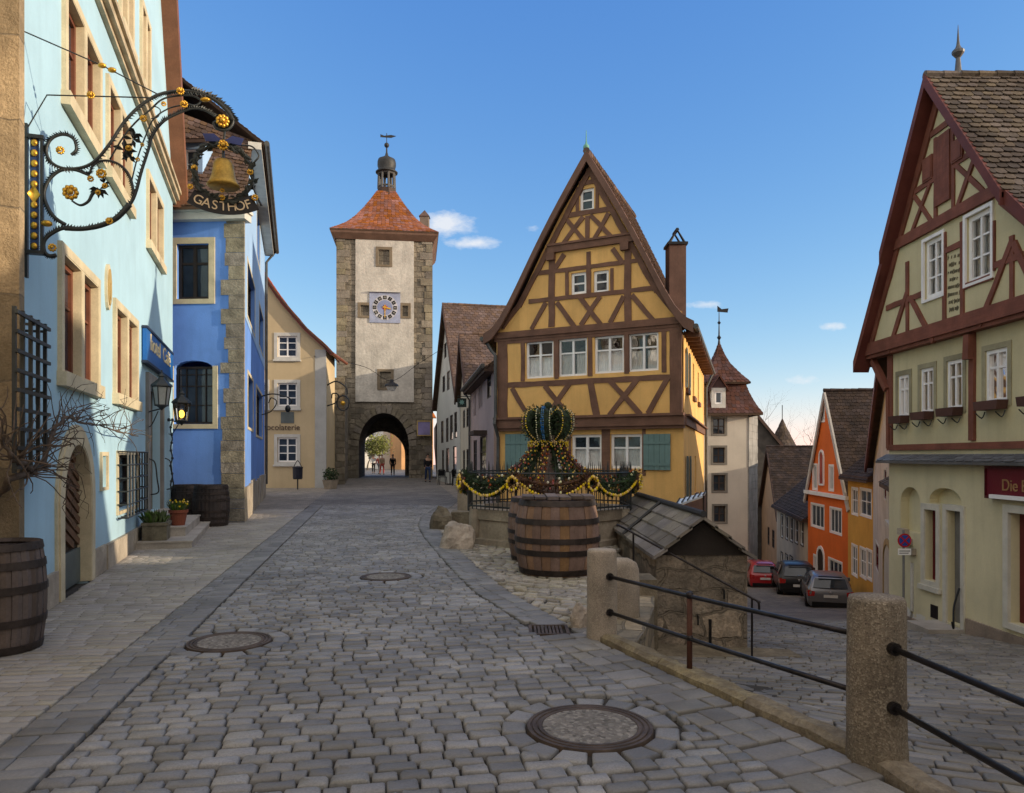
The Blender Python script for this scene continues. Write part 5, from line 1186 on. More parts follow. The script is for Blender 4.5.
# ------------------------------------------------------------------ houses in a row between tower and ochre house
def row_house(name, label, far, near, z_eave, apex, wallm, tilem, rects, gable=True, depth=8, zb=-.2, frame=white_paint, style=(2, (.6,)), shut=None, tw=.22, ov=.3, back=None, sur=None, glass=None, over_z=0):
    """a house standing along a street; its front faces the lane. gable=True: gable to the lane, else the eaves"""
    fr = Fr(far, near); n = V((fr.n.x, fr.n.y, 0)); L_ = fr.len; t = thing(name, label, 'building', V((*((V(far)+V(near))/2-fr.n*depth/2), zb))[:])
    rr = [fr.rect(*r) for r in rects]; bk_ = fr.off(-depth); b = MB(); m_ = L_/2
    out = [(0, zb), (L_, zb), (L_, z_eave)]+([(m_, apex)] if gable else [])+[(0, z_eave)]
    wall(b, fr, out, [rect(r) for r in rr], .14)
    for u in (0, L_): b.quad(fr.pt(u, zb), bk_.pt(u, zb), bk_.pt(u, z_eave), fr.pt(u, z_eave))
    b.quad(bk_.pt(0, zb), bk_.pt(L_, zb), bk_.pt(L_, z_eave), bk_.pt(0, z_eave))
    if not gable:
        for u in (0, L_): b.add([fr.pt(u, z_eave), bk_.pt(u, z_eave), fr.pt(u, apex, -depth/2)], [(0, 1, 2)])
    else: b.add([bk_.pt(0, z_eave), bk_.pt(L_, z_eave), bk_.pt(m_, apex)], [(0, 1, 2)])
    part('wall', b, wallm, t, recalc=False)
    for r in rr:
        if sur == 'none': s_ = None
        else: s_ = (.08, sur or pale_trim, .02)
        window(t, fr, r, nx=style[0], rows=style[1], depth=.06, fw=.06, bar=.035, frame=frame, pane=glass or dark_glass, surround=s_)
        if shut:
            for e, sg_ in ((r[0], -1), (r[1], 1)):
                s = MB(); a, c = sorted((e+sg_*.04, e+sg_*.36)); boxf(s, fr, a, c, r[2], r[3], .03, .06); part('shutter', s, shut, t)
    sl = (apex-z_eave)/(L_/2 if gable else depth/2); e = .35; rs = []
    if gable:
        for u in (-e, L_+e):
            ez = z_eave-sl*e+.12; rs.append(bil(fr.pt(u, ez, ov), bk_.pt(u, ez, -.2), fr.pt(m_, apex+.12, ov), bk_.pt(m_, apex+.12, -.2)))
        vb = MB()
        for u in (-e, L_+e): beamf(vb, fr, (u, z_eave-sl*e-.02), (m_, apex-.02), .24, ov-.06, ov+.02)
    else:
        for o_ in (e, -depth-e): rs.append(bil(fr.pt(-ov, z_eave-sl*e+.12, o_), fr.pt(L_+ov, z_eave-sl*e+.12, o_), fr.pt(-ov, apex+.12, -depth/2), fr.pt(L_+ov, apex+.12, -depth/2)))
        vb = MB(); boxf(vb, fr, -ov, L_+ov, z_eave-.25, z_eave-.05, .0, .3)
    roof(t, rs, tilem, deck_wood, tw=tw, row=tw*.85); part('verge_board' if gable else 'eaves_board', vb, back or mat('dark_brown_board', (.07, .04, .03), rough=.75, var=.2), t)
    rc = MB()
    if gable: ridge_caps(rc, fr.pt(m_, apex+.14, ov), bk_.pt(m_, apex+.14, -.2))
    else: ridge_caps(rc, fr.pt(-ov, apex+.14, -depth/2), fr.pt(L_+ov, apex+.14, -depth/2))
    part('ridge_tiles', rc, tilem, t, recalc=False)
    return t, fr
white_pl = mat('greenish_white_plaster', (.54, .56, .51), rough=.9, var=.08, vs=.7, bump=.2, streak=.15)
cream_pl = mat('cream_plaster', (.52, .49, .38), rough=.9, var=.08, vs=.7, bump=.2, streak=.15)
pink_pl = mat('dusty_pink_plaster', (.46, .36, .33), rough=.9, var=.1, vs=.7, bump=.2, streak=.18)
dark_frame = mat('dark_brown_frame', (.06, .04, .03), rough=.6, var=.15)
tile_mid = mat('red_brown_tiles', (.125, .082, .064), rough=.85, var=.3, vs=.6, fine=20, fvar=.3, bump=.5, island=.28)
h1, f1 = row_house('gabled_house', 'white house with large brown tiled roof beside the tower, gable towards the street', (-5.15, 50.8), (-2.87, 40.7), 5.1, 10.9, white_pl, tile_mid,
    [(441, 443.5, 421, 443), (446, 448.5, 418, 442), (450, 452.8, 415, 440), (454.2, 457, 412, 438), (442.5, 445, 376, 392), (447, 449.8, 371, 390), (444.2, 446.5, 343, 358), (442, 444, 450, 470), (446, 449, 448, 472), (453, 456.5, 446, 474)], frame=dark_frame, style=(1, (.6,)), depth=9, tw=.27, sur='none')
h2, f2 = row_house('narrow_house', 'narrow cream house with a small steep roof squeezed in the row right of the tower', (-2.8, 40.2), (-1.95, 34.6), 4.9, 7.7, cream_pl, tile_mid,
    [(463, 465, 410, 428), (466.4, 468.4, 408, 427), (463, 465, 450, 474), (466.5, 468.6, 449, 475)], frame=dark_frame, style=(1, (.6,)), depth=7, tw=.24, sur='none')
h3, f3 = row_house('pink_house', 'dusty pink house with brown eaves next to the ochre half-timbered house', (-1.9, 34.2), (-.62, 25.2), 4.75, 7.2, pink_pl, tile_brown,
    [(473, 476, 382, 416), (478.5, 482.5, 376, 408), (487, 491, 370, 398), (473.5, 477, 440, 474), (480, 486, 436, 476)], gable=False, frame=dark_frame, style=(1, (.6,)), depth=6, tw=.22, sur='none')
b = MB(); tube(b, [f3.pt(-.2, 4.7, .4), f3.pt(f3.len+.2, 4.7, .4)], .08, 7); tube(b, [f3.pt(.3, 4.65, .38), f3.pt(.35, 4.2, .1), f3.pt(.35, .2, .1)], .05, 6); part('gutter', b, gutter_metal, h3, recalc=False)
b = MB(); boxf(b, f3, 4.6, 7.0, 2.45, 2.6, 0, .5); part('door_hood', b, dark_frame, h3)
h4, f4 = row_house('tower_side_house', 'narrow dark tiled house wedged between the tower and the white gabled house', (-5.9, 58), (-5.1, 51.5), 5.5, 9.2, mat('dingy_brown_plaster', (.17, .125, .1), rough=.9, var=.25), tile_mid, [(434, 437, 425, 445)], gable=False, depth=6, frame=dark_frame, style=(1, (.5,)), tw=.3, sur='none')
# green shop sign and small wall lamp
q = Fr(f2.pt(4.2, 0)[:2], f2.pt(4.2, 0, 1)[:2]); sgn = thing('hanging_sign', 'small dark green square sign hung on a bracket above the narrow cream house', 'sign', q.pt(0, 3.8)[:])
q = Fr(at(478, 400, 35)[:2], at(456, 400, 34.6)[:2]); b = MB(); tube(b, [q.pt(0, 4.45), q.pt(1.0, 4.45)], .02, 5); tube(b, [q.pt(.1, 3.9), q.pt(.4, 4.42)], .015, 5); part('bracket', b, wrought, sgn, recalc=False)
S_ = Fr(at(457.5, 400, 34.6)[:2], at(466.5, 400, 34.6)[:2]); b = MB(); boxf(b, S_, 0, S_.len, 3.93, 4.35, 0, .04); bo = part('board', b, mat('sign_green_black', (.015, .03, .022), rough=.4), sgn)
b = MB(); prism(b, S_, [(S_.len/2+(.13 if i % 2 else .08)*math.cos(2*PI*i/14), 4.16+(.13 if i % 2 else .08)*math.sin(2*PI*i/14)) for i in range(14)], .041, .05); part('emblem', b, mat('sign_pale_green', (.25, .45, .38)), bo)
# ------------------------------------------------------------------ fountain with its Easter crown
fx, fy = OCT
fst = mat('fountain_sandstone', (.36, .30, .225), rough=.9, var=.3, vs=1.6, fine=24, fvar=.35, bump=.7, bd=.02, streak=.5)
ft = thing('fountain', 'octagonal stone fountain basin with iron railing and central column', 'fountain', (fx, fy, 0))
b = MB(); lathe(b, [(1.62, -.1), (1.62, .1), (1.52, .12), (1.5, .44), (1.55, .46), (1.56, .66), (1.36, .67), (1.34, .35), (.001, .33)], (fx, fy, 0), 8, PI/8); part('basin', b, fst, ft)
for i in range(8): b = MB(); a = PI/8+i*PI/4; tube(b, [V((fx+1.53*math.cos(a), fy+1.53*math.sin(a), -.05)), V((fx+1.53*math.cos(a), fy+1.53*math.sin(a), .655))], .11, 8); part('corner_pilaster', b, fst, ft, smooth=True)
b = MB(); lathe(b, [(.34, .3), (.34, .8), (.28, .86), (.2, .95), (.18, 1.9), (.25, 1.95), (.25, 2.05), (.001, 2.06)], (fx, fy, 0), 12); part('column', b, mat('pinkish_column', (.28, .2, .17), rough=.85, var=.3, vs=3), ft)
b = MB(); rr = 1.66; cor = [V((fx+rr*math.cos(PI/8+i*PI/4), fy+rr*math.sin(PI/8+i*PI/4), 0)) for i in range(9)]
for p, q in zip(cor, cor[1:]):
    for z in (.72, 1.34): tube(b, [p+V((0, 0, z)), q+V((0, 0, z))], .016, 5)
    n = 11
    for i in range(n):
        c = p.lerp(q, i/n); h = 1.5 if i % 2 else 1.43; w = .02 if i == 0 else .009
        tube(b, [c+V((0, 0, .62 if i == 0 else .66)), c+V((0, 0, h-.05)), c+V((0, 0, h+(.12 if i == 0 else .05)))], [w, w, .002], 5)
part('railing', b, wrought, ft, recalc=False)
b = MB()
for a in (-2.1, -.95, -1.6): tube(b, curve([V((fx+.33*math.cos(a), fy+.33*math.sin(a), .74)), V((fx+.6*math.cos(a), fy+.6*math.sin(a), .78)), V((fx+.68*math.cos(a), fy+.68*math.sin(a), .68))]), .02, 6)
part('water_spout', b, iron, ft, recalc=False)

cr = thing('easter_crown', 'boxwood Easter crown of six bulging arches strung with coloured eggs above the fountain', 'decoration', (fx, fy, 1.05))
box_g = mat('boxwood_green', (.025, .045, .015), rough=.8, var=.5, vs=9, island=.4, bump=.1)
red_brown_g = mat('russet_garland', (.10, .045, .018), rough=.8, var=.5, vs=9, island=.5, bump=.1)
egg_y = mat('yellow_eggs', (.75, .50, .05), rough=.4, island=.18, bump=0, var=.05, fvar=0)
egg_w = mat('pale_eggs', (.7, .66, .42), rough=.4, island=.15, bump=0, var=.05, fvar=0)
egg_b = mat('blue_eggs', (.03, .16, .38), rough=.4, island=.3, bump=0, var=.05, fvar=0)
egg_r = mat('red_and_orange_eggs', (.32, .05, .02), rough=.4, island=.4, bump=0, var=.05, fvar=0)
rg = random.Random(21)
def foliage_rope(b, pts, r, dens=240, k=.05):
    pts = [V(p) for p in pts]; tube(b, pts, r*.55, 7)
    for p, q in zip(pts, pts[1:]):
        for i in range(max(1, int((q-p).length*dens))):
            c = p.lerp(q, rg.random()); d = V((rg.gauss(0, 1), rg.gauss(0, 1), rg.gauss(0, 1))).normalized(); c = c+d*r*rg.uniform(.5, 1.0); e = (d+V((rg.gauss(0, .5), rg.gauss(0, .5), rg.gauss(0, .5)))).normalized(); s = e.orthogonal().normalized()*k*.35
            b.add([c-s, c+e*k*.9, c+s, c+e*k*.2+d*k*.2], [(0, 1, 3), (3, 1, 2)])
def eggs(b, pts, step, r):
    pts = [V(p) for p in pts]; acc = 0
    for p, q in zip(pts, pts[1:]):
        l = (q-p).length
        while acc < l:
            ball(b, p.lerp(q, acc/l)+V((rg.uniform(-.006, .006),)*3), r*rg.uniform(.85, 1.1), 6, 4, (1, 1, 1.25)); acc += step
        acc -= l
def arcpts(a, kx=1.0, off=0.0):
    prof = [(.2, 1.95), (.27, 2.02), (.36, 2.13), (.405, 2.28), (.385, 2.42), (.30, 2.50), (.19, 2.47), (.10, 2.40), (.04, 2.34)]
    return curve([V((fx+(r+off)*math.cos(a), fy+(r+off)*math.sin(a), z+off*.6*(1 if z > 2.3 else 0))) for r, z in prof], 3)
for i in range(6):
    a = -PI/2-.25+i*PI/3; b = MB(); foliage_rope(b, arcpts(a), .16, 700, .06); g = part('boxwood_arch', b, box_g, cr, recalc=False)
    rad = V((math.cos(a), math.sin(a), 0)); tan = V((-math.sin(a), math.cos(a), 0))
    for m_, tt in ((egg_b, -.016), (egg_b, .016)) if i in (0, 3) else ():
        b = MB(); eggs(b, [p+tan*tt for p in arcpts(a, off=.155)], .04, .0135); part('egg_string', b, m_, g, recalc=False)
    for s_ in (-1, 1):
        b = MB(); eggs(b, [p+tan*s_*.13 for p in arcpts(a, off=.09)], .045, .0125); part('egg_string', b, egg_y if i % 2 else egg_w, g, recalc=False)
b = MB(); ball(b, (fx, fy, 2.64), .08, 12, 8); tube(b, [V((fx, fy, 2.3)), V((fx, fy, 2.6))], .03, 6); part('top_ball', b, box_g, cr, smooth=True)
b = MB(); foliage_rope(b, [V((fx, fy, z)) for z in (1.98, 2.12, 2.26, 2.38)], .24, 1500, .07); part('boxwood_heart', b, box_g, cr, recalc=False)
for a in (-2.6, -2.0, -1.15, -.55): b = MB(); foliage_rope(b, curve([V((fx+r*math.cos(a), fy+r*math.sin(a), z)) for r, z in ((.2, 1.9), (.27, 1.65), (.38, 1.4), (.6, 1.18))], 4), .075, 380, .055); part('garland_leg', b, box_g, cr, recalc=False)
circ = lambda r, z, n=24: [V((fx+r*math.cos(2*PI*i/n), fy+r*math.sin(2*PI*i/n), z+.03*math.sin(i*PI/2))) for i in range(n+1)]
b = MB(); foliage_rope(b, circ(.29, 1.88), .08, 240); g = part('base_ring', b, box_g, cr, recalc=False)
b = MB(); 
for z, r in ((1.93, .36),): eggs(b, circ(r, z), .045, .015)
for i in range(14):
    a = i*2*PI/14; c = V((fx+.39*math.cos(a), fy+.39*math.sin(a), 1.885)); t = V((-math.sin(a), math.cos(a), 0)); eggs(b, [c+t*.055*math.cos(k*PI/4)+V((0, 0, .05*math.sin(k*PI/4))) for k in range(9)], .045, .0135)
part('egg_loops', b, egg_y, g, recalc=False)
for i in range(8):
    a = -PI/2-.2+i*PI/4; pts = curve([V((fx+r*math.cos(a), fy+r*math.sin(a), z)) for r, z in ((.3, 1.85), (.42, 1.65), (.62, 1.42), (.95, 1.22), (1.35, 1.15))], 4)
    b = MB(); foliage_rope(b, pts, .065, 330, .055); g = part('garland_leg', b, red_brown_g if i % 2 == 0 else box_g, cr, recalc=False)
    for m_, ph in ((egg_y, 0), (egg_r, 3.1)):
        b = MB(); hp = []
        for j in range(48):
            t = j/47*(len(pts)-1); k = min(len(pts)-2, int(t)); p = pts[k].lerp(pts[k+1], t-k); ax_ = (pts[k+1]-pts[k]).normalized(); x_ = ax_.orthogonal().normalized(); y_ = ax_.cross(x_); an = ph+j*.75; hp.append(p+(x_*math.cos(an)+y_*math.sin(an))*.068)
        eggs(b, hp, .085, .017); part('egg_string', b, m_, g, recalc=False)
gl = thing('egg_garland', 'garland swags with yellow egg chains and wreaths slung around the fountain railing', 'garland', (fx, fy, 1.2))
r2 = 1.74
for i in range(8):
    a0, a1 = PI/8+i*PI/4, PI/8+(i+1)*PI/4; p0, p1 = V((fx+r2*math.cos(a0), fy+r2*math.sin(a0), 1.34)), V((fx+r2*math.cos(a1), fy+r2*math.sin(a1), 1.34))
    n = 14; sw2 = [p0.lerp(p1, j/n)-V((0, 0, .36*(1-(2*j/n-1)**2))) for j in range(n+1)]; up2 = [p0.lerp(p1, j/n)-V((0, 0, .14*(1-(2*j/n-1)**2)+.05)) for j in range(n+1)]
    b = MB(); foliage_rope(b, sw2, .07, 420, .07); foliage_rope(b, up2, .06, 300, .07); g = part('swag', b, box_g if i % 4 != 1 else red_brown_g, gl, recalc=False)
    low2 = [p+(p-V((fx, fy, p.z))).normalized()*.1-V((0, 0, .045)) for p in sw2]
    b = MB(); eggs(b, low2, .056, .024); part('egg_string', b, egg_y, g, recalc=False)
    b = MB()
    for j in range(20): p = rg.choice(sw2+up2); ball(b, p+V((rg.uniform(-.1, .1), rg.uniform(-.1, .1), rg.uniform(-.08, .1))), .02, 6, 4, (1, 1, 1.2))
    part('loose_eggs', b, egg_r, g, recalc=False)
    b = MB()
    for j in range(12): p = rg.choice(sw2+up2); ball(b, p+V((rg.uniform(-.1, .1), rg.uniform(-.1, .1), rg.uniform(-.08, .1))), .022, 6, 4, (1, 1, 1.2))
    part('loose_eggs', b, egg_w, g, recalc=False)
    c = p0+(p0-V((fx, fy, p0.z))).normalized()*.06-V((0, 0, .17)); t = V((-math.sin(a0), math.cos(a0), 0)); wq = [c+t*.1*math.cos(k*PI/6)+V((0, 0, .12*math.sin(k*PI/6))) for k in range(13)]
    b = MB(); foliage_rope(b, wq, .05, 300, .05); g2 = part('wreath', b, red_brown_g, gl, recalc=False); b = MB(); eggs(b, [p+(p0-V((fx, fy, p0.z))).normalized()*.05 for p in wq], .05, .024); part('egg_string', b, egg_y, g2, recalc=False)

# ------------------------------------------------------------------ barrels
stave = mat('weathered_oak_staves', (.235, .14, .09), rough=.75, var=.35, vs=1.6, fine=40, fvar=.35, bump=.5, bd=.01, island=.28, streak=.4)
stave_d = mat('blackened_oak_staves', (.12, .09, .075), rough=.7, var=.35, vs=1.6, fine=40, fvar=.3, bump=.5, bd=.01, island=.25, streak=.4)
stave_k = mat('tarred_staves', (.055, .042, .038), rough=.7, var=.35, vs=1.6, fine=40, fvar=.3, bump=.5, bd=.01, island=.25)
hoop = mat('dark_hoop_iron', (.055, .043, .038), rough=.5, var=.35, vs=6, fine=50, bump=.2, metal=.5)
def barrel(label, loc, r, h, m, group, lid=True, hoops=(.06, .2, .36, .64, .8, .94), rot=0, bulge=.12, hw=.032):
    t = thing('barrel', label, 'barrel', loc, group); c = V(loc); n = 28; b = MB(); R_ = lambda f: r*(1-bulge*(2*f-1)**2)
    for i in range(n):
        a0, a1 = rot+2*PI*i/n+.0025, rot+2*PI*(i+1)/n-.0025; k = 10; P = []; dr = random.uniform(-.004, .004)
        for j in range(k+1):
            f = j/k; rr = R_(f)+dr
            for a, q in ((a0, rr-.006), ((a0+a1)/2, rr+.003), (a1, rr-.006)): P.append(c+V((q*math.cos(a), q*math.sin(a), h*f)))
        fs = [(j*3+q, j*3+q+1, j*3+q+4, j*3+q+3) for j in range(k) for q in (0, 1)]; b.add(P, fs, [[((x % 3)*.05+i*.13, (x//3)*h/k) for x in f_] for f_ in fs])
        ti = [c+V(((R_(1)-.05)*math.cos(a), (R_(1)-.05)*math.sin(a), h-.03)) for a in (a0, a1)]; b.add([P[-3], P[-1], ti[1], ti[0]], [(0, 1, 2, 3)])
    part('staves', b, m, t, recalc=False); b = MB()
    for f in hoops:
        z0, z1 = h*f-hw, h*f+hw; lathe(b, [(R_(z0/h)+.004, z0), (R_(z0/h)+.013, z0+.002), (R_(z1/h)+.013, z1-.002), (R_(z1/h)+.004, z1)], c, 40, closed=False)
    part('hoops', b, hoop, t, smooth=False, recalc=False)
    b = MB(); q = R_(1)-.045
    for i in range(7):
        x0, x1 = -q+2*q*i/7+.004, -q+2*q*(i+1)/7-.004; y0, y1 = math.sqrt(max(0, q*q-x0*x0)), math.sqrt(max(0, q*q-x1*x1)); z = h-.05+random.uniform(0, .006)
        b.add([c+V(p) for p in ((x0, -y0, z), (x1, -y1, z), (x1, y1, z), (x0, y0, z))], [(0, 1, 2, 3)])
    part('head', b, m, t, recalc=False); return t
bar_g = 'old wine barrels set out on the square'
barrel('big reddish brown barrel standing in front of the fountain', (.645, 10.55, 0), .6, 1.04, stave, bar_g, hoops=(.05, .31, .47, .72, .96), bulge=.13, hw=.04)
barrel('second barrel half hidden between the big barrel and the fountain basin', (.50, 11.85, 0), .56, 1.0, stave, bar_g, hoops=(.05, .31, .47, .72, .96))
barrel('dark grey barrel cut by the left edge, beside the stone pier', (-4.40, 6.32, 0), .365, .92, stave_d, bar_g, hoops=(.04, .28, .58, .8, .965))
barrel('black barrel at the blue house, the one standing out nearer the street', (-7.13, 17.55, 0), .41, .97, stave_k, bar_g)
barrel('black barrel at the blue house, tucked in next to the inn wall', (-7.95, 18.2, 0), .4, .95, stave_k, bar_g)
b = MB(); lid_c = V((.645, 10.55, 1.0))
for i in range(6): x = -.5+i*.17; box(b, lid_c.x+x, lid_c.x+x+.155, lid_c.y-.5+abs(i-2.5)*.06, lid_c.y+.5-abs(i-2.5)*.06, 1.045+random.uniform(0, .01), 1.085+random.uniform(0, .015))
o = part('plank_lid', b, stave_d); tag(o, 'dark plank lid lying on the big barrel before the fountain', 'lid')

# boulders, trough and block left of the fountain
def boulder(label, c, s, seed, m, group='loose stones by the fountain'):
    rg2 = random.Random(seed); b = MB(); ball(b, (0, 0, 0), 1, 18, 12); off_ = V((seed*3.1, 0, 0))
    for i, p in enumerate(b.v):
        k = 1+.32*noise.noise(p*1.1+off_)+.14*noise.noise(p*2.7+off_)+.05*noise.noise(p*6+off_); p = p*k; b.v[i] = V((p.x*s[0], p.y*s[1], max(-.3*s[2], p.z*s[2])))
    b.v = [p+V((c[0], c[1], c[2]+.3*s[2]-.03)) for p in b.v]; o = part('boulder', b, m, None, smooth=False, loc=c); tag(o, label, 'stone', group); return o
pale_rock = mat('pale_limestone', (.46, .385, .31), rough=.9, var=.3, vs=3, fine=20, fvar=.35, bump=.9, bd=.03)
dark_rock = mat('dark_mossy_stone', (.20, .165, .115), rough=.95, var=.4, vs=3, fine=20, fvar=.4, bump=.9, bd=.03)
boulder('pale rounded boulder at the left foot of the fountain basin', (-.98, 13.5, 0), (.32, .36, .38), 3, pale_rock)
boulder('darker boulder at the end of the stone trough', (-1.62, 16.9, 0), (.25, .26, .38), 5, dark_rock)
b = MB(); box(b, -1.4, -.6, 17.0, 17.6, -.05, .36); o = part('trough', b, dark_rock); tag(o, 'long low dark stone trough between the boulders and the fountain', 'trough')
b = MB(); box(b, -1.32, -.72, 17.9, 18.45, -.05, .82); box(b, -1.36, -.68, 17.86, 18.49, .821, .93); o = part('stone_block', b, fst); tag(o, 'squared stone pedestal block standing behind the low trough', 'stone block')
# ------------------------------------------------------------------ green half-timbered house on the right
green_pl = mat('sage_green_plaster', (.58, .52, .315), rough=.9, var=.1, vs=.9, fine=30, fvar=.08, bump=.3, streak=.2, dirt=(1.2, 3.2, .15, (.2, .18, .12)))
green_low = mat('sage_green_ground_floor', (.64, .575, .37), rough=.9, var=.1, vs=.9, fine=30, fvar=.08, bump=.3, streak=.2, patch=(-.1, .38, (.6, .58, .53)))
timber_r = mat('oxblood_timber', (.22, .078, .05), rough=.7, var=.25, vs=3, fine=40, fvar=.2, bump=.3, grain=.4)
GX = 7.5; GF = Fr((GX, 15.4), (GX, 10.2)); GU = GF.off(.14); GL = GF.len
gh = thing('green_timbered_house', 'tall sage green half-timbered house with oxblood beams and steep gable at the right', 'building', (10, 12.8, -1.4))
ZT = lambda x, y: (824+x/3.605, 20+y/3.605); ZM = lambda x, y: (824+x/3.605, 220+y/3.605); ZL = lambda x, y: (824+x/3.45, 430+y/3.45)
H0, H1, AP = 3.72, 5.7, 8.0; um = GL/2; LOWU = (15.4-14.72)
upw = [GU.rect(925, 943.3, 238, 297), GU.rect(967, 992, 212, 280)]
lww = [GF.rect(898.5, 909.5, 375, 417), GF.rect(921, 934, 368, 413), GF.rect(947.3, 963, 360, 409), GF.rect(986, 1008, 349, 402)]; w5 = lww[3]; lww.append((w5[0]+1.0, w5[1]+1.0, w5[2], w5[3]))
ARC = lambda x0, x1, z0, zt, rs: arch(GF.u(x0), GF.u(x1), z0, zt-rs, rs, 10)
nA = ARC(900.5, 920.5, GF.uv(910, 532)[1], GF.uv(911, 487)[1], .3); nB = ARC(929.5, 961.5, GF.uv(945, 504.5)[1], GF.uv(945, 488)[1], .22)
n1 = GF.rect(925.5, 937, 510, 581); dr = (GF.u(947.8), GF.u(962), -1.2, GF.uv(955, 511)[1]); sh_ = (GF.u(1011), GF.u(1011)+1.2, -.85, .8)
b = MB()
wall(b, GF, [(LOWU, -2.2), (GL+.55, -2.2), (GL+.55, 1.75), (LOWU, 1.75)], [rect(n1), rect(dr), rect(sh_), nA, nB], .16)
for n_ in (nA, nB): prism(b, GF, n_, -.19, -.159)
part('ground_floor_wall', b, green_low, gh, recalc=False); b = MB()
wall(b, GF, [(LOWU, 1.75), (GL+.55, 1.75), (GL+.55, H0), (LOWU, H0)], [rect(r) for r in lww], .16)
wall(b, GU, [(0, H0), (GL, H0), (um, AP), ], [rect(r) for r in upw], .1) if False else None
gm = 2.66; sl = (AP-3.75)/gm
wall(b, GU, [(.02, H0), (GL+.35, H0), (GL+.35, 4.4), (4.4, 5.5), (gm, AP)], [rect(r) for r in upw], .1)
b.quad(GF.pt(0, H0), GF.pt(GL+.35, H0), GU.pt(GL+.35, H0), GU.pt(0, H0))
bk = GF.off(-9)
b.quad(GF.pt(LOWU, -3), bk.pt(LOWU, -3), bk.pt(LOWU, H0), GF.pt(LOWU, H0)); b.quad(GF.pt(GL+.55, -3), bk.pt(GL+.55, -3), bk.pt(GL+.55, H0), GF.pt(GL+.55, H0)); b.quad(GF.pt(GL+.35, H0), bk.pt(GL+.35, H0), bk.pt(GL+.35, 4.5), GF.pt(GL+.35, 4.5)); b.quad(bk.pt(0, -3), bk.pt(GL, -3), bk.pt(GL, H0), bk.pt(0, H0)); b.add([bk.pt(0, H0), bk.pt(GL, H0), bk.pt(gm, AP)], [(0, 1, 2)])
part('wall', b, green_pl, gh, recalc=False)
b = MB(); o0, o1 = -.04, .025
def gz(lst, w, Z, fr=GU): beams_px(b, fr, [(*Z(x0, y0), *Z(x1, y1), *ww) for x0, y0, x1, y1, *ww in lst], w, o0, o1)
beamf(b, GU, (.3, H1-.0), (GL-.3, H1), .2, o0, .05) if False else None
zc = H1-.02; e_ = (zc-3.75)/sl; beamf(b, GU, (e_+.02, zc), (4.36, zc), .19, o0, .06)
gz([(303, 150, 303, 440), (437, 45, 437, 395), (502, 5, 502, 375), (683, 55, 678, 335), (612, 5, 612, 185)], .1, ZM)
gz([(228, 320, 360, 262), (440, 110, 500, 85), (505, 246, 612, 198), (612, 172, 721, 120)], .1, ZM)
o1 = .034; gz([(302, 262, 236, 475), (314, 278, 398, 438), (683, 75, 565, 382), (690, 80, 745, 205)], .1, ZM)
o1 = .025; gz([(328, 632, 402, 742), (478, 522, 584, 622)], .085, ZT); o1 = .034; gz([(386, 590, 318, 772), (548, 495, 484, 675)], .085, ZT); o1 = .025
gz([(404, 580, 408, 735), (468, 515, 470, 692), (405, 425, 404, 580), (464, 380, 468, 515)], .08, ZT); gz([(330, 620, 402, 570), (468, 520, 535, 480), (388, 418, 452, 365)], .1, ZT)
o1 = .045
beamf(b, GU, (.18, H0+.1), (gm+.03, AP-.12), .16, o0, .04); beamf(b, GU, (4.3, 5.52), (gm-.03, AP-.12), .16, o0, .04); beamf(b, GU, (5.5, 4.4), (4.3, 5.5), .14, o0, .04)
boxf(b, GU, -.02, GL+.5, H0+.0, H0+.24, -.18, .06); boxf(b, GU, -.02, GL+.5, H0-.07, H0-.002, -.18, .02)
for x in (540,): gz([(x, 400, x, 795)], .13, ZM, GF)
boxf(b, GF, LOWU-.02, LOWU+.16, 1.8, H0-.08, -.1, .03); beamf(b, GF, (LOWU-.55, H0-.1), (LOWU+.02, H0-.75), .12, .0, .1); beamf(b, GF, (LOWU+.02, H0-.75), (LOWU+.04, 1.8), .1, .031, .05)
beamf(b, GF, (GF.u(974), H0-.1), (GF.u(973.5), H0-.5), .16, .03, .13); boxf(b, GF, LOWU, GL+.3, 1.76, 1.87, -.05, .05)
for x in (940, 1015): pass
part('timber_frame', b, timber_r, gh)
b = MB(); r1 = GU.rect(936.5, 952, 134, 203)
for i in range(5): a = r1[0]+(r1[1]-r1[0])*i/5; boxf(b, GU, a+.002, a+(r1[1]-r1[0])/5-.002, r1[2], r1[3], .0, .05)
part('loft_hatch', b, timber_r, gh)
for r_ in (GU.rect(924.5, 934, 157, 181), GU.rect(953.5, 964.5, 139, 161)): b = MB(); boxf(b, GU, *r_, .0, .045); boxf(b, GU, r_[0]+.03, r_[1]-.03, r_[2]+.03, r_[3]-.03, .0455, .055); part('loft_shutter', b, timber_r, gh)
warm_reflect = mat('warm_reflection_curtain', (.80, .50, .17), rough=.9, var=.15, vs=5, bump=0)  # orange sun reflected in the panes, painted into these curtains
for r in upw: window(gh, GU, r, nx=2, rows=(.36, .66), depth=.08, fw=.075, bar=.03, frame=white_paint, pane=lit_glass, surround=(.06, white_paint, .035), curtain=(lace, .95, .01))
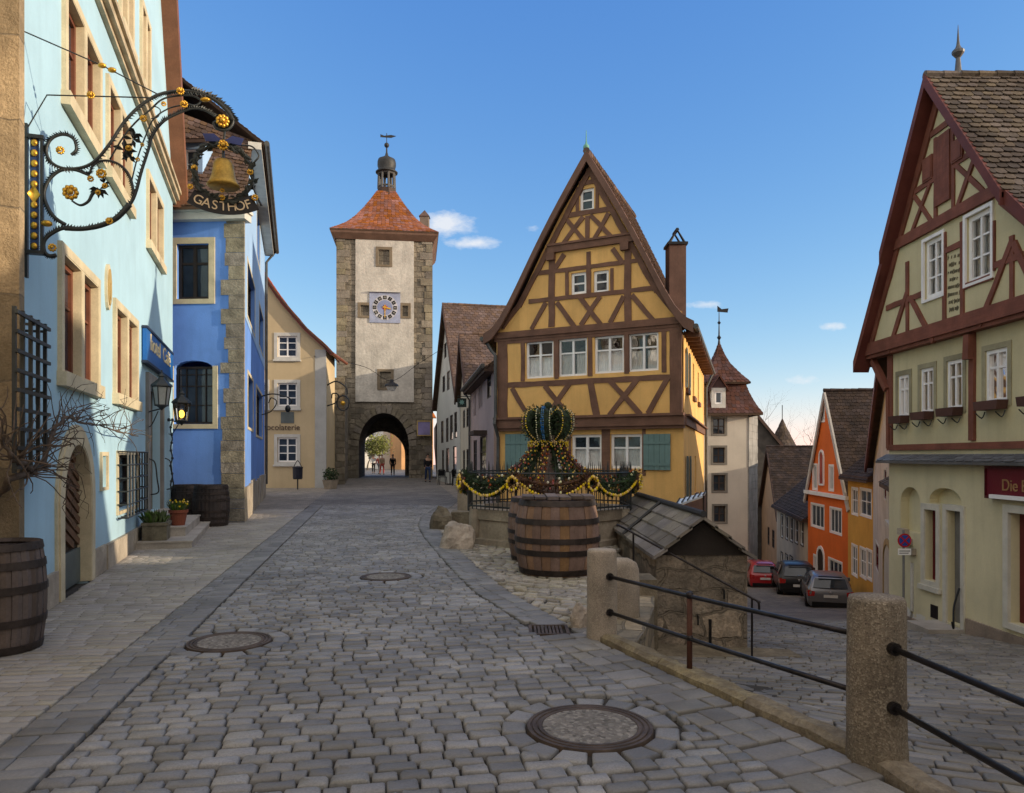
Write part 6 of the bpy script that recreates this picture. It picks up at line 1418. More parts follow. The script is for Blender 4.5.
for r in lww:
    w_ = window(gh, GF, r, nx=2, rows=(.66,), depth=.06, fw=.06, bar=.035, frame=white_paint, pane=lit_glass, curtain=(warm_reflect, .97, .004), surround=(.09, mat('sage_trim', (.33, .30, .19), rough=.85), .015))
    b = MB(); prism(b, GF.off(.02), [(r[0]-.01, r[2]-.12), (r[1]+.01, r[2]-.12), (r[1]+.04, r[2]+.02), (r[0]-.04, r[2]+.02)], 0, .17); fb = part('flower_box', b, mat('brown_flower_box', (.085, .04, .03), rough=.8, var=.2), w_)
    tb = MB()
    for uu in (r[0]+.02, r[1]-.02): tube(tb, curve([GF.pt(uu, r[2]-.14, .03), GF.pt(uu, r[2]-.24, .08), GF.pt(uu, r[2]-.16, .18)], 3), .01, 4)
    part('box_bracket', tb, wrought, w_, recalc=False)
# inscription: eight lines of dark blackletter-like strokes
b = MB(); rg = random.Random(4)
for k in range(8):
    y = 127+k*27; x0, x1 = 446, 490; n = rg.randint(9, 13)
    if k in (3, 7): x0 += 7; x1 -= 4
    for i in range(n):
        if rg.random() < .12: continue
        x = x0+(x1-x0)*(i+.5)/n; sk = -(x-446)*.24; u, z = GU.uv(*ZM(x, y+sk+10)); h = .05 if rg.random() < .7 else .078
        beamf(b, GU, (u-.006, z-h/2), (u+.004, z+h/2), .012, .0, .004)
        if rg.random() < .7: beamf(b, GU, (u, z+h*.3*(1 if i % 2 else -1)), (u+.024, z+h*.1), .009, .0, .0035)
part('inscription', b, mat('black_script', (.13, .115, .07), rough=.8, bump=0), gh)
# verge in two tiers, roof, finial: (u, z) of foot and head of each slope
def tier(p, q, ov):
    return bil(GF.pt(*p, ov), bk.pt(*p, 0), GF.pt(*q, ov), bk.pt(*q, 0))
lo_t = [tier((-.12, 3.6), (1.22, 5.76), .32), tier((5.72, 4.42), (4.42, 5.72), .32)]
hi_t = [tier((1.1, 5.56), (gm, 8.2), .38), tier((4.64, 5.5), (gm, 8.2), .38)]
roof(gh, lo_t+hi_t, tile_mottled, deck_wood, tw=.165, row=.135, lift=.034)
b = MB()
for S in lo_t+hi_t:
    p, q = S(0, 0), S(0, 1); out = V((-1, 0, 0))
    for d0, d1, x0, x1 in ((.03, -.2, .03, -.03), (-.12, -.2, -.03, -.3)):
        P = [p+V((x, 0, d)) if False else p-V((1, 0, 0))*x+V((0, 0, d)) for x in (x0, x1) for d in (d0, d1)]; Q = [a+(q-p) for a in P]
        b.add(P+Q, [(0, 1, 5, 4), (2, 6, 7, 3), (0, 4, 6, 2), (1, 3, 7, 5), (0, 2, 3, 1), (4, 5, 7, 6)])
part('verge_board', b, mat('oxblood_verge', (.14, .04, .03), rough=.6, var=.2, vs=2, fine=40, bump=.2), gh)
rc = MB(); ridge_caps(rc, hi_t[0](0, 1)+V((0, 0, .0)), hi_t[0](1, 1)+V((0, 0, .0)), .075, .3); part('ridge_tiles', rc, tile_mottled, gh, recalc=False)
b = MB(); c = V((GX+.18, 12.74, 8.2)); lathe(b, [(.07, 0), (.05, .12), (.035, .3), (.05, .32), (.095, .38), (.1, .42), (.05, .47), (.03, .52), (.02, .6), (.004, .86), (.001, .88)], c, 10); part('finial', b, mat('grey_zinc', (.12, .12, .12), rough=.5, metal=.5, var=.2), gh)
# slate pent roof
S = bil(GF.pt(LOWU-.1, 1.56, .22), GF.pt(GL+.4, 1.56, .22), GF.pt(LOWU-.05, 1.68, .03), GF.pt(GL+.4, 1.68, .03)); mb = MB(); tiles(mb, S, 3, .24, lift=.012); slab(mb, S, .04); part('pent_roof', mb, mat('grey_slate', (.115, .115, .115), rough=.6, var=.3, vs=2, island=.25), gh, recalc=False)
# ground floor: arches, windows, door
b = MB(); u0, u1 = GF.u(900.5), GF.u(921)
for i in range(3): boxf(b, GF, u0+.1+i*.12, u0+.32+i*.12, .15-i*.17, .27-i*.17, .0, .12-i*.02)
part('corbels', b, plinth_stone, gh)
window(gh, GF, n1, nx=1, rows=(.35, .68), depth=.18, fw=.06, frame=mat('oxblood_window_paint', (.13, .015, .018), rough=.45, var=.15), pane=dark_glass, surround=(.11, cream_trim, .03), sill=(cream_trim, .07))
b = MB()
for a, b_, c, d in ((dr[0]-.1, dr[0]-.004, -1.3, dr[3]+.1), (dr[1]+.004, dr[1]+.1, -1.3, dr[3]+.1), (dr[0]-.004, dr[1]+.004, dr[3]+.004, dr[3]+.1)): boxf(b, GF, a, b_, c, d, -.1, .035)
part('door_surround', b, cream_trim, gh)
b = MB(); boxf(b, GF, dr[0], dr[1], dr[2], dr[3], -.17, -.12); dd = part('front_door', b, mat('grey_door', (.2, .19, .18), rough=.6, var=.15, vs=2, grain=-.2), gh)
b = MB(); ball(b, GF.pt(dr[1]-.1, -.2, -.09), .035); boxf(b, GF, dr[1]-.13, dr[1]-.07, -.3, -.05, -.118, -.11); part('door_handle', b, iron, dd)
b = MB(); boxf(b, GF, GF.u(931), GF.u(938), GF.uv(934, 618)[1], GF.uv(934, 605)[1], -.02, .012); part('vent_hole', b, iron, gh)
ox = MATS['oxblood_window_paint']
w_ = window(gh, GF, sh_, nx=3, rows=(.28, .55, .8), depth=.18, fw=.1, bar=.03, frame=ox, pane=dark_glass, surround=(.12, cream_trim, .05))
b = MB(); boxf(b, GF, sh_[0]-.3, sh_[1]+.2, sh_[3]+.2, sh_[3]+.26, 0, .14); part('drip_ledge', b, white_paint, w_)
b = MB(); p = GF.pt(sh_[0]+.42, sh_[2]+.22, -.09); ff = GF.off(-.1); boxf(b, ff, sh_[0]+.3, sh_[0]+.52, sh_[2]+.15, sh_[2]+.28, 0, .012); boxf(b, ff, sh_[0]+.36, sh_[0]+.5, sh_[2]+.3, sh_[2]+.48, 0, .012); part('window_cards', b, mat('pale_card', (.6, .5, .42), rough=.8), w_)
b = MB(); boxf(b, GF, LOWU+.05, dr[0]-.2, -2.3, -1.38, -.05, .04); boxf(b, GF, dr[1]+.16, GL+.3, -2.3, -1.02, -.05, .045); part('plinth', b, mat('sandstone_plinth', (.28, .22, .17), rough=.9, var=.3, vs=2, fine=30, fvar=.3, bump=.6), gh)
ss = thing('shop_sign', 'dark red shop sign board with gold lettering at the right edge', 'sign', GF.pt(4, .9, .1)[:])
ru = GF.u(993); z0, z1 = GF.uv(1008, 497)[1], GF.uv(1008, 468.5)[1]; b = MB(); boxf(b, GF, ru, ru+1.9, z0, z1, .03, .10); bo = part('board', b, mat('dark_red_board', (.13, .008, .018), rough=.45, var=.1), ss)
b = MB()
for a, b_, c, d in ((ru-.02, ru+1.92, z1+.002, z1+.035), (ru-.02, ru+1.92, z0-.035, z0-.002), (ru-.02, ru-.002, z0, z1), (ru+1.902, ru+1.92, z0, z1)): boxf(b, GF, a, b_, c, d, .02, .125)
part('frame', b, mat('darker_red_frame', (.08, .006, .012), rough=.45), ss)
text('Die B', GF, ru+.36, z0+.1, .25, mat('dull_gold_lettering', (.32, .19, .08), rough=.6, bump=0), bo, out=.104, align='LEFT')
st = thing('door_steps', 'two grey stone steps before the door of the green house', 'steps', GF.pt(2, -1.5, .3)[:])
for a, b_, o, z0, z1 in ((GF.u(928), GF.u(957)+.5, .95, -1.75, -1.42), (GF.u(941), GF.u(966), .62, -1.419, -1.22)): b = MB(); boxf(b, GF, a, b_, z0, z1, .05, o); part('step', b, step_stone, st)
b = MB(); tube(b, curve([GF.pt(GF.u(963), -.55, .06), GF.pt(GF.u(966), -.85, .2), GF.pt(GF.u(972), -1.15, .3), GF.pt(GF.u(973), -1.05, .34)]), .018, 6); o = part('door_handrail', b, iron, None, recalc=False); tag(o, 'thin curved iron handrail by the door of the green house', 'handrail')

# ------------------------------------------------------------------ houses down the lane, right side
grey_pl = mat('flaking_grey_white_plaster', (.56, .54, .50), rough=.95, var=.15, vs=1.1, fine=20, fvar=.2, bump=.4, streak=.3)
ye_pl = mat('golden_plaster', (.68, .36, .065), rough=.9, var=.1, vs=.8, bump=.25, streak=.2)
or_pl = mat('bright_orange_plaster', (.74, .155, .025), rough=.9, var=.1, vs=.7, bump=.25, streak=.12)
wh_pl = mat('grey_cream_plaster', (.58, .49, .38), rough=.9, var=.12, vs=.8, bump=.25, streak=.2)
tile_deep = mat('deep_brown_tiles', (.044, .029, .023), rough=.9, var=.4, vs=.9, fine=28, fvar=.4, bump=.5, bd=.01, island=.34)
# low shop against the green house, then the gabled grey house
lk = thing('low_shop', 'low pinkish shop building with dark red shutters squeezed between green house and grey gable', 'building', (10, 17, -2))
LF = Fr((9.75, 19.2), (7.85, 14.75)); ad = arch(LF.u(884), LF.u(893.5), -2.6, -1.2, .55, 8); shw = (LF.u(905), LF.u(911), -1.25, -.35)
b = MB(); wall(b, LF, [(0, -3.2), (LF.len, -3.2), (LF.len, 1.1), (0, 1.1)], [rect(shw), ad], .25)
for u in (0, LF.len): b.quad(LF.pt(u, -3.2), LF.pt(u, -3.2, -4), LF.pt(u, 3.8, -4), LF.pt(u, 1.05))
part('wall', b, grey_pl, lk, recalc=False)
roof(lk, [bil(LF.pt(-.1, .95, .2), LF.pt(LF.len, .95, .2), LF.pt(-.1, 3.9, -4), LF.pt(LF.len, 3.9, -4))], tile_dark, deck_wood, tw=.2, row=.17)  # hidden back of the roof raised to block sun through the gap
b = MB(); ul, ur = LF.u(884), LF.u(893.5); c = (ul+ur)/2
for i in range(12):
    a0, a1 = PI*i/12, PI*(i+1)/12; hw_ = (ur-ul)/2; prism(b, LF, [(c+hw_*math.cos(a0), -1.2+.55*math.sin(a0)), (c+(hw_+.16)*math.cos(a0), -1.2+.71*math.sin(a0)), (c+(hw_+.16)*math.cos(a1), -1.2+.71*math.sin(a1)), (c+hw_*math.cos(a1), -1.2+.55*math.sin(a1))], -.05, .03)
for a, b_ in ((ul-.16, ul), (ur, ur+.16)): boxf(b, LF, a, b_, -3, -1.2, -.05, .03)
part('door_surround', b, mat('ochre_stone', (.38, .28, .14), rough=.9, var=.2), lk)
b = MB(); prism(b, LF.off(-.2), ad, -.03, 0); part('door_leaf', b, dark_wood, lk)
for x0, x1 in ((895, 899), (899.6, 903.5)): b = MB(); boxf(b, LF, LF.u(x0), LF.u(x1), -1.75, -.4, .03, .07); part('red_shutter', b, mat('dull_red_shutter', (.2, .045, .035), rough=.7, var=.2), lk)
window(lk, LF, shw, nx=2, rows=(.5,), depth=.06, frame=white_paint, pane=dark_glass)
b = MB(); boxf(b, LF, LF.u(897), LF.u(911.5), -2.1, -1.5, .0, .06); part('shop_panel', b, mat('rust_panel', (.2, .07, .04), rough=.8, var=.2), lk)
b = MB(); boxf(b, LF, 0, LF.len, -.1, .0, 0, .08); part('string_course', b, pale_trim, lk)
gg = thing('grey_gable_house', 'flaking grey white house with dark red verge seen between green house and golden house', 'building', (13, 24, -4)); gf = Fr((14.2, 29.1), (9.95, 19.4)); gr_ = [gf.rect(876, 879, 545, 570), gf.rect(884.5, 887, 470, 499)]; gL = gf.len
b = MB(); wall(b, gf, [(0, -5), (gL, -5), (gL, 4.5), (0, 1.3)], [rect(r) for r in gr_], .12)
for u, z in ((0, 1.3), (gL, 4.5)): b.quad(gf.pt(u, -5), gf.pt(u, -5, -8), gf.pt(u, z, -8), gf.pt(u, z))
part('wall', b, grey_pl, gg, recalc=False)
for r in gr_: window(gg, gf, r, nx=1, rows=(.5,), depth=.06, frame=ox, pane=dark_glass, surround=(.08, pale_trim, .02))
roof(gg, [bil(gf.pt(-.35, 1.25, .3), gf.pt(-.35, 1.25, -8), gf.pt(gL+.1, 4.68, .3), gf.pt(gL+.1, 4.68, -8))], tile_deep, deck_wood, tw=.22, row=.18)
b = MB(); beamf(b, gf, (-.35, 1.12), (gL+.1, 4.55), .26, .22, .3); part('verge_board', b, MATS['oxblood_verge'], gg)
gd, gdf = row_house('golden_house', 'small golden yellow house with white windows next to the orange gable', (15.3, 33.7), (14.33, 29.3), .87, 4.5, ye_pl, tile_deep,
    [(852.3, 858, 489, 514), (860.5, 871.5, 490, 516), (852.3, 857.5, 546, 575), (860.5, 866, 549, 577), (867, 872, 551, 579)], gable=False, depth=8, zb=-6, style=(2, (.55,)), sur=white_paint)
og, of_ = row_house('orange_gable_house', 'bright orange house with steep white trimmed gable facing the lane', (15.96, 39.9), (15.33, 33.77), -.25, 4.78, or_pl, tile_deep,
    [(813.2, 817.3, 465, 489), (829.5, 833.5, 466, 490), (811.5, 824, 505, 527), (830.5, 841.5, 509, 533), (814, 817.5, 556, 578), (829, 842, 561, 584), (821.5, 824.5, 406, 421)], depth=9, zb=-7, style=(3, ()), back=mat('white_verge', (.5, .47, .42), rough=.8), sur=white_paint, ov=.12)
b = MB(); boxf(b, of_, -.2, of_.len+.2, -.36, -.18, 0, .18); part('eaves_cornice', b, white_paint, og)
b = MB(); cu = of_.u(822); k = arch(cu-.36, cu+.36, .2, 1.54, .38, 8); prism(b, of_, k, -.02, .02); aw = part('arched_panel', b, mat('dusty_red_panel', (.35, .07, .05), rough=.8), og); b = MB()
for p, q in zip(k, k[1:]+k[:1]): beamf(b, of_, p, q, .09, .0, .06)
part('surround', b, white_paint, aw)
b = MB(); cu = of_.u(821); k = arch(cu-.56, cu+.56, -5.2, -3.55, .56, 8); prism(b, of_, k, -.02, .015); aw = part('arched_door', b, dark_wood, og); b = MB()
for p, q in zip(k[1:], k[2:]+k[:1]): beamf(b, of_, p, q, .14, .0, .05)
part('surround', b, white_paint, aw)
wr_, wf = row_house('white_row_house', 'grey cream house with two rows of dark windows beyond the orange gable', (18.6, 52), (16.1, 40.3), -1.7, 2.27, wh_pl, tile_deep,
    [(781, 783, 515, 537), (785.5, 788, 516, 539), (790, 792.7, 517, 541), (795, 798, 518, 543), (800.5, 803.5, 519, 545), (781, 783, 553, 572), (785.5, 788, 555, 575), (790, 793, 557, 578)], gable=False, depth=9, zb=-8, frame=white_paint, style=(1, (.5,)), tw=.26, sur=dark_frame)
pe, pf = row_house('peach_house', 'narrow peach house with a dark flared roof at the bend of the lane', (21.6, 64), (19.5, 53.8), -2.66, 2.27, mat('peach_plaster', (.52, .33, .2), rough=.9, var=.1, bump=.2), tile_deep, [(767.5, 769.5, 527, 545), (772, 774.5, 530, 548)], depth=8, zb=-9, frame=dark_frame, style=(1, (.5,)), tw=.3, sur='none')
# white tower-like house with mansard and spire
kt = thing('white_tower_house', 'white tower house with red tiled mansard roof, dormer and spired weather vane down the lane', 'building', (11.7, 44, -6))
kx0, kx1, ky = 10.4, 13.4, 42.0; KF = Fr((kx0, ky), (kx1, ky)); kw = [KF.rect(713, 725, 418.5, 434), KF.rect(713, 725, 447.5, 463), KF.rect(713.5, 725.5, 475, 491), KF.rect(714, 725.5, 506, 522)]
b = MB(); wall(b, KF, [(0, -7), (KF.len, -7), (KF.len, 4.15), (0, 4.15)], [rect(r) for r in kw], .22); KS = Fr((kx1, ky), (kx1+1.75, ky+3.7)); wall(b, KS, [(0, -7), (KS.len, -7), (KS.len, 4.15), (0, 4.15)]); b.quad(V((kx0, ky, -7)), V((kx0, ky+3.7, -7)), V((kx0, ky+3.7, 4.1)), V((kx0, ky, 4.1))); b.quad(V((kx0, ky+3.7, -7)), V((kx1+1.75, ky+3.7, -7)), V((kx1+1.75, ky+3.7, 4.1)), V((kx0, ky+3.7, 4.1)))
part('wall', b, mat('warm_white_plaster', (.58, .53, .45), rough=.9, var=.08, vs=.6, bump=.2, streak=.12), kt, recalc=False)
for r in kw: window(kt, KF, r, nx=2, rows=(.5,), depth=.15, fw=.05, bar=.05, frame=dark_frame, pane=dark_glass, surround=(.12, mat('grey_stone_frame', (.2, .185, .16), rough=.9), .03))
b = MB(); z = -7; i = 0
while z < 4: h = .42; boxf(b, KS, -.01, KS.len*(.98 if i % 2 else .95), z+.005, z+h-.005, -.2, .04); z += h; i += 1
part('quoins', b, mat('grey_quoin_stone', (.25, .24, .225), rough=.9, var=.3, vs=1), kt)
kc = V((12.2, ky+1.6, 0)); kp = [(2.3, 4.05), (1.95, 4.55), (1.6, 5.25), (1.42, 5.75), (1.4, 5.85), (1.68, 5.88), (1.1, 6.45), (.6, 7.05), (.28, 7.65), (.04, 8.3)]
def kpyr(k):
    R_ = lambda h, z: [kc+V((sx*h*.84, sy*h*.86, z)) for sx, sy in ((-1, -1), (1, -1), (1, 1), (-1, 1))]
    def S(a, b_): t = b_*(len(kp)-1); i = min(len(kp)-2, int(t)); h = kp[i][0]+(kp[i+1][0]-kp[i][0])*(t-i); z = kp[i][1]+(kp[i+1][1]-kp[i][1])*(t-i); r = R_(h, z); return r[k].lerp(r[(k+1) % 4], a)
    return S
mb = MB(); md = MB()
for k in range(4): tiles(mb, kpyr(k), 26, .25, clamp=True); slab(md, kpyr(k), nb=18)
ro = part('roof', mb, mat('dark_red_tiles', (.085, .036, .029), rough=.85, var=.3, vs=.8, island=.28), kt, recalc=False); part('roof_deck', md, deck_wood, ro)
b = MB(); c = kc+V((0, 0, 8.2)); lathe(b, [(.09, 0), (.05, .3), (.13, .42), (.05, .55), (.03, 1.2), (.11, 1.3), (.03, 1.4), (.02, 2.0)], c, 8); prism(b, Fr((c.x, c.y), (c.x+1, c.y)), [(-.1, c.z+1.95), (.5, c.z+1.9), (.55, c.z+2.15), (.15, c.z+2.1), (-.1, c.z+2.3)], -.02, .02); part('weather_vane', b, iron, kt)
DF = Fr((11.22, ky-.2), (12.12, ky-.2)); r_ = (.24, .66, 4.6, 5.3); b = MB(); wall(b, DF, [(0.05, 4.2), (.85, 4.2), (.85, 5.5), (.05, 5.5)], [rect(r_)], .1)
for u in (.05, .85): b.quad(DF.pt(u, 4.2), DF.pt(u, 4.2, -1.6), DF.pt(u, 5.55, -1.6), DF.pt(u, 5.55))
dmo = part('dormer', b, pale_trim, kt, recalc=False); window(dmo, DF, r_, nx=1, rows=(), depth=.08, fw=.08, frame=white_paint, pane=dark_glass)
mb = MB(); S1 = bil(DF.pt(-.1, 5.5, .15), DF.pt(.6, 6.55, .15), DF.pt(-.1, 5.5, -1.8), DF.pt(.6, 6.55, -1.8)); 
for sg_ in (0, 1):
    u = -.1 if sg_ == 0 else 1.0; S = bil(DF.pt(u, 5.4, .15), DF.pt(u, 5.4, -1.6), DF.pt(.45, 6.25, .15), DF.pt(.45, 6.25, -1.6)); tiles(mb, S, 6, .25); slab(mb, S)
mb.add([DF.pt(.05, 5.5), DF.pt(.85, 5.5), DF.pt(.45, 6.15)], [(0, 1, 2)]); part('dormer_roof', mb, MATS['dark_red_tiles'], dmo, recalc=False)
# roofs far down the valley
fh, ff_ = row_house('valley_house', 'distant dark roofed house behind the white tower house', (17.4, 64), (23.5, 64), 2.3, 6.0, mat('dark_valley_wall', (.075, .066, .058), rough=.95, var=.3), tile_dark, [], depth=9, zb=-12, tw=.4)
pt = thing('pointed_tower', 'distant tower with dark pointed roof between bare tree and white tower house', 'tower', (26.3, 72, -9)); c = V((26.3, 72, 0)); b = MB(); lathe(b, [(1.1, -9), (1.1, 2.5)], c, 12); part('wall', b, grey_pl, pt)
def cone(k, n=8):
    def S(a, b_): r = 1.45*(1-b_)**1.08+.03; z = 2.2+3.1*b_; a0 = 2*PI*(k+a)/n; return c+V((r*math.cos(a0), r*math.sin(a0), z))
    return S
roof(pt, [cone(k) for k in range(8)], tile_dark, deck_wood, tw=.4, row=.35); b = MB(); tube(b, [c+V((0, 0, 5.2)), c+V((0, 0, 6.6))], .04, 5); part('finial', b, iron, pt)
# houses out of frame to the right that shade the square, towards the camera
for lb, far, near, ze, apx, m_ in (('plain cream gabled house next to the green house, nearer the viewer', (8.1, 8.35), (8.1, 2.3), 2.0, 7.2, cream_pl), ('plain white gabled house, third along the right side of the square', (7.6, 2.0), (7.2, -5.8), 3.4, 8.4, white_pl), ('plain ochre gabled house, last along the right side of the square', (7.2, -6.1), (6.2, -14), 4.2, 9.4, ochre)):
    t_, f_ = row_house('gabled_house', lb, far, near, ze, apx, m_, tile_brown, [], depth=10, zb=-1.5, tw=.4)
    for i in range(3):
        r = (f_.len*(.18+.27*i), f_.len*(.18+.27*i)+.8, 1.2, 2.2); b = MB(); boxf(b, f_, *r, -.02, .015); window(t_, f_, r, depth=-.02, frame=white_paint, pane=dark_glass, surround=(.08, pale_trim, .05))

# unseen houses behind the viewer's left, added to throw warm sunlight into the square
for lb, far, near, m_ in (('added plain cream house with its eaves to the square, on the left behind the viewer', (-4.3, -6.2), (-4.0, 1.1), MATS['warm_cream_plaster']), ('added plain white house farthest back on the left behind the viewer', (-4.8, -17), (-4.35, -6.4), white_pl)):
    t_, f_ = row_house('added_eaves_house', lb, far, near, 9.5, 13, m_, tile_brown, [], gable=False, depth=8, zb=-.3, tw=.5)
    for i in range(3):
        for z in (1.2, 4.2, 7.0): r = (f_.len*(.12+.3*i), f_.len*(.12+.3*i)+.9, z, z+1.4); window(t_, f_, r, depth=-.02, frame=white_paint, pane=dark_glass, surround=(.1, pale_trim, .05))
# ------------------------------------------------------------------ bollards, rails
boll = mat('exposed_aggregate', (.235, .19, .14), rough=.95, var=.35, vs=3, fine=110, fvar=.55, bump=.5, bd=.01, speck=(110, (.42, .36, .27), .55), streak=.5, dirt=(.0, .25, .5, (.10, .085, .055)))
pale_boll = mat('pale_aggregate', (.36, .30, .235), rough=.95, var=.3, vs=3, fine=110, fvar=.4, bump=.35, bd=.008, speck=(140, (.52, .45, .36), .35), streak=.25)
def bollard(label, x, y, r, h, m):
    b = MB(); prof = [(r*1.02, -.25), (r*1.02, .05), (r, .1), (r*.985, h*.5), (r*.97, h-.05), (r*.955, h-.02), (r*.9, h-.002), (r*.5, h+.006), (.001, h+.008)]
    lathe(b, prof, (x, y, 0), 40)
    for i, p in enumerate(b.v): q = V((p.x-x, p.y-y, 0)); k = noise.noise(p*9)*.006+noise.noise(p*31)*.003; b.v[i] = p+q.normalized()*k if q.length > .01 else p
    o = part('stone_bollard', b, m, None, smooth=True, loc=(x, y, 0)); tag(o, label, 'bollard', 'round stone bollards carrying the iron rails')
B1 = (.82, 6.75); B2 = (1.985, 4.03); B3 = (2.24, 1.15)
bollard('pale shorter stone bollard at the far end of the iron rail', *B1, .138, .80, pale_boll)
bollard('big dark aggregate stone bollard in the right foreground', *B2, .152, .885, boll)
bollard('stone bollard at the near end of the rail, behind the big dark one', *B3, .15, .88, boll)
steel = mat('worn_black_rail', (.035, .03, .03), rough=.38, var=.4, vs=9, fine=60, fvar=.2, bump=.12, metal=.7, spec=.5)
rust = mat('rust_painted_post', (.10, .04, .025), rough=.7, var=.4, vs=6, fine=50, fvar=.3, bump=.3)
rl = thing('iron_railing', 'two bar black iron railing between the pale and the big dark bollard', 'railing', (1.4, 5.4, .3))
def zr(t, hi): return (.565+(.655-.565)*t) if hi else (.245+(.335-.245)*t)
b = MB(); P = lambda t, hi: V((B1[0]+(B2[0]-B1[0])*t, B1[1]+(B2[1]-B1[1])*t, zr(t, hi)))
for hi in (1, 0): tube(b, [P(.03, hi), P(.25, hi)-V((0, 0, .004)), P(.5, hi)-V((0, 0, .008)), P(.75, hi)-V((0, 0, .005)), P(.96, hi)], .016, 10)
part('rail_bar', b, steel, rl, smooth=True)
b = MB(); tp = .44; c = P(tp, 1); tube(b, [V((c.x, c.y, .03)), V((c.x, c.y, c.z+.01))], .021, 10); part('post', b, rust, rl, smooth=True)
b = MB(); ball(b, c, .032, 10, 7); ball(b, P(tp, 0), .03, 10, 7)
for t in (.045, .955):
    for hi in (0, 1): d = (P(.9, hi)-P(.1, hi)).normalized(); tube(b, [P(t, hi)-d*.012, P(t, hi)+d*.02], .034, 12)
part('collar', b, steel, rl, smooth=False)
rl = thing('iron_railing', 'black iron railing running from the big dark bollard out of the right edge', 'railing', (2.1, 2.6, .3)); b = MB()
for z0, z1 in ((.64, .66), (.33, .33)): tube(b, [V((B2[0]+.01, B2[1]-.12, z0)), V((B3[0], B3[1]+.12, z1))], .0165, 10)
part('rail_bar', b, steel, rl, smooth=True)
b = MB()
for z0 in (.64, .33): tube(b, [V((B2[0]+.012, B2[1]-.14, z0)), V((B2[0]+.016, B2[1]-.175, z0))], .034, 12)
part('collar', b, steel, rl)
hr = thing('lane_handrail', 'thin black handrail sloping down beside the little stone roofed shed', 'handrail', (2.3, 9.8, -.5))
h0, h1 = at(624, 528, 10.2), at(752, 598, 9.3); b = MB()
tube(b, curve([h0-V((.05, -.3, .0)), h0, h0.lerp(h1, .5), h1, h1+V((.06, -.06, -.04)), h1+V((.07, -.06, -.14))]), .015, 7); part('rail_bar', b, steel, hr, smooth=True)
b = MB(); tube(b, [h1, V((h1.x, h1.y, low(9.3)-.1))], .014, 7); q = h0.lerp(h1, .08); tube(b, [q, V((q.x, q.y, -.3))], .014, 7); part('post', b, steel, hr)

# ------------------------------------------------------------------ little stone shed with slab roof
shm = mat('blotchy_sandstone_wall', (.30, .255, .20), rough=.95, var=.35, vs=2.6, fine=22, fvar=.5, bump=1.2, bd=.04, streak=.5, hue=(.44, .36, .27), brick=(.55, .3, .02, (.22, .18, .13), 1.2))
slab_m = mat('grey_stone_roof_slabs', (.20, .175, .145), rough=.9, var=.3, vs=2, fine=30, fvar=.3, bump=.6, bd=.015, island=.25)
sd = thing('stone_shed', 'squat stone shed with a gabled roof of grey stone slabs beside the bollard', 'shed', (2.55, 12.4, -1))
SX0, SX1, SY0, SY1 = 1.95, 3.18, 10.0, 15.2; SF = Fr((SX0, SY0), (SX1, SY0)); sm = SF.len/2
b = MB(); wall(b, SF, [(0, -1.5), (SF.len, -1.5), (SF.len, .3), (sm, .72), (0, .3)])
for fr2 in (Fr((SX0, SY1), (SX0, SY0)), Fr((SX1, SY0), (SX1, SY1))): wall(b, fr2, [(0, -2.6), (fr2.len, -2.6), (fr2.len, .3), (0, .3)])
b.quad(V((SX0, SY1, -2)), V((SX1, SY1, -2)), V((SX1, SY1, .3)), V((SX0, SY1, .3)))
part('wall', b, shm, sd, recalc=False)
b = MB(); prism(b, SF, [(-.02, .315), (SF.len+.02, .315), (sm, .76)], .0, .03); part('gable_board', b, mat('dark_gable_board', (.03, .024, .02), rough=.9, var=.3), sd)  # near-black board filling the shed gable
mb = MB(); AX_ = (SX0+SX1)/2-.03
for sgn in (0, 1):
    xe = SX0-.07 if sgn == 0 else SX1+.07; ze = .27; rg = random.Random(6+sgn)
    for k in range(4):                                        # slabs laid in courses, each a little crooked
        t0, t1 = k/4-.03, (k+1)/4+.03; y = SY0-.2
        while y < SY1:
            w = rg.uniform(.45, .7); y1 = min(SY1+.05, y+w); P = []
            for t, dz in ((max(0, t0), .05), (min(1, t1), .015)):
                for yy in (y+.006, y1-.006):
                    x = xe+(AX_-xe)*t; z = ze+(.84-ze)*t+dz+rg.uniform(-.008, .008); P.append(V((x, yy, z)))
            P = [P[0], P[1], P[3], P[2]]; P += [p-V((0, 0, .05)) for p in P]; mb.add(P, [(0, 1, 2, 3), (7, 6, 5, 4), (0, 4, 5, 1), (1, 5, 6, 2), (2, 6, 7, 3), (3, 7, 4, 0)]); y = y1
part('roof', mb, slab_m, sd, recalc=True)
b = MB(); y = 12.5
for x0, x1, z0, z1 in ((SX0-.08, AX_, .33, .90), (SX1+.08, AX_, .33, .90)): tube(b, [V((x0, y, z0)), V((x1, y, z1))], .03, 6)
tube(b, [V((AX_, SY0-.22, .885)), V((AX_, SY1, .885))], .045, 8); part('ridge_roll', b, mat('dark_lead', (.04, .04, .042), rough=.6, var=.2), sd)
b = MB()
for dx in (0, .35): tube(b, [V((SX0+.55+dx, SY0-.0, -.5+dx)), V((SX0+.55+dx, SY0-.06, -.5+dx)), V((SX0+.55+dx, SY0-.06, -.62+dx))], .012, 5)
tube(b, [V((SX0+.72, SY0-.03, -.55)), V((SX0+.72, SY0-.03, -.9))], .02, 6)
part('iron_fittings', b, iron, sd, recalc=False)
b = MB(); box(b, SX0-.1, SX1+.55, SY0-.55, SY0-.002, -1.6, -.92)
for i, p in enumerate(b.v): b.v[i] = p+V((random.uniform(-.05, .05), random.uniform(-.05, .05), random.uniform(-.05, .05)))
o = part('stone_footing', b, dark_rock); tag(o, 'rough mossy stone footing along the base of the little shed', 'footing')
b = MB(); c = V((1.13, 7.75, 0))
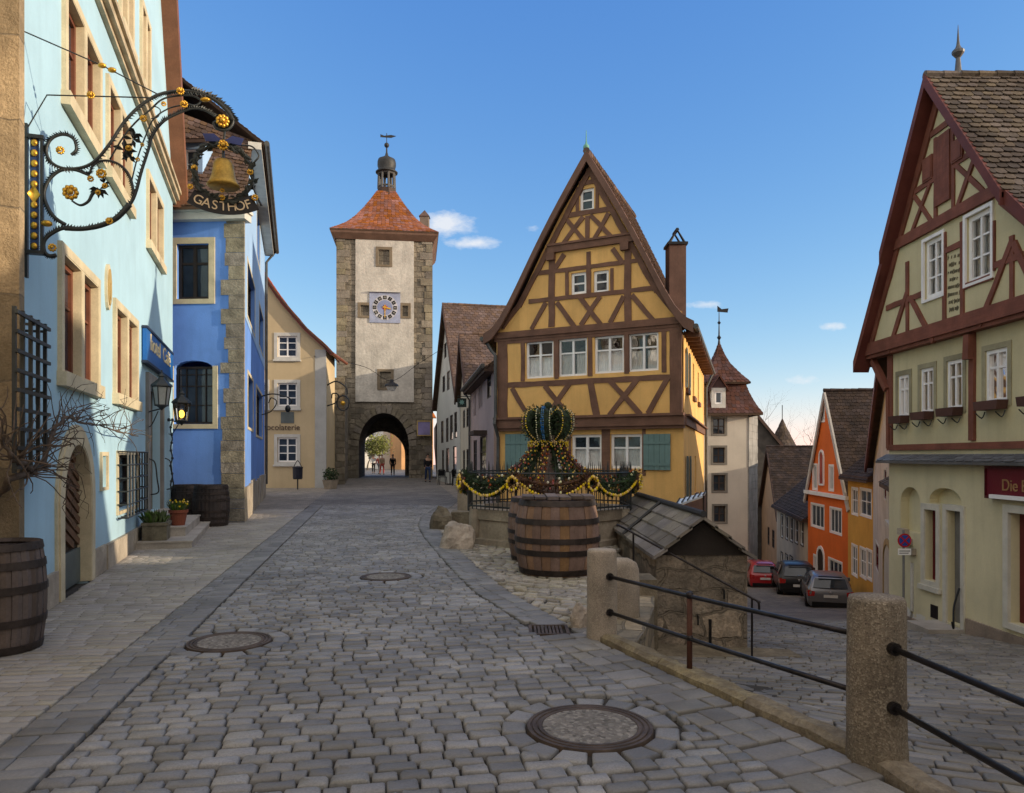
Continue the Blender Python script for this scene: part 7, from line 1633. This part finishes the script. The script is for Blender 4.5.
lathe(b, [(.19, -.5), (.19, .3), (.185, .47), (.16, .54), (.09, .575), (.001, .58)], c, 12, sx=1.1, sy=.7)
for i, p in enumerate(b.v): b.v[i] = p+V((noise.noise(p*5), noise.noise(p*5+V((9, 0, 0))), noise.noise(p*4)))*.03
o = part('guard_stone', b, pale_boll, None, smooth=True, loc=c[:]); tag(o, 'old rounded guard stone right behind the pale bollard', 'guard stone')
b = MB(); box(b, 1.45, 1.75, 8.9, 9.4, -.9, .16); o = part('stone_block', b, dark_rock); tag(o, 'dark square stone block at the corner of the shed steps', 'stone block')
boulder('small pale boulder leaning at the left side of the pale bollard', (.66, 7.2, 0), (.09, .1, .2), 9, pale_rock)
stp = thing('mossy_steps', 'narrow mossy steps going down along the left wall of the stone shed', 'steps', (1.75, 11, -.5))
for i in range(5): y = 12.8-i*.75; b = MB(); box(b, 1.53, 1.94, y-.74, y, -1.9, -.12-.2*i); part('step', b, dark_rock, stp)

# ------------------------------------------------------------------ no-parking sign
ns = thing('no_parking_sign', 'round blue and red no stopping sign on a pole by the low shop', 'traffic sign', (7.25, 13.7, low(13.7)))
c = V((7.25, 13.7, .09)); zg = low(13.7); b = MB(); tube(b, [V((c.x, c.y, zg-.1)), V((c.x, c.y, .28))], .022, 8); part('pole', b, mat('galvanised_pole', (.25, .25, .25), rough=.45, metal=.7, var=.2), ns)
N_ = Fr((c.x, c.y-.03), (c.x+1, c.y-.03)); circ2 = lambda r: [(r*math.cos(2*PI*i/28), c.z+r*math.sin(2*PI*i/28)) for i in range(28)]
b = MB(); prism(b, N_, circ2(.128), 0, .008); dsc = part('disc', b, mat('sign_red', (.5, .02, .025), rough=.4, bump=0), ns); b = MB(); prism(b, N_, circ2(.10), .0085, .011); part('blue_field', b, mat('sign_blue', (.02, .08, .4), rough=.4, bump=0), dsc)
b = MB(); beamf(b, N_, (-.07, c.z+.07), (.07, c.z-.07), .024, .0115, .014); beamf(b, N_, (-.07, c.z-.07), (.07, c.z+.07), .024, .0142, .016); part('red_cross', b, MATS['sign_red'], dsc)
b = MB(); boxf(b, N_, -.12, .12, c.z-.27, c.z-.15, 0, .008); pl = part('supplement_plate', b, white_paint, ns); b = MB()
for k in range(2): boxf(b, N_, -.1, .1-.03*k, c.z-.2-.04*k, c.z-.188-.04*k, .0085, .01)
part('plate_marks', b, iron, pl)

# ------------------------------------------------------------------ cars
tyre = mat('tyre_rubber', (.015, .015, .015), rough=.85, var=.2, bump=.1); rim_m = mat('alloy_rim', (.4, .4, .41), rough=.3, metal=.9, bump=0)
lamp_r = mat('tail_lamp_red', (.35, .012, .012), rough=.2, bump=0, coat=.6); plate_m = mat('number_plate', (.65, .65, .63), rough=.5, bump=0); blk = mat('black_trim', (.014, .014, .015), rough=.7, bump=.05, spec=.15)
def car(name, label, loc, rot, paint, W=1.74, Lc=4.1, H=1.43, suv=False):
    """hatchback, rear end at -y of its own frame; lofted stations from rear bumper to nose"""
    t = thing(name, label, 'car', loc, 'cars parked in the lane', rot); M_ = Matrix.Translation(V(loc)) @ Matrix.Rotation(rot, 4, 'Z'); hw = W/2; g = .3 if suv else .2; wl = .93*H/1.47
    def fin(m, s=False, par=t, nm='body', mt=paint):
        o = bpy.data.objects.new(nm, m.mesh(nm, V((0, 0, 0)), s, True)); col.objects.link(o); o.data.materials.append(mt); o.parent = par; return o
    # stations: y, half width at sill, at belt, belt z, roof half width, roof z
    st = [(-Lc/2, .80*hw, .82*hw, .70, .78*hw, .74), (-Lc/2+.05, .93*hw, .95*hw, wl-.1, .86*hw, wl-.04), (-Lc/2+.16, .96*hw, .97*hw, wl, .80*hw, wl+.1), (-Lc/2+.42, .98*hw, .985*hw, wl, .72*hw, H-.1), (-Lc/2+.75, 1.0*hw, 1.0*hw, wl-.01, .73*hw, H-.02), (-Lc/2+1.4, hw, hw, wl-.03, .745*hw, H), (-Lc/2+2.0, hw, hw, wl-.05, .73*hw, H-.04), (-Lc/2+2.5, hw, hw, wl-.06, .72*hw, H-.22), (-Lc/2+2.95, hw, .98*hw, wl-.07, .76*hw, wl+.0), (-Lc/2+3.6, .97*hw, .93*hw, wl-.18, .7*hw, wl-.14), (-Lc/2+3.95, .9*hw, .84*hw, .62, .6*hw, .66), (Lc/2, .72*hw, .68*hw, .5, .5*hw, .55)]
    b = MB(); rows = []
    for y, s0, s1, zb, r0, zr_ in st:
        half = [(s0*.9, g), (s0, g+.08), (s1*1.0, (g+zb)/2+.05), (s1*.99, zb-.03), (s1*.955, zb), (r0+.3*(s1*.955-r0), zb+.72*(zr_-zb)), (r0, zr_-.04 if zr_-zb > .2 else zr_-.01), (r0*.86, zr_), (r0*.4, zr_+.012)]
        rows.append([V((x, y, z)) for x, z in half]+[V((-x, y, z)) for x, z in half[::-1]])
    n = len(rows[0]); b.add([p for r in rows for p in r], [(i*n+k, i*n+k+1, i*n+n+k+1, i*n+n+k) for i in range(len(rows)-1) for k in range(n-1)]+[tuple(range(n)), tuple((len(rows)-1)*n+k for k in range(n))])
    o = fin(b, True); md = o.modifiers.new('s', 'SUBSURF'); md.levels = 1; md.render_levels = 2
    gl = dark_glass; b = MB(); y0, y1 = -Lc/2+.10, -Lc/2+.40; z0, z1 = wl+.05, H-.13         # rear window lies a little proud of the tailgate
    P = []
    for i in range(7):
        x = -1+2*i/6; bow = .04*(1-x*x); P += [V((x*.80*hw*.93, y0-.02-bow, z0)), V((x*.68*hw*.95, y1-.09-bow, z1))]
    b.add(P, [(2*i, 2*i+2, 2*i+3, 2*i+1) for i in range(6)]); fin(b, True, nm='rear_window', mt=gl)
    for sx in (-1, 1):
        for ya, yb in ((-Lc/2+.62, -Lc/2+1.5), (-Lc/2+1.58, -Lc/2+2.55)):
            b = MB(); q = [V((sx*(.985*hw+.004), ya, wl+.03)), V((sx*(.985*hw+.004), yb, wl-.0)), V((sx*(.80*hw), yb-.35 if yb > 0 else yb, H-.12)), V((sx*.80*hw, ya+.1, H-.13))]; b.add(q, [(0, 1, 2, 3)]); fin(b, nm='side_window', mt=gl)
        b = MB()
        yl = -Lc/2+.0; b.add([V((sx*.66*hw, yl-.005, wl-.1)), V((sx*.97*hw, yl+.08, wl-.06)), V((sx*1.005*hw, yl+.36, wl-.12)), V((sx*1.005*hw, yl+.3, wl-.24)), V((sx*.97*hw, yl+.05, wl-.3)), V((sx*.70*hw, yl-.008, wl-.28))], [(0, 1, 4, 5), (1, 2, 3, 4)]); fin(b, nm='tail_light', mt=lamp_r)
        b = MB(); box(b, min(sx*hw*.98, sx*(hw+.17)), max(sx*hw*.98, sx*(hw+.17)), .42, .54, wl-.02, wl+.13); fin(b, nm='wing_mirror', mt=paint)
        for yw in (-Lc/2+.78, Lc/2-.8):
            rw = .33 if suv else .31; b = MB(); xs = sx*(hw-.10); prof = [(rw*.62, -.11), (rw*.95, -.11), (rw, -.06), (rw, .06), (rw*.95, .11), (rw*.62, .11)]
            P = []; nn = 22
            for r_, dx in prof:
                for k in range(nn): a = 2*PI*k/nn; P.append(V((xs+dx, yw+r_*math.cos(a), rw+r_*math.sin(a))))
            b.add(P, [(i*nn+k, i*nn+(k+1) % nn, i*nn+nn+(k+1) % nn, i*nn+nn+k) for i in range(5) for k in range(nn)]); wo = fin(b, True, nm='wheel', mt=tyre)
            b = MB(); P = [V((xs+sx*.085, yw+rw*.62*math.cos(2*PI*k/nn), rw+rw*.62*math.sin(2*PI*k/nn))) for k in range(nn)]; b.add(P, [tuple(range(nn))])
            for k in range(5): a = 2*PI*k/5; b.add([V((xs+sx*.10, yw+.05*math.cos(a+1.5), rw+.05*math.sin(a+1.5))), V((xs+sx*.09, yw+rw*.6*math.cos(a+.25), rw+rw*.6*math.sin(a+.25))), V((xs+sx*.09, yw+rw*.6*math.cos(a-.25), rw+rw*.6*math.sin(a-.25))), V((xs+sx*.10, yw+.05*math.cos(a-1.5), rw+.05*math.sin(a-1.5)))], [(0, 1, 2, 3)])
            fin(b, nm='rim', par=wo, mt=rim_m)
    b = MB(); f_ = Fr((-1, -Lc/2-.03), (1, -Lc/2-.03)); boxf(b, f_, 1-.26, 1+.26, .58, .69, -.02, .012); fin(b, nm='number_plate', mt=plate_m)
    b = MB(); boxf(b, f_, 1-.80*hw, 1+.80*hw, g+.02, g+.2, -.08, .02); fin(b, nm='bumper_trim', mt=blk); b = MB(); boxf(b, f_, 1-.5*hw, 1+.5*hw, H-.07, H-.04, -.36, -.2); fin(b, nm='roof_spoiler', mt=blk)
    b = MB(); ball(b, (0, -Lc/2-.02, wl-.12), .05, 10, 6, (1, .3, 1)); fin(b, True, nm='badge', mt=rim_m)
    return t
car('parked_car', 'silver grey hatchback parked nearest in the lane', (13.3, 31.45, low(31.3)), R(-17), mat('grey_car_paint', (.18, .18, .19), rough=.3, var=.03, fvar=0, bump=0, metal=.5, coat=.3))
car('parked_car', 'black car parked ahead of the grey hatchback', (13.85, 36.4, low(36.2)), R(-14), mat('black_car_paint', (.012, .012, .013), rough=.35, var=.03, fvar=0, bump=0, coat=.25), W=1.76, H=1.6, suv=True)
car('parked_car', 'red small car parked on the left side of the lane', (13.75, 41.2, low(41)), R(-9), mat('red_car_paint', (.36, .012, .016), rough=.3, var=.03, fvar=0, bump=0, coat=.8), W=1.64, Lc=3.9)

# ------------------------------------------------------------------ street furniture near the tower
bn = thing('litter_bin', 'small dark litter bin on a post before the beige house', 'litter bin', (-10.6, 36.6, 0)); c = V((-10.6, 36.6, 0)); b = MB(); tube(b, [c-V((0, 0, .05)), c+V((0, 0, .6))], .035, 6); part('post', b, iron, bn)
b = MB(); lathe(b, [(.2, .5), (.24, .55), (.25, 1.05), (.27, 1.06), (.27, 1.1), (.001, 1.16)], c, 12); part('bin', b, mat('bin_black_blue', (.02, .022, .035), rough=.5), bn); b = MB(); tube(b, curve([c+V((-.2, 0, 1.1)), c+V((0, 0, 1.42)), c+V((.2, 0, 1.1))]), .02, 5); part('bail', b, iron, bn)
pb = thing('planter_tub', 'stone tub with dark bush at the corner of the beige house', 'planter', (-9.2, 37.6, 0)); c = V((-9.15, 37.3, 0)); b = MB(); lathe(b, [(.3, 0), (.4, .4), (.42, .45), (.34, .45), (.33, .38), (.001, .38)], c, 14); part('tub', b, fst, pb)
def bush(parent, c, r, n, m, seed, k=.06, name='foliage'):
    rg2 = random.Random(seed); b = MB()
    for i in range(n):
        d = V((rg2.gauss(0, 1), rg2.gauss(0, 1), rg2.gauss(0, 1))).normalized(); rr = rg2.random()**.45*(1+.25*noise.noise(d*2.2+V((seed, 0, 0)))); p = V(c)+V((d.x*r[0], d.y*r[1], d.z*r[2]))*rr
        e = V((rg2.gauss(0, 1), rg2.gauss(0, 1), rg2.gauss(0, 1))).normalized(); s = e.orthogonal().normalized(); kk = k*rg2.uniform(.6, 1.3)
        b.add([p-e*kk, p+s*kk*.5, p+e*kk, p-s*kk*.5], [(0, 1, 2, 3)])
    return part(name, b, m, parent, recalc=False)
bush(pb, c+V((0, 0, .7)), (.42, .42, .38), 420, box_g, 4)
ch0 = None
def chair(label, loc, rot):
    global ch0
    if ch0 is None:
        t = thing('cafe_chair', label, 'chair', (0, 0, 0), 'dark chairs of the terrace near the tower'); b = MB(); box(b, -.22, .22, -.22, .22, .43, .46); part('seat', b, blk, t)
        b = MB(); tube(b, curve([V((-.2, .2, .46)), V((-.21, .25, .8)), V((0, .28, .88)), V((.21, .25, .8)), V((.2, .2, .46))]), .018, 5)
        for i in range(5): x = -.14+.07*i; tube(b, [V((x, .22, .46)), V((x, .26, .84))], .01, 4)
        b.quad(V((-.19, .23, .5)), V((.19, .23, .5)), V((.19, .27, .84)), V((-.19, .27, .84)))
        part('backrest', b, blk, t, recalc=False)
        for sx in (-1, 1):
            for sy in (-1, 1): b = MB(); tube(b, [V((sx*.19, sy*.19, .43)), V((sx*.22, sy*.23, 0))], .022, 5); part('leg', b, blk, t)
        ch0 = t; t.location = loc; t.rotation_euler[2] = rot
    else: dup(ch0, loc, rot, label)
chair('dark cafe chair at the road end of the terrace by the white gabled house', (-4.0, 42.6, 0), .3); chair('dark cafe chair with its back to the white gabled house', (-3.2, 43.2, 0), 2.6); chair('dark cafe chair in the middle of the terrace row', (-3.0, 41.0, 0), 1.2); chair('dark cafe chair nearest to the viewer on the terrace', (-2.6, 39.2, 0), -.6)
for i, (x, y) in enumerate(((-3.6, 43.0), (-2.75, 40.0))):
    t = thing('cafe_table', ['round dark cafe table at the far end of the terrace', 'round dark cafe table nearer the fountain on the terrace'][i], 'table', (x, y, 0), 'terrace tables near the tower'); c = V((x, y, 0)); b = MB(); lathe(b, [(.36, .71), (.38, .72), (.38, .74), (.001, .745)], c, 18); part('tabletop', b, blk, t); b = MB(); tube(b, [c+V((0, 0, .02)), c+V((0, 0, .71))], .03, 6); part('leg', b, blk, t); b = MB(); lathe(b, [(.25, 0), (.22, .02), (.001, .05)], c, 12); part('base', b, blk, t)

# ------------------------------------------------------------------ people near the gate
skin = mat('skin', (.48, .29, .2), rough=.6, var=.05, bump=0)
def skin_mesh(name, joints, edges, m, parent, sub=1):
    me = bpy.data.meshes.new(name); me.from_pydata([j[:3] for j in joints], edges, []); o = bpy.data.objects.new(name, me); col.objects.link(o)
    o.modifiers.new('k', 'SKIN'); sk = me.skin_vertices
    if not len(sk): bm = bmesh.new(); bm.from_mesh(me); bm.verts.layers.skin.verify(); bm.to_mesh(me); bm.free(); sk = me.skin_vertices
    for i, j in enumerate(joints):
        r = j[3]; sk[0].data[i].radius = (r, j[4] if len(j) > 4 else r)
    sk[0].data[0].use_root = True
    s = o.modifiers.new('s', 'SUBSURF'); s.levels = s.render_levels = sub
    bpy.context.view_layer.update(); dg = bpy.context.evaluated_depsgraph_get(); m2 = bpy.data.meshes.new_from_object(o.evaluated_get(dg)); bpy.data.objects.remove(o); m2.materials.clear(); m2.materials.append(m)
    for p in m2.polygons: p.use_smooth = True
    r_ = bpy.data.objects.new(name, m2); col.objects.link(r_); r_.parent = parent; return r_
def person(label, loc, rot, top, legs, hair, stride=.16, h=1.0, bag=None):
    t = thing('person', label, 'person', loc, 'people walking near the gate', rot); t.scale = (h,)*3; s = stride
    J = [(0, 0, .95, .15, .11), (0, 0, 1.2, .15, .11), (0, 0, 1.42, .15, .10), (0, .01, 1.52, .055), (0, -.01, 1.63, .085, .095), (0, -.015, 1.72, .08, .09), (.19, 0, 1.43, .05), (.25, s*.5, 1.16, .042), (.23, -.06+s*.4, .92, .032), (.225, -.08+s*.4, .84, .03), (-.19, 0, 1.43, .05), (-.25, -s*.5, 1.16, .042), (-.23, -.12-s*.4, .93, .032), (-.225, -.15-s*.4, .85, .03),
         (.09, 0, .9, .085), (.1, -s, .5, .058), (.1, -s*.9, .09, .042), (.1, -s*.9-.13, .035, .035), (-.09, 0, .9, .085), (-.1, s*.7, .5, .058), (-.1, s*1.5, .12, .042), (-.1, s*1.5-.13, .04, .035)]
    E = [(0, 1), (1, 2), (2, 3), (3, 4), (4, 5), (2, 6), (6, 7), (7, 8), (8, 9), (2, 10), (10, 11), (11, 12), (12, 13), (0, 14), (14, 15), (15, 16), (16, 17), (0, 18), (18, 19), (19, 20), (20, 21)]
    skin_mesh('body', J, E, skin, t)
    g = lambda k, idx, ed: ([tuple(J[i][:3])+tuple(r*k+.008 for r in J[i][3:]) for i in idx], ed)
    j, e = g(1.12, [1, 0, 2, 6, 7, 8, 10, 11, 12], [(0, 1), (0, 2), (2, 3), (3, 4), (4, 5), (2, 6), (6, 7), (7, 8)]); j.append((0, .008, 1.475, .085, .075)); e = e+[(2, len(j)-1)]; skin_mesh('jacket', j, e, top, t)
    j, e = g(1.12, [0, 14, 15, 16, 18, 19, 20], [(0, 1), (1, 2), (2, 3), (0, 4), (4, 5), (5, 6)]); skin_mesh('trousers', j, e, legs, t)
    for i in (16, 20):
        b = MB(); ball(b, (J[i][0], J[i][1]-.06, .05), .055, 8, 5, (.9, 2.4, 1)); o = bpy.data.objects.new('shoe', b.mesh('shoe', smooth=True)); col.objects.link(o); o.data.materials.append(blk); o.parent = t
    b = MB(); ball(b, (0, .015, 1.70), .108, 12, 8, (.95, 1.05, 1.0)); b.v = [V((p.x, p.y, max(p.z, 1.66+(.06 if p.y < -.03 else -.05)))) for p in b.v]
    o = bpy.data.objects.new('hair', b.mesh('hair', smooth=True)); col.objects.link(o); o.data.materials.append(hair); o.parent = t
    b = MB(); 
    for sx in (-1, 1): ball(b, (sx*.032, -.098, 1.665), .012, 6, 4)
    ball(b, (0, -.11, 1.635), .016, 6, 4, (.7, 1, 1.2)); ball(b, (0, -.098, 1.595), .02, 6, 4, (1.2, .4, .4)); o = bpy.data.objects.new('face', b.mesh('face', smooth=True)); col.objects.link(o); o.data.materials.append(mat('lip_and_eye', (.2, .09, .07), bump=0)); o.parent = t
    return t
cl = {k: mat('cloth_'+k, c, rough=.9, var=.15, bump=.1) for k, c in dict(black=(.015, .015, .018), denim=(.035, .06, .14), red=(.32, .05, .04), beige=(.35, .26, .17), grey=(.12, .12, .13), white=(.6, .6, .58)).items()}
hr_d = mat('dark_hair', (.03, .02, .014), rough=.6, var=.2); hr_l = mat('fair_hair', (.25, .16, .07), rough=.6, var=.2)
person('person in dark jacket and blue jeans walking outside the gate at the right', (-5.35, 47.0, 0), .3, cl['black'], cl['denim'], hr_d)
for lb, x, y, rt, a, b_, hr_ in (('person all in black at the centre of the passage', -10.15, 63.0, .2, 'black', 'black', hr_d), ('person in beige coat left in the passage, pinkish trousers', -11.6, 66, .5, 'beige', 'red', hr_l), ('person in red top beside the one in beige coat', -12.2, 68, -.4, 'red', 'grey', hr_d), ('person in grey walking right of the passage centre', -9.2, 66, 2.9, 'grey', 'denim', hr_d), ('person in black jacket and jeans farthest right in the passage', -8.6, 68, 3.3, 'black', 'denim', hr_l), ('person in white shirt at the far left of the passage', -13.1, 70, .1, 'white', 'black', hr_d)):
    person(lb, (x, y, 0), rt, cl[a], cl[b_], hr_)

# ------------------------------------------------------------------ beyond the gate, trees
b1, _ = row_house('white_house_beyond_gate', 'sunlit white house seen through the gate passage', (-16.2, 93), (-14.4, 94.2), 7, 9, mat('bright_white_plaster', (.68, .66, .6), rough=.9, var=.05, bump=.1), tile_orange, [], depth=3, tw=.5)
b2 = thing('pale_house_beyond_gate', 'pale sunlit house front closing the view at the end of the passage', 'building', (-17, 100, 0)); PF = Fr((-22.5, 103), (-15.5, 105.5)); b = MB(); wp = [(.8+1.7*i, 1.7+1.7*i, z, z+1.4) for i in range(3) for z in (1.2, 4.2)]; wall(b, PF, [(0, -.2), (PF.len, -.2), (PF.len, 7), (PF.len/2, 11), (0, 7)], [rect(r) for r in wp], .2); part('wall', b, MATS['bright_white_plaster'], b2, recalc=False)
for r in wp: window(b2, PF, r, frame=dark_frame, pane=dark_glass)
roof(b2, [bil(PF.pt(-.3, 6.9, .3), PF.pt(-.3, 6.9, -8), PF.pt(PF.len/2, 11.3, .3), PF.pt(PF.len/2, 11.3, -8)), bil(PF.pt(PF.len+.3, 6.9, .3), PF.pt(PF.len+.3, 6.9, -8), PF.pt(PF.len/2, 11.3, .3), PF.pt(PF.len/2, 11.3, -8))], tile_orange, deck_wood, tw=.5, row=.4)
b3 = thing('orange_house_beyond_gate', 'warm orange house front at the right side of the view through the passage', 'building', (-9, 95, 0)); OF = Fr((-13.45, 90), (-9.8, 92)); wp = [(.6+1.2*i, 1.2+1.2*i, z, z+1.2) for i in range(3) for z in (1.3, 4.0)]; b = MB(); wall(b, OF, [(0, -.2), (OF.len, -.2), (OF.len, 6.5), (0, 6.5)], [rect(r) for r in wp], .15); b.quad(OF.pt(0, -.2), OF.pt(0, -.2, -6), OF.pt(0, 6.5, -6), OF.pt(0, 6.5)); part('wall', b, mat('sunny_orange_plaster', (.6, .34, .16), rough=.9, var=.1, bump=.1), b3, recalc=False)
for r in wp: window(b3, OF, r, frame=white_paint, pane=dark_glass)
roof(b3, [bil(OF.pt(-.3, 6.4, .3), OF.pt(OF.len+.3, 6.4, .3), OF.pt(-.3, 9.5, -4), OF.pt(OF.len+.3, 9.5, -4))], tile_orange, deck_wood, tw=.5, row=.4)
bark = mat('tree_bark', (.10, .085, .065), rough=.95, var=.3, vs=2, fine=20, bump=.6)
def tree(label, base, h, r, leaf_m, n, seed, k, bare=False):
    rg2 = random.Random(seed); t = thing('bare_tree' if bare else 'leafy_tree', label, 'tree', base); c = V(base); b = MB(); tips = []
    def branch(p, d, l, rad, lev):
        q = p; pts = [p]; rs = [rad]
        for i in range(4): d = (d+V((rg2.gauss(0, .16), rg2.gauss(0, .16), rg2.gauss(.05, .1)))).normalized(); q = q+d*l/4; pts.append(q); rs.append(rad*(1-.16*(i+1)))
        tube(b, pts, rs, 6 if lev < 2 else 4, cap=False)
        if lev >= (5 if bare else 3): tips.append(q); return
        for j in range(3 if lev < 3 else 2+rg2.randint(0, 1)):
            dd = (d+V((rg2.gauss(0, .55), rg2.gauss(0, .55), rg2.gauss(.1, .35)))).normalized(); branch(pts[rg2.randint(2, 4)], dd, l*rg2.uniform(.62, .8), rs[-1]*(.86 if bare else .72), lev+1)
    branch(c, V((0, 0, 1)), h*.34, h*(.034 if bare else .022), 0); part('trunk', b, bark, t, recalc=False)
    if leaf_m:
        b = MB()
        for i in range(n):
            q = rg2.choice(tips)+V((rg2.gauss(0, 1), rg2.gauss(0, 1), rg2.gauss(0, .8)))*r*.28; e = V((rg2.gauss(0, 1), rg2.gauss(0, 1), rg2.gauss(0, 1))).normalized(); s = e.orthogonal().normalized(); kk = k*rg2.uniform(.6, 1.4); b.add([q-e*kk, q+s*kk*.55, q+e*kk, q-s*kk*.55], [(0, 1, 2, 3)])
        part('crown', b, leaf_m, t, recalc=False)
    return t
spring = mat('yellow_green_spring_leaves', (.16, .17, .04), rough=.7, var=.4, vs=.6, island=.35, bump=.1)
tree('leafy green tree seen through the gate passage', (-17.2, 88, 0), 5.2, 1.6, spring, 2600, 3, .13)
tree('pale yellow green tree beside the white tower house', (22.6, 67.5, -8.2), 12.5, 1.5, mat('pale_yellow_leaves', (.30, .27, .10), rough=.7, var=.4, vs=.6, island=.35, bump=.1), 4200, 8, .12)
tree('bare grey tree rising behind the far roofs at the end of the lane', (30.3, 76, -7), 21, 3, None, 0, 12, .1, bare=True)
tree('smaller bare tree at the right of the far bare tree', (34.5, 80, -7), 19, 3, None, 0, 15, .1, bare=True)
# ------------------------------------------------------------------ sky, sun, camera
w = bpy.data.worlds.new('World'); scene.world = w; w.use_nodes = True; t = NT(w.node_tree); bg = t.n['Background']
sky = t.new('ShaderNodeTexSky'); sky.sky_type = 'NISHITA'; sky.sun_disc = False
elev = math.asin(SUN.z); sky.sun_elevation = elev; sky.sun_rotation = math.atan2(SUN.x, SUN.y)
sky.altitude = 400; sky.air_density = 1.0; sky.dust_density = .1; sky.ozone_density = 4.0
# a few small fair-weather clouds, fixed in direction
tc = t.new('ShaderNodeTexCoord'); sp = t.new('ShaderNodeSeparateXYZ'); t.link(tc.outputs['Generated'], sp.inputs[0])
yy = t.math('MAXIMUM', sp.outputs[1], .05); px = t.math('DIVIDE', sp.outputs[0], yy); pz = t.math('DIVIDE', sp.outputs[2], yy)
cb = t.new('ShaderNodeCombineXYZ'); t.link(px, cb.inputs[0]); t.link(pz, cb.inputs[2])
mp = t.new('ShaderNodeMapping'); mp.inputs['Scale'].default_value = (1, 1, 2.0); t.link(cb.outputs[0], mp.inputs[0])
nz = t.noise(mp.outputs[0], 30, 7, .6); total = None
for cx, cy, rx, ry, k in ((444, 224, 30, 12, 1.05), (473, 243, 28, 7, .95), (534, 228, 15, 6, .5), (620, 262, 22, 8, .0), (700, 305, 18, 5, .8), (836, 327, 18, 5, .75), (806, 380, 20, 5, .7), (735, 373, 26, 5, .25)):
    if not k: continue
    a = t.math('MULTIPLY', t.math('SUBTRACT', px, (cx-CX)/F), F/rx); b_ = t.math('MULTIPLY', t.math('SUBTRACT', pz, (CY-cy)/F), F/ry)
    d2 = t.math('ADD', t.math('MULTIPLY', a, a), t.math('MULTIPLY', b_, b_)); g = t.math('MULTIPLY', t.math('EXPONENT', t.math('MULTIPLY', d2, -.8)), k)
    total = g if total is None else t.math('MAXIMUM', total, g)
front = t.math('GREATER_THAN', sp.outputs[1], .1)
fac = t.math('MULTIPLY', t.ramp(t.math('ADD', t.math('MULTIPLY', total, 1.0), t.math('MULTIPLY', t.math('SUBTRACT', nz, .5), 1.5)), (.38, 1.0, 0, .85)), front, clamp=True)
fac = t.math('MULTIPLY', fac, t.ramp(total, (.04, .3, 0, 1)))
ss = t.new('ShaderNodeSeparateColor'); t.link(sky.outputs[0], ss.inputs[0]); sc3 = t.new('ShaderNodeCombineColor')
for i in range(3): t.link(t.math('MULTIPLY', t.math('POWER', ss.outputs[i], SKY_G[i]), SKY_TINT[i]), sc3.inputs[i])   # the photograph's tone curve for the sky
skyc = sc3.outputs[0]
# broad bright fill light added to the sky behind the viewer and overhead
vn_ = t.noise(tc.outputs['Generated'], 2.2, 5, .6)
sky_fill = t.math('MULTIPLY', t.ramp(t.math('ADD', sp.outputs[1], t.math('MULTIPLY', t.math('SUBTRACT', vn_, .5), .5)), (-.05, .5, 1, 0)), SKY_FILL_F, clamp=True)
sky_fill = t.math('MULTIPLY', sky_fill, t.ramp(sp.outputs[2], (-.02, .1, 0, 1)))
t.link(t.mix(fac, t.mix(sky_fill, skyc, VEIL), CLOUD), bg.inputs['Color']); bg.inputs['Strength'].default_value = SKY_S
sl = bpy.data.lights.new('Sun', 'SUN'); sl.energy = SUN_E; sl.angle = R(.53); sl.color = SUN_C
so = bpy.data.objects.new('sun_lamp', sl); col.objects.link(so); so.rotation_euler = (-SUN).to_track_quat('-Z', 'Y').to_euler(); so.location = SUN*80
cd = bpy.data.cameras.new('Camera'); cd.sensor_width = 36; cd.lens = F/1024*36; cd.shift_y = (CY-396.5)/1024; cd.clip_end = 5000; cd.clip_start = .05
co = bpy.data.objects.new('camera', cd); col.objects.link(co); co.location = (0, 0, EH); co.rotation_euler = (PI/2, 0, 0); scene.camera = co
scene.view_settings.view_transform = 'Standard'; scene.view_settings.look = 'None'; scene.view_settings.exposure = 0
scene.cycles.max_bounces = 8; scene.cycles.diffuse_bounces = 5; scene.cycles.use_denoising = True
scene.cycles.sample_clamp_indirect = 6
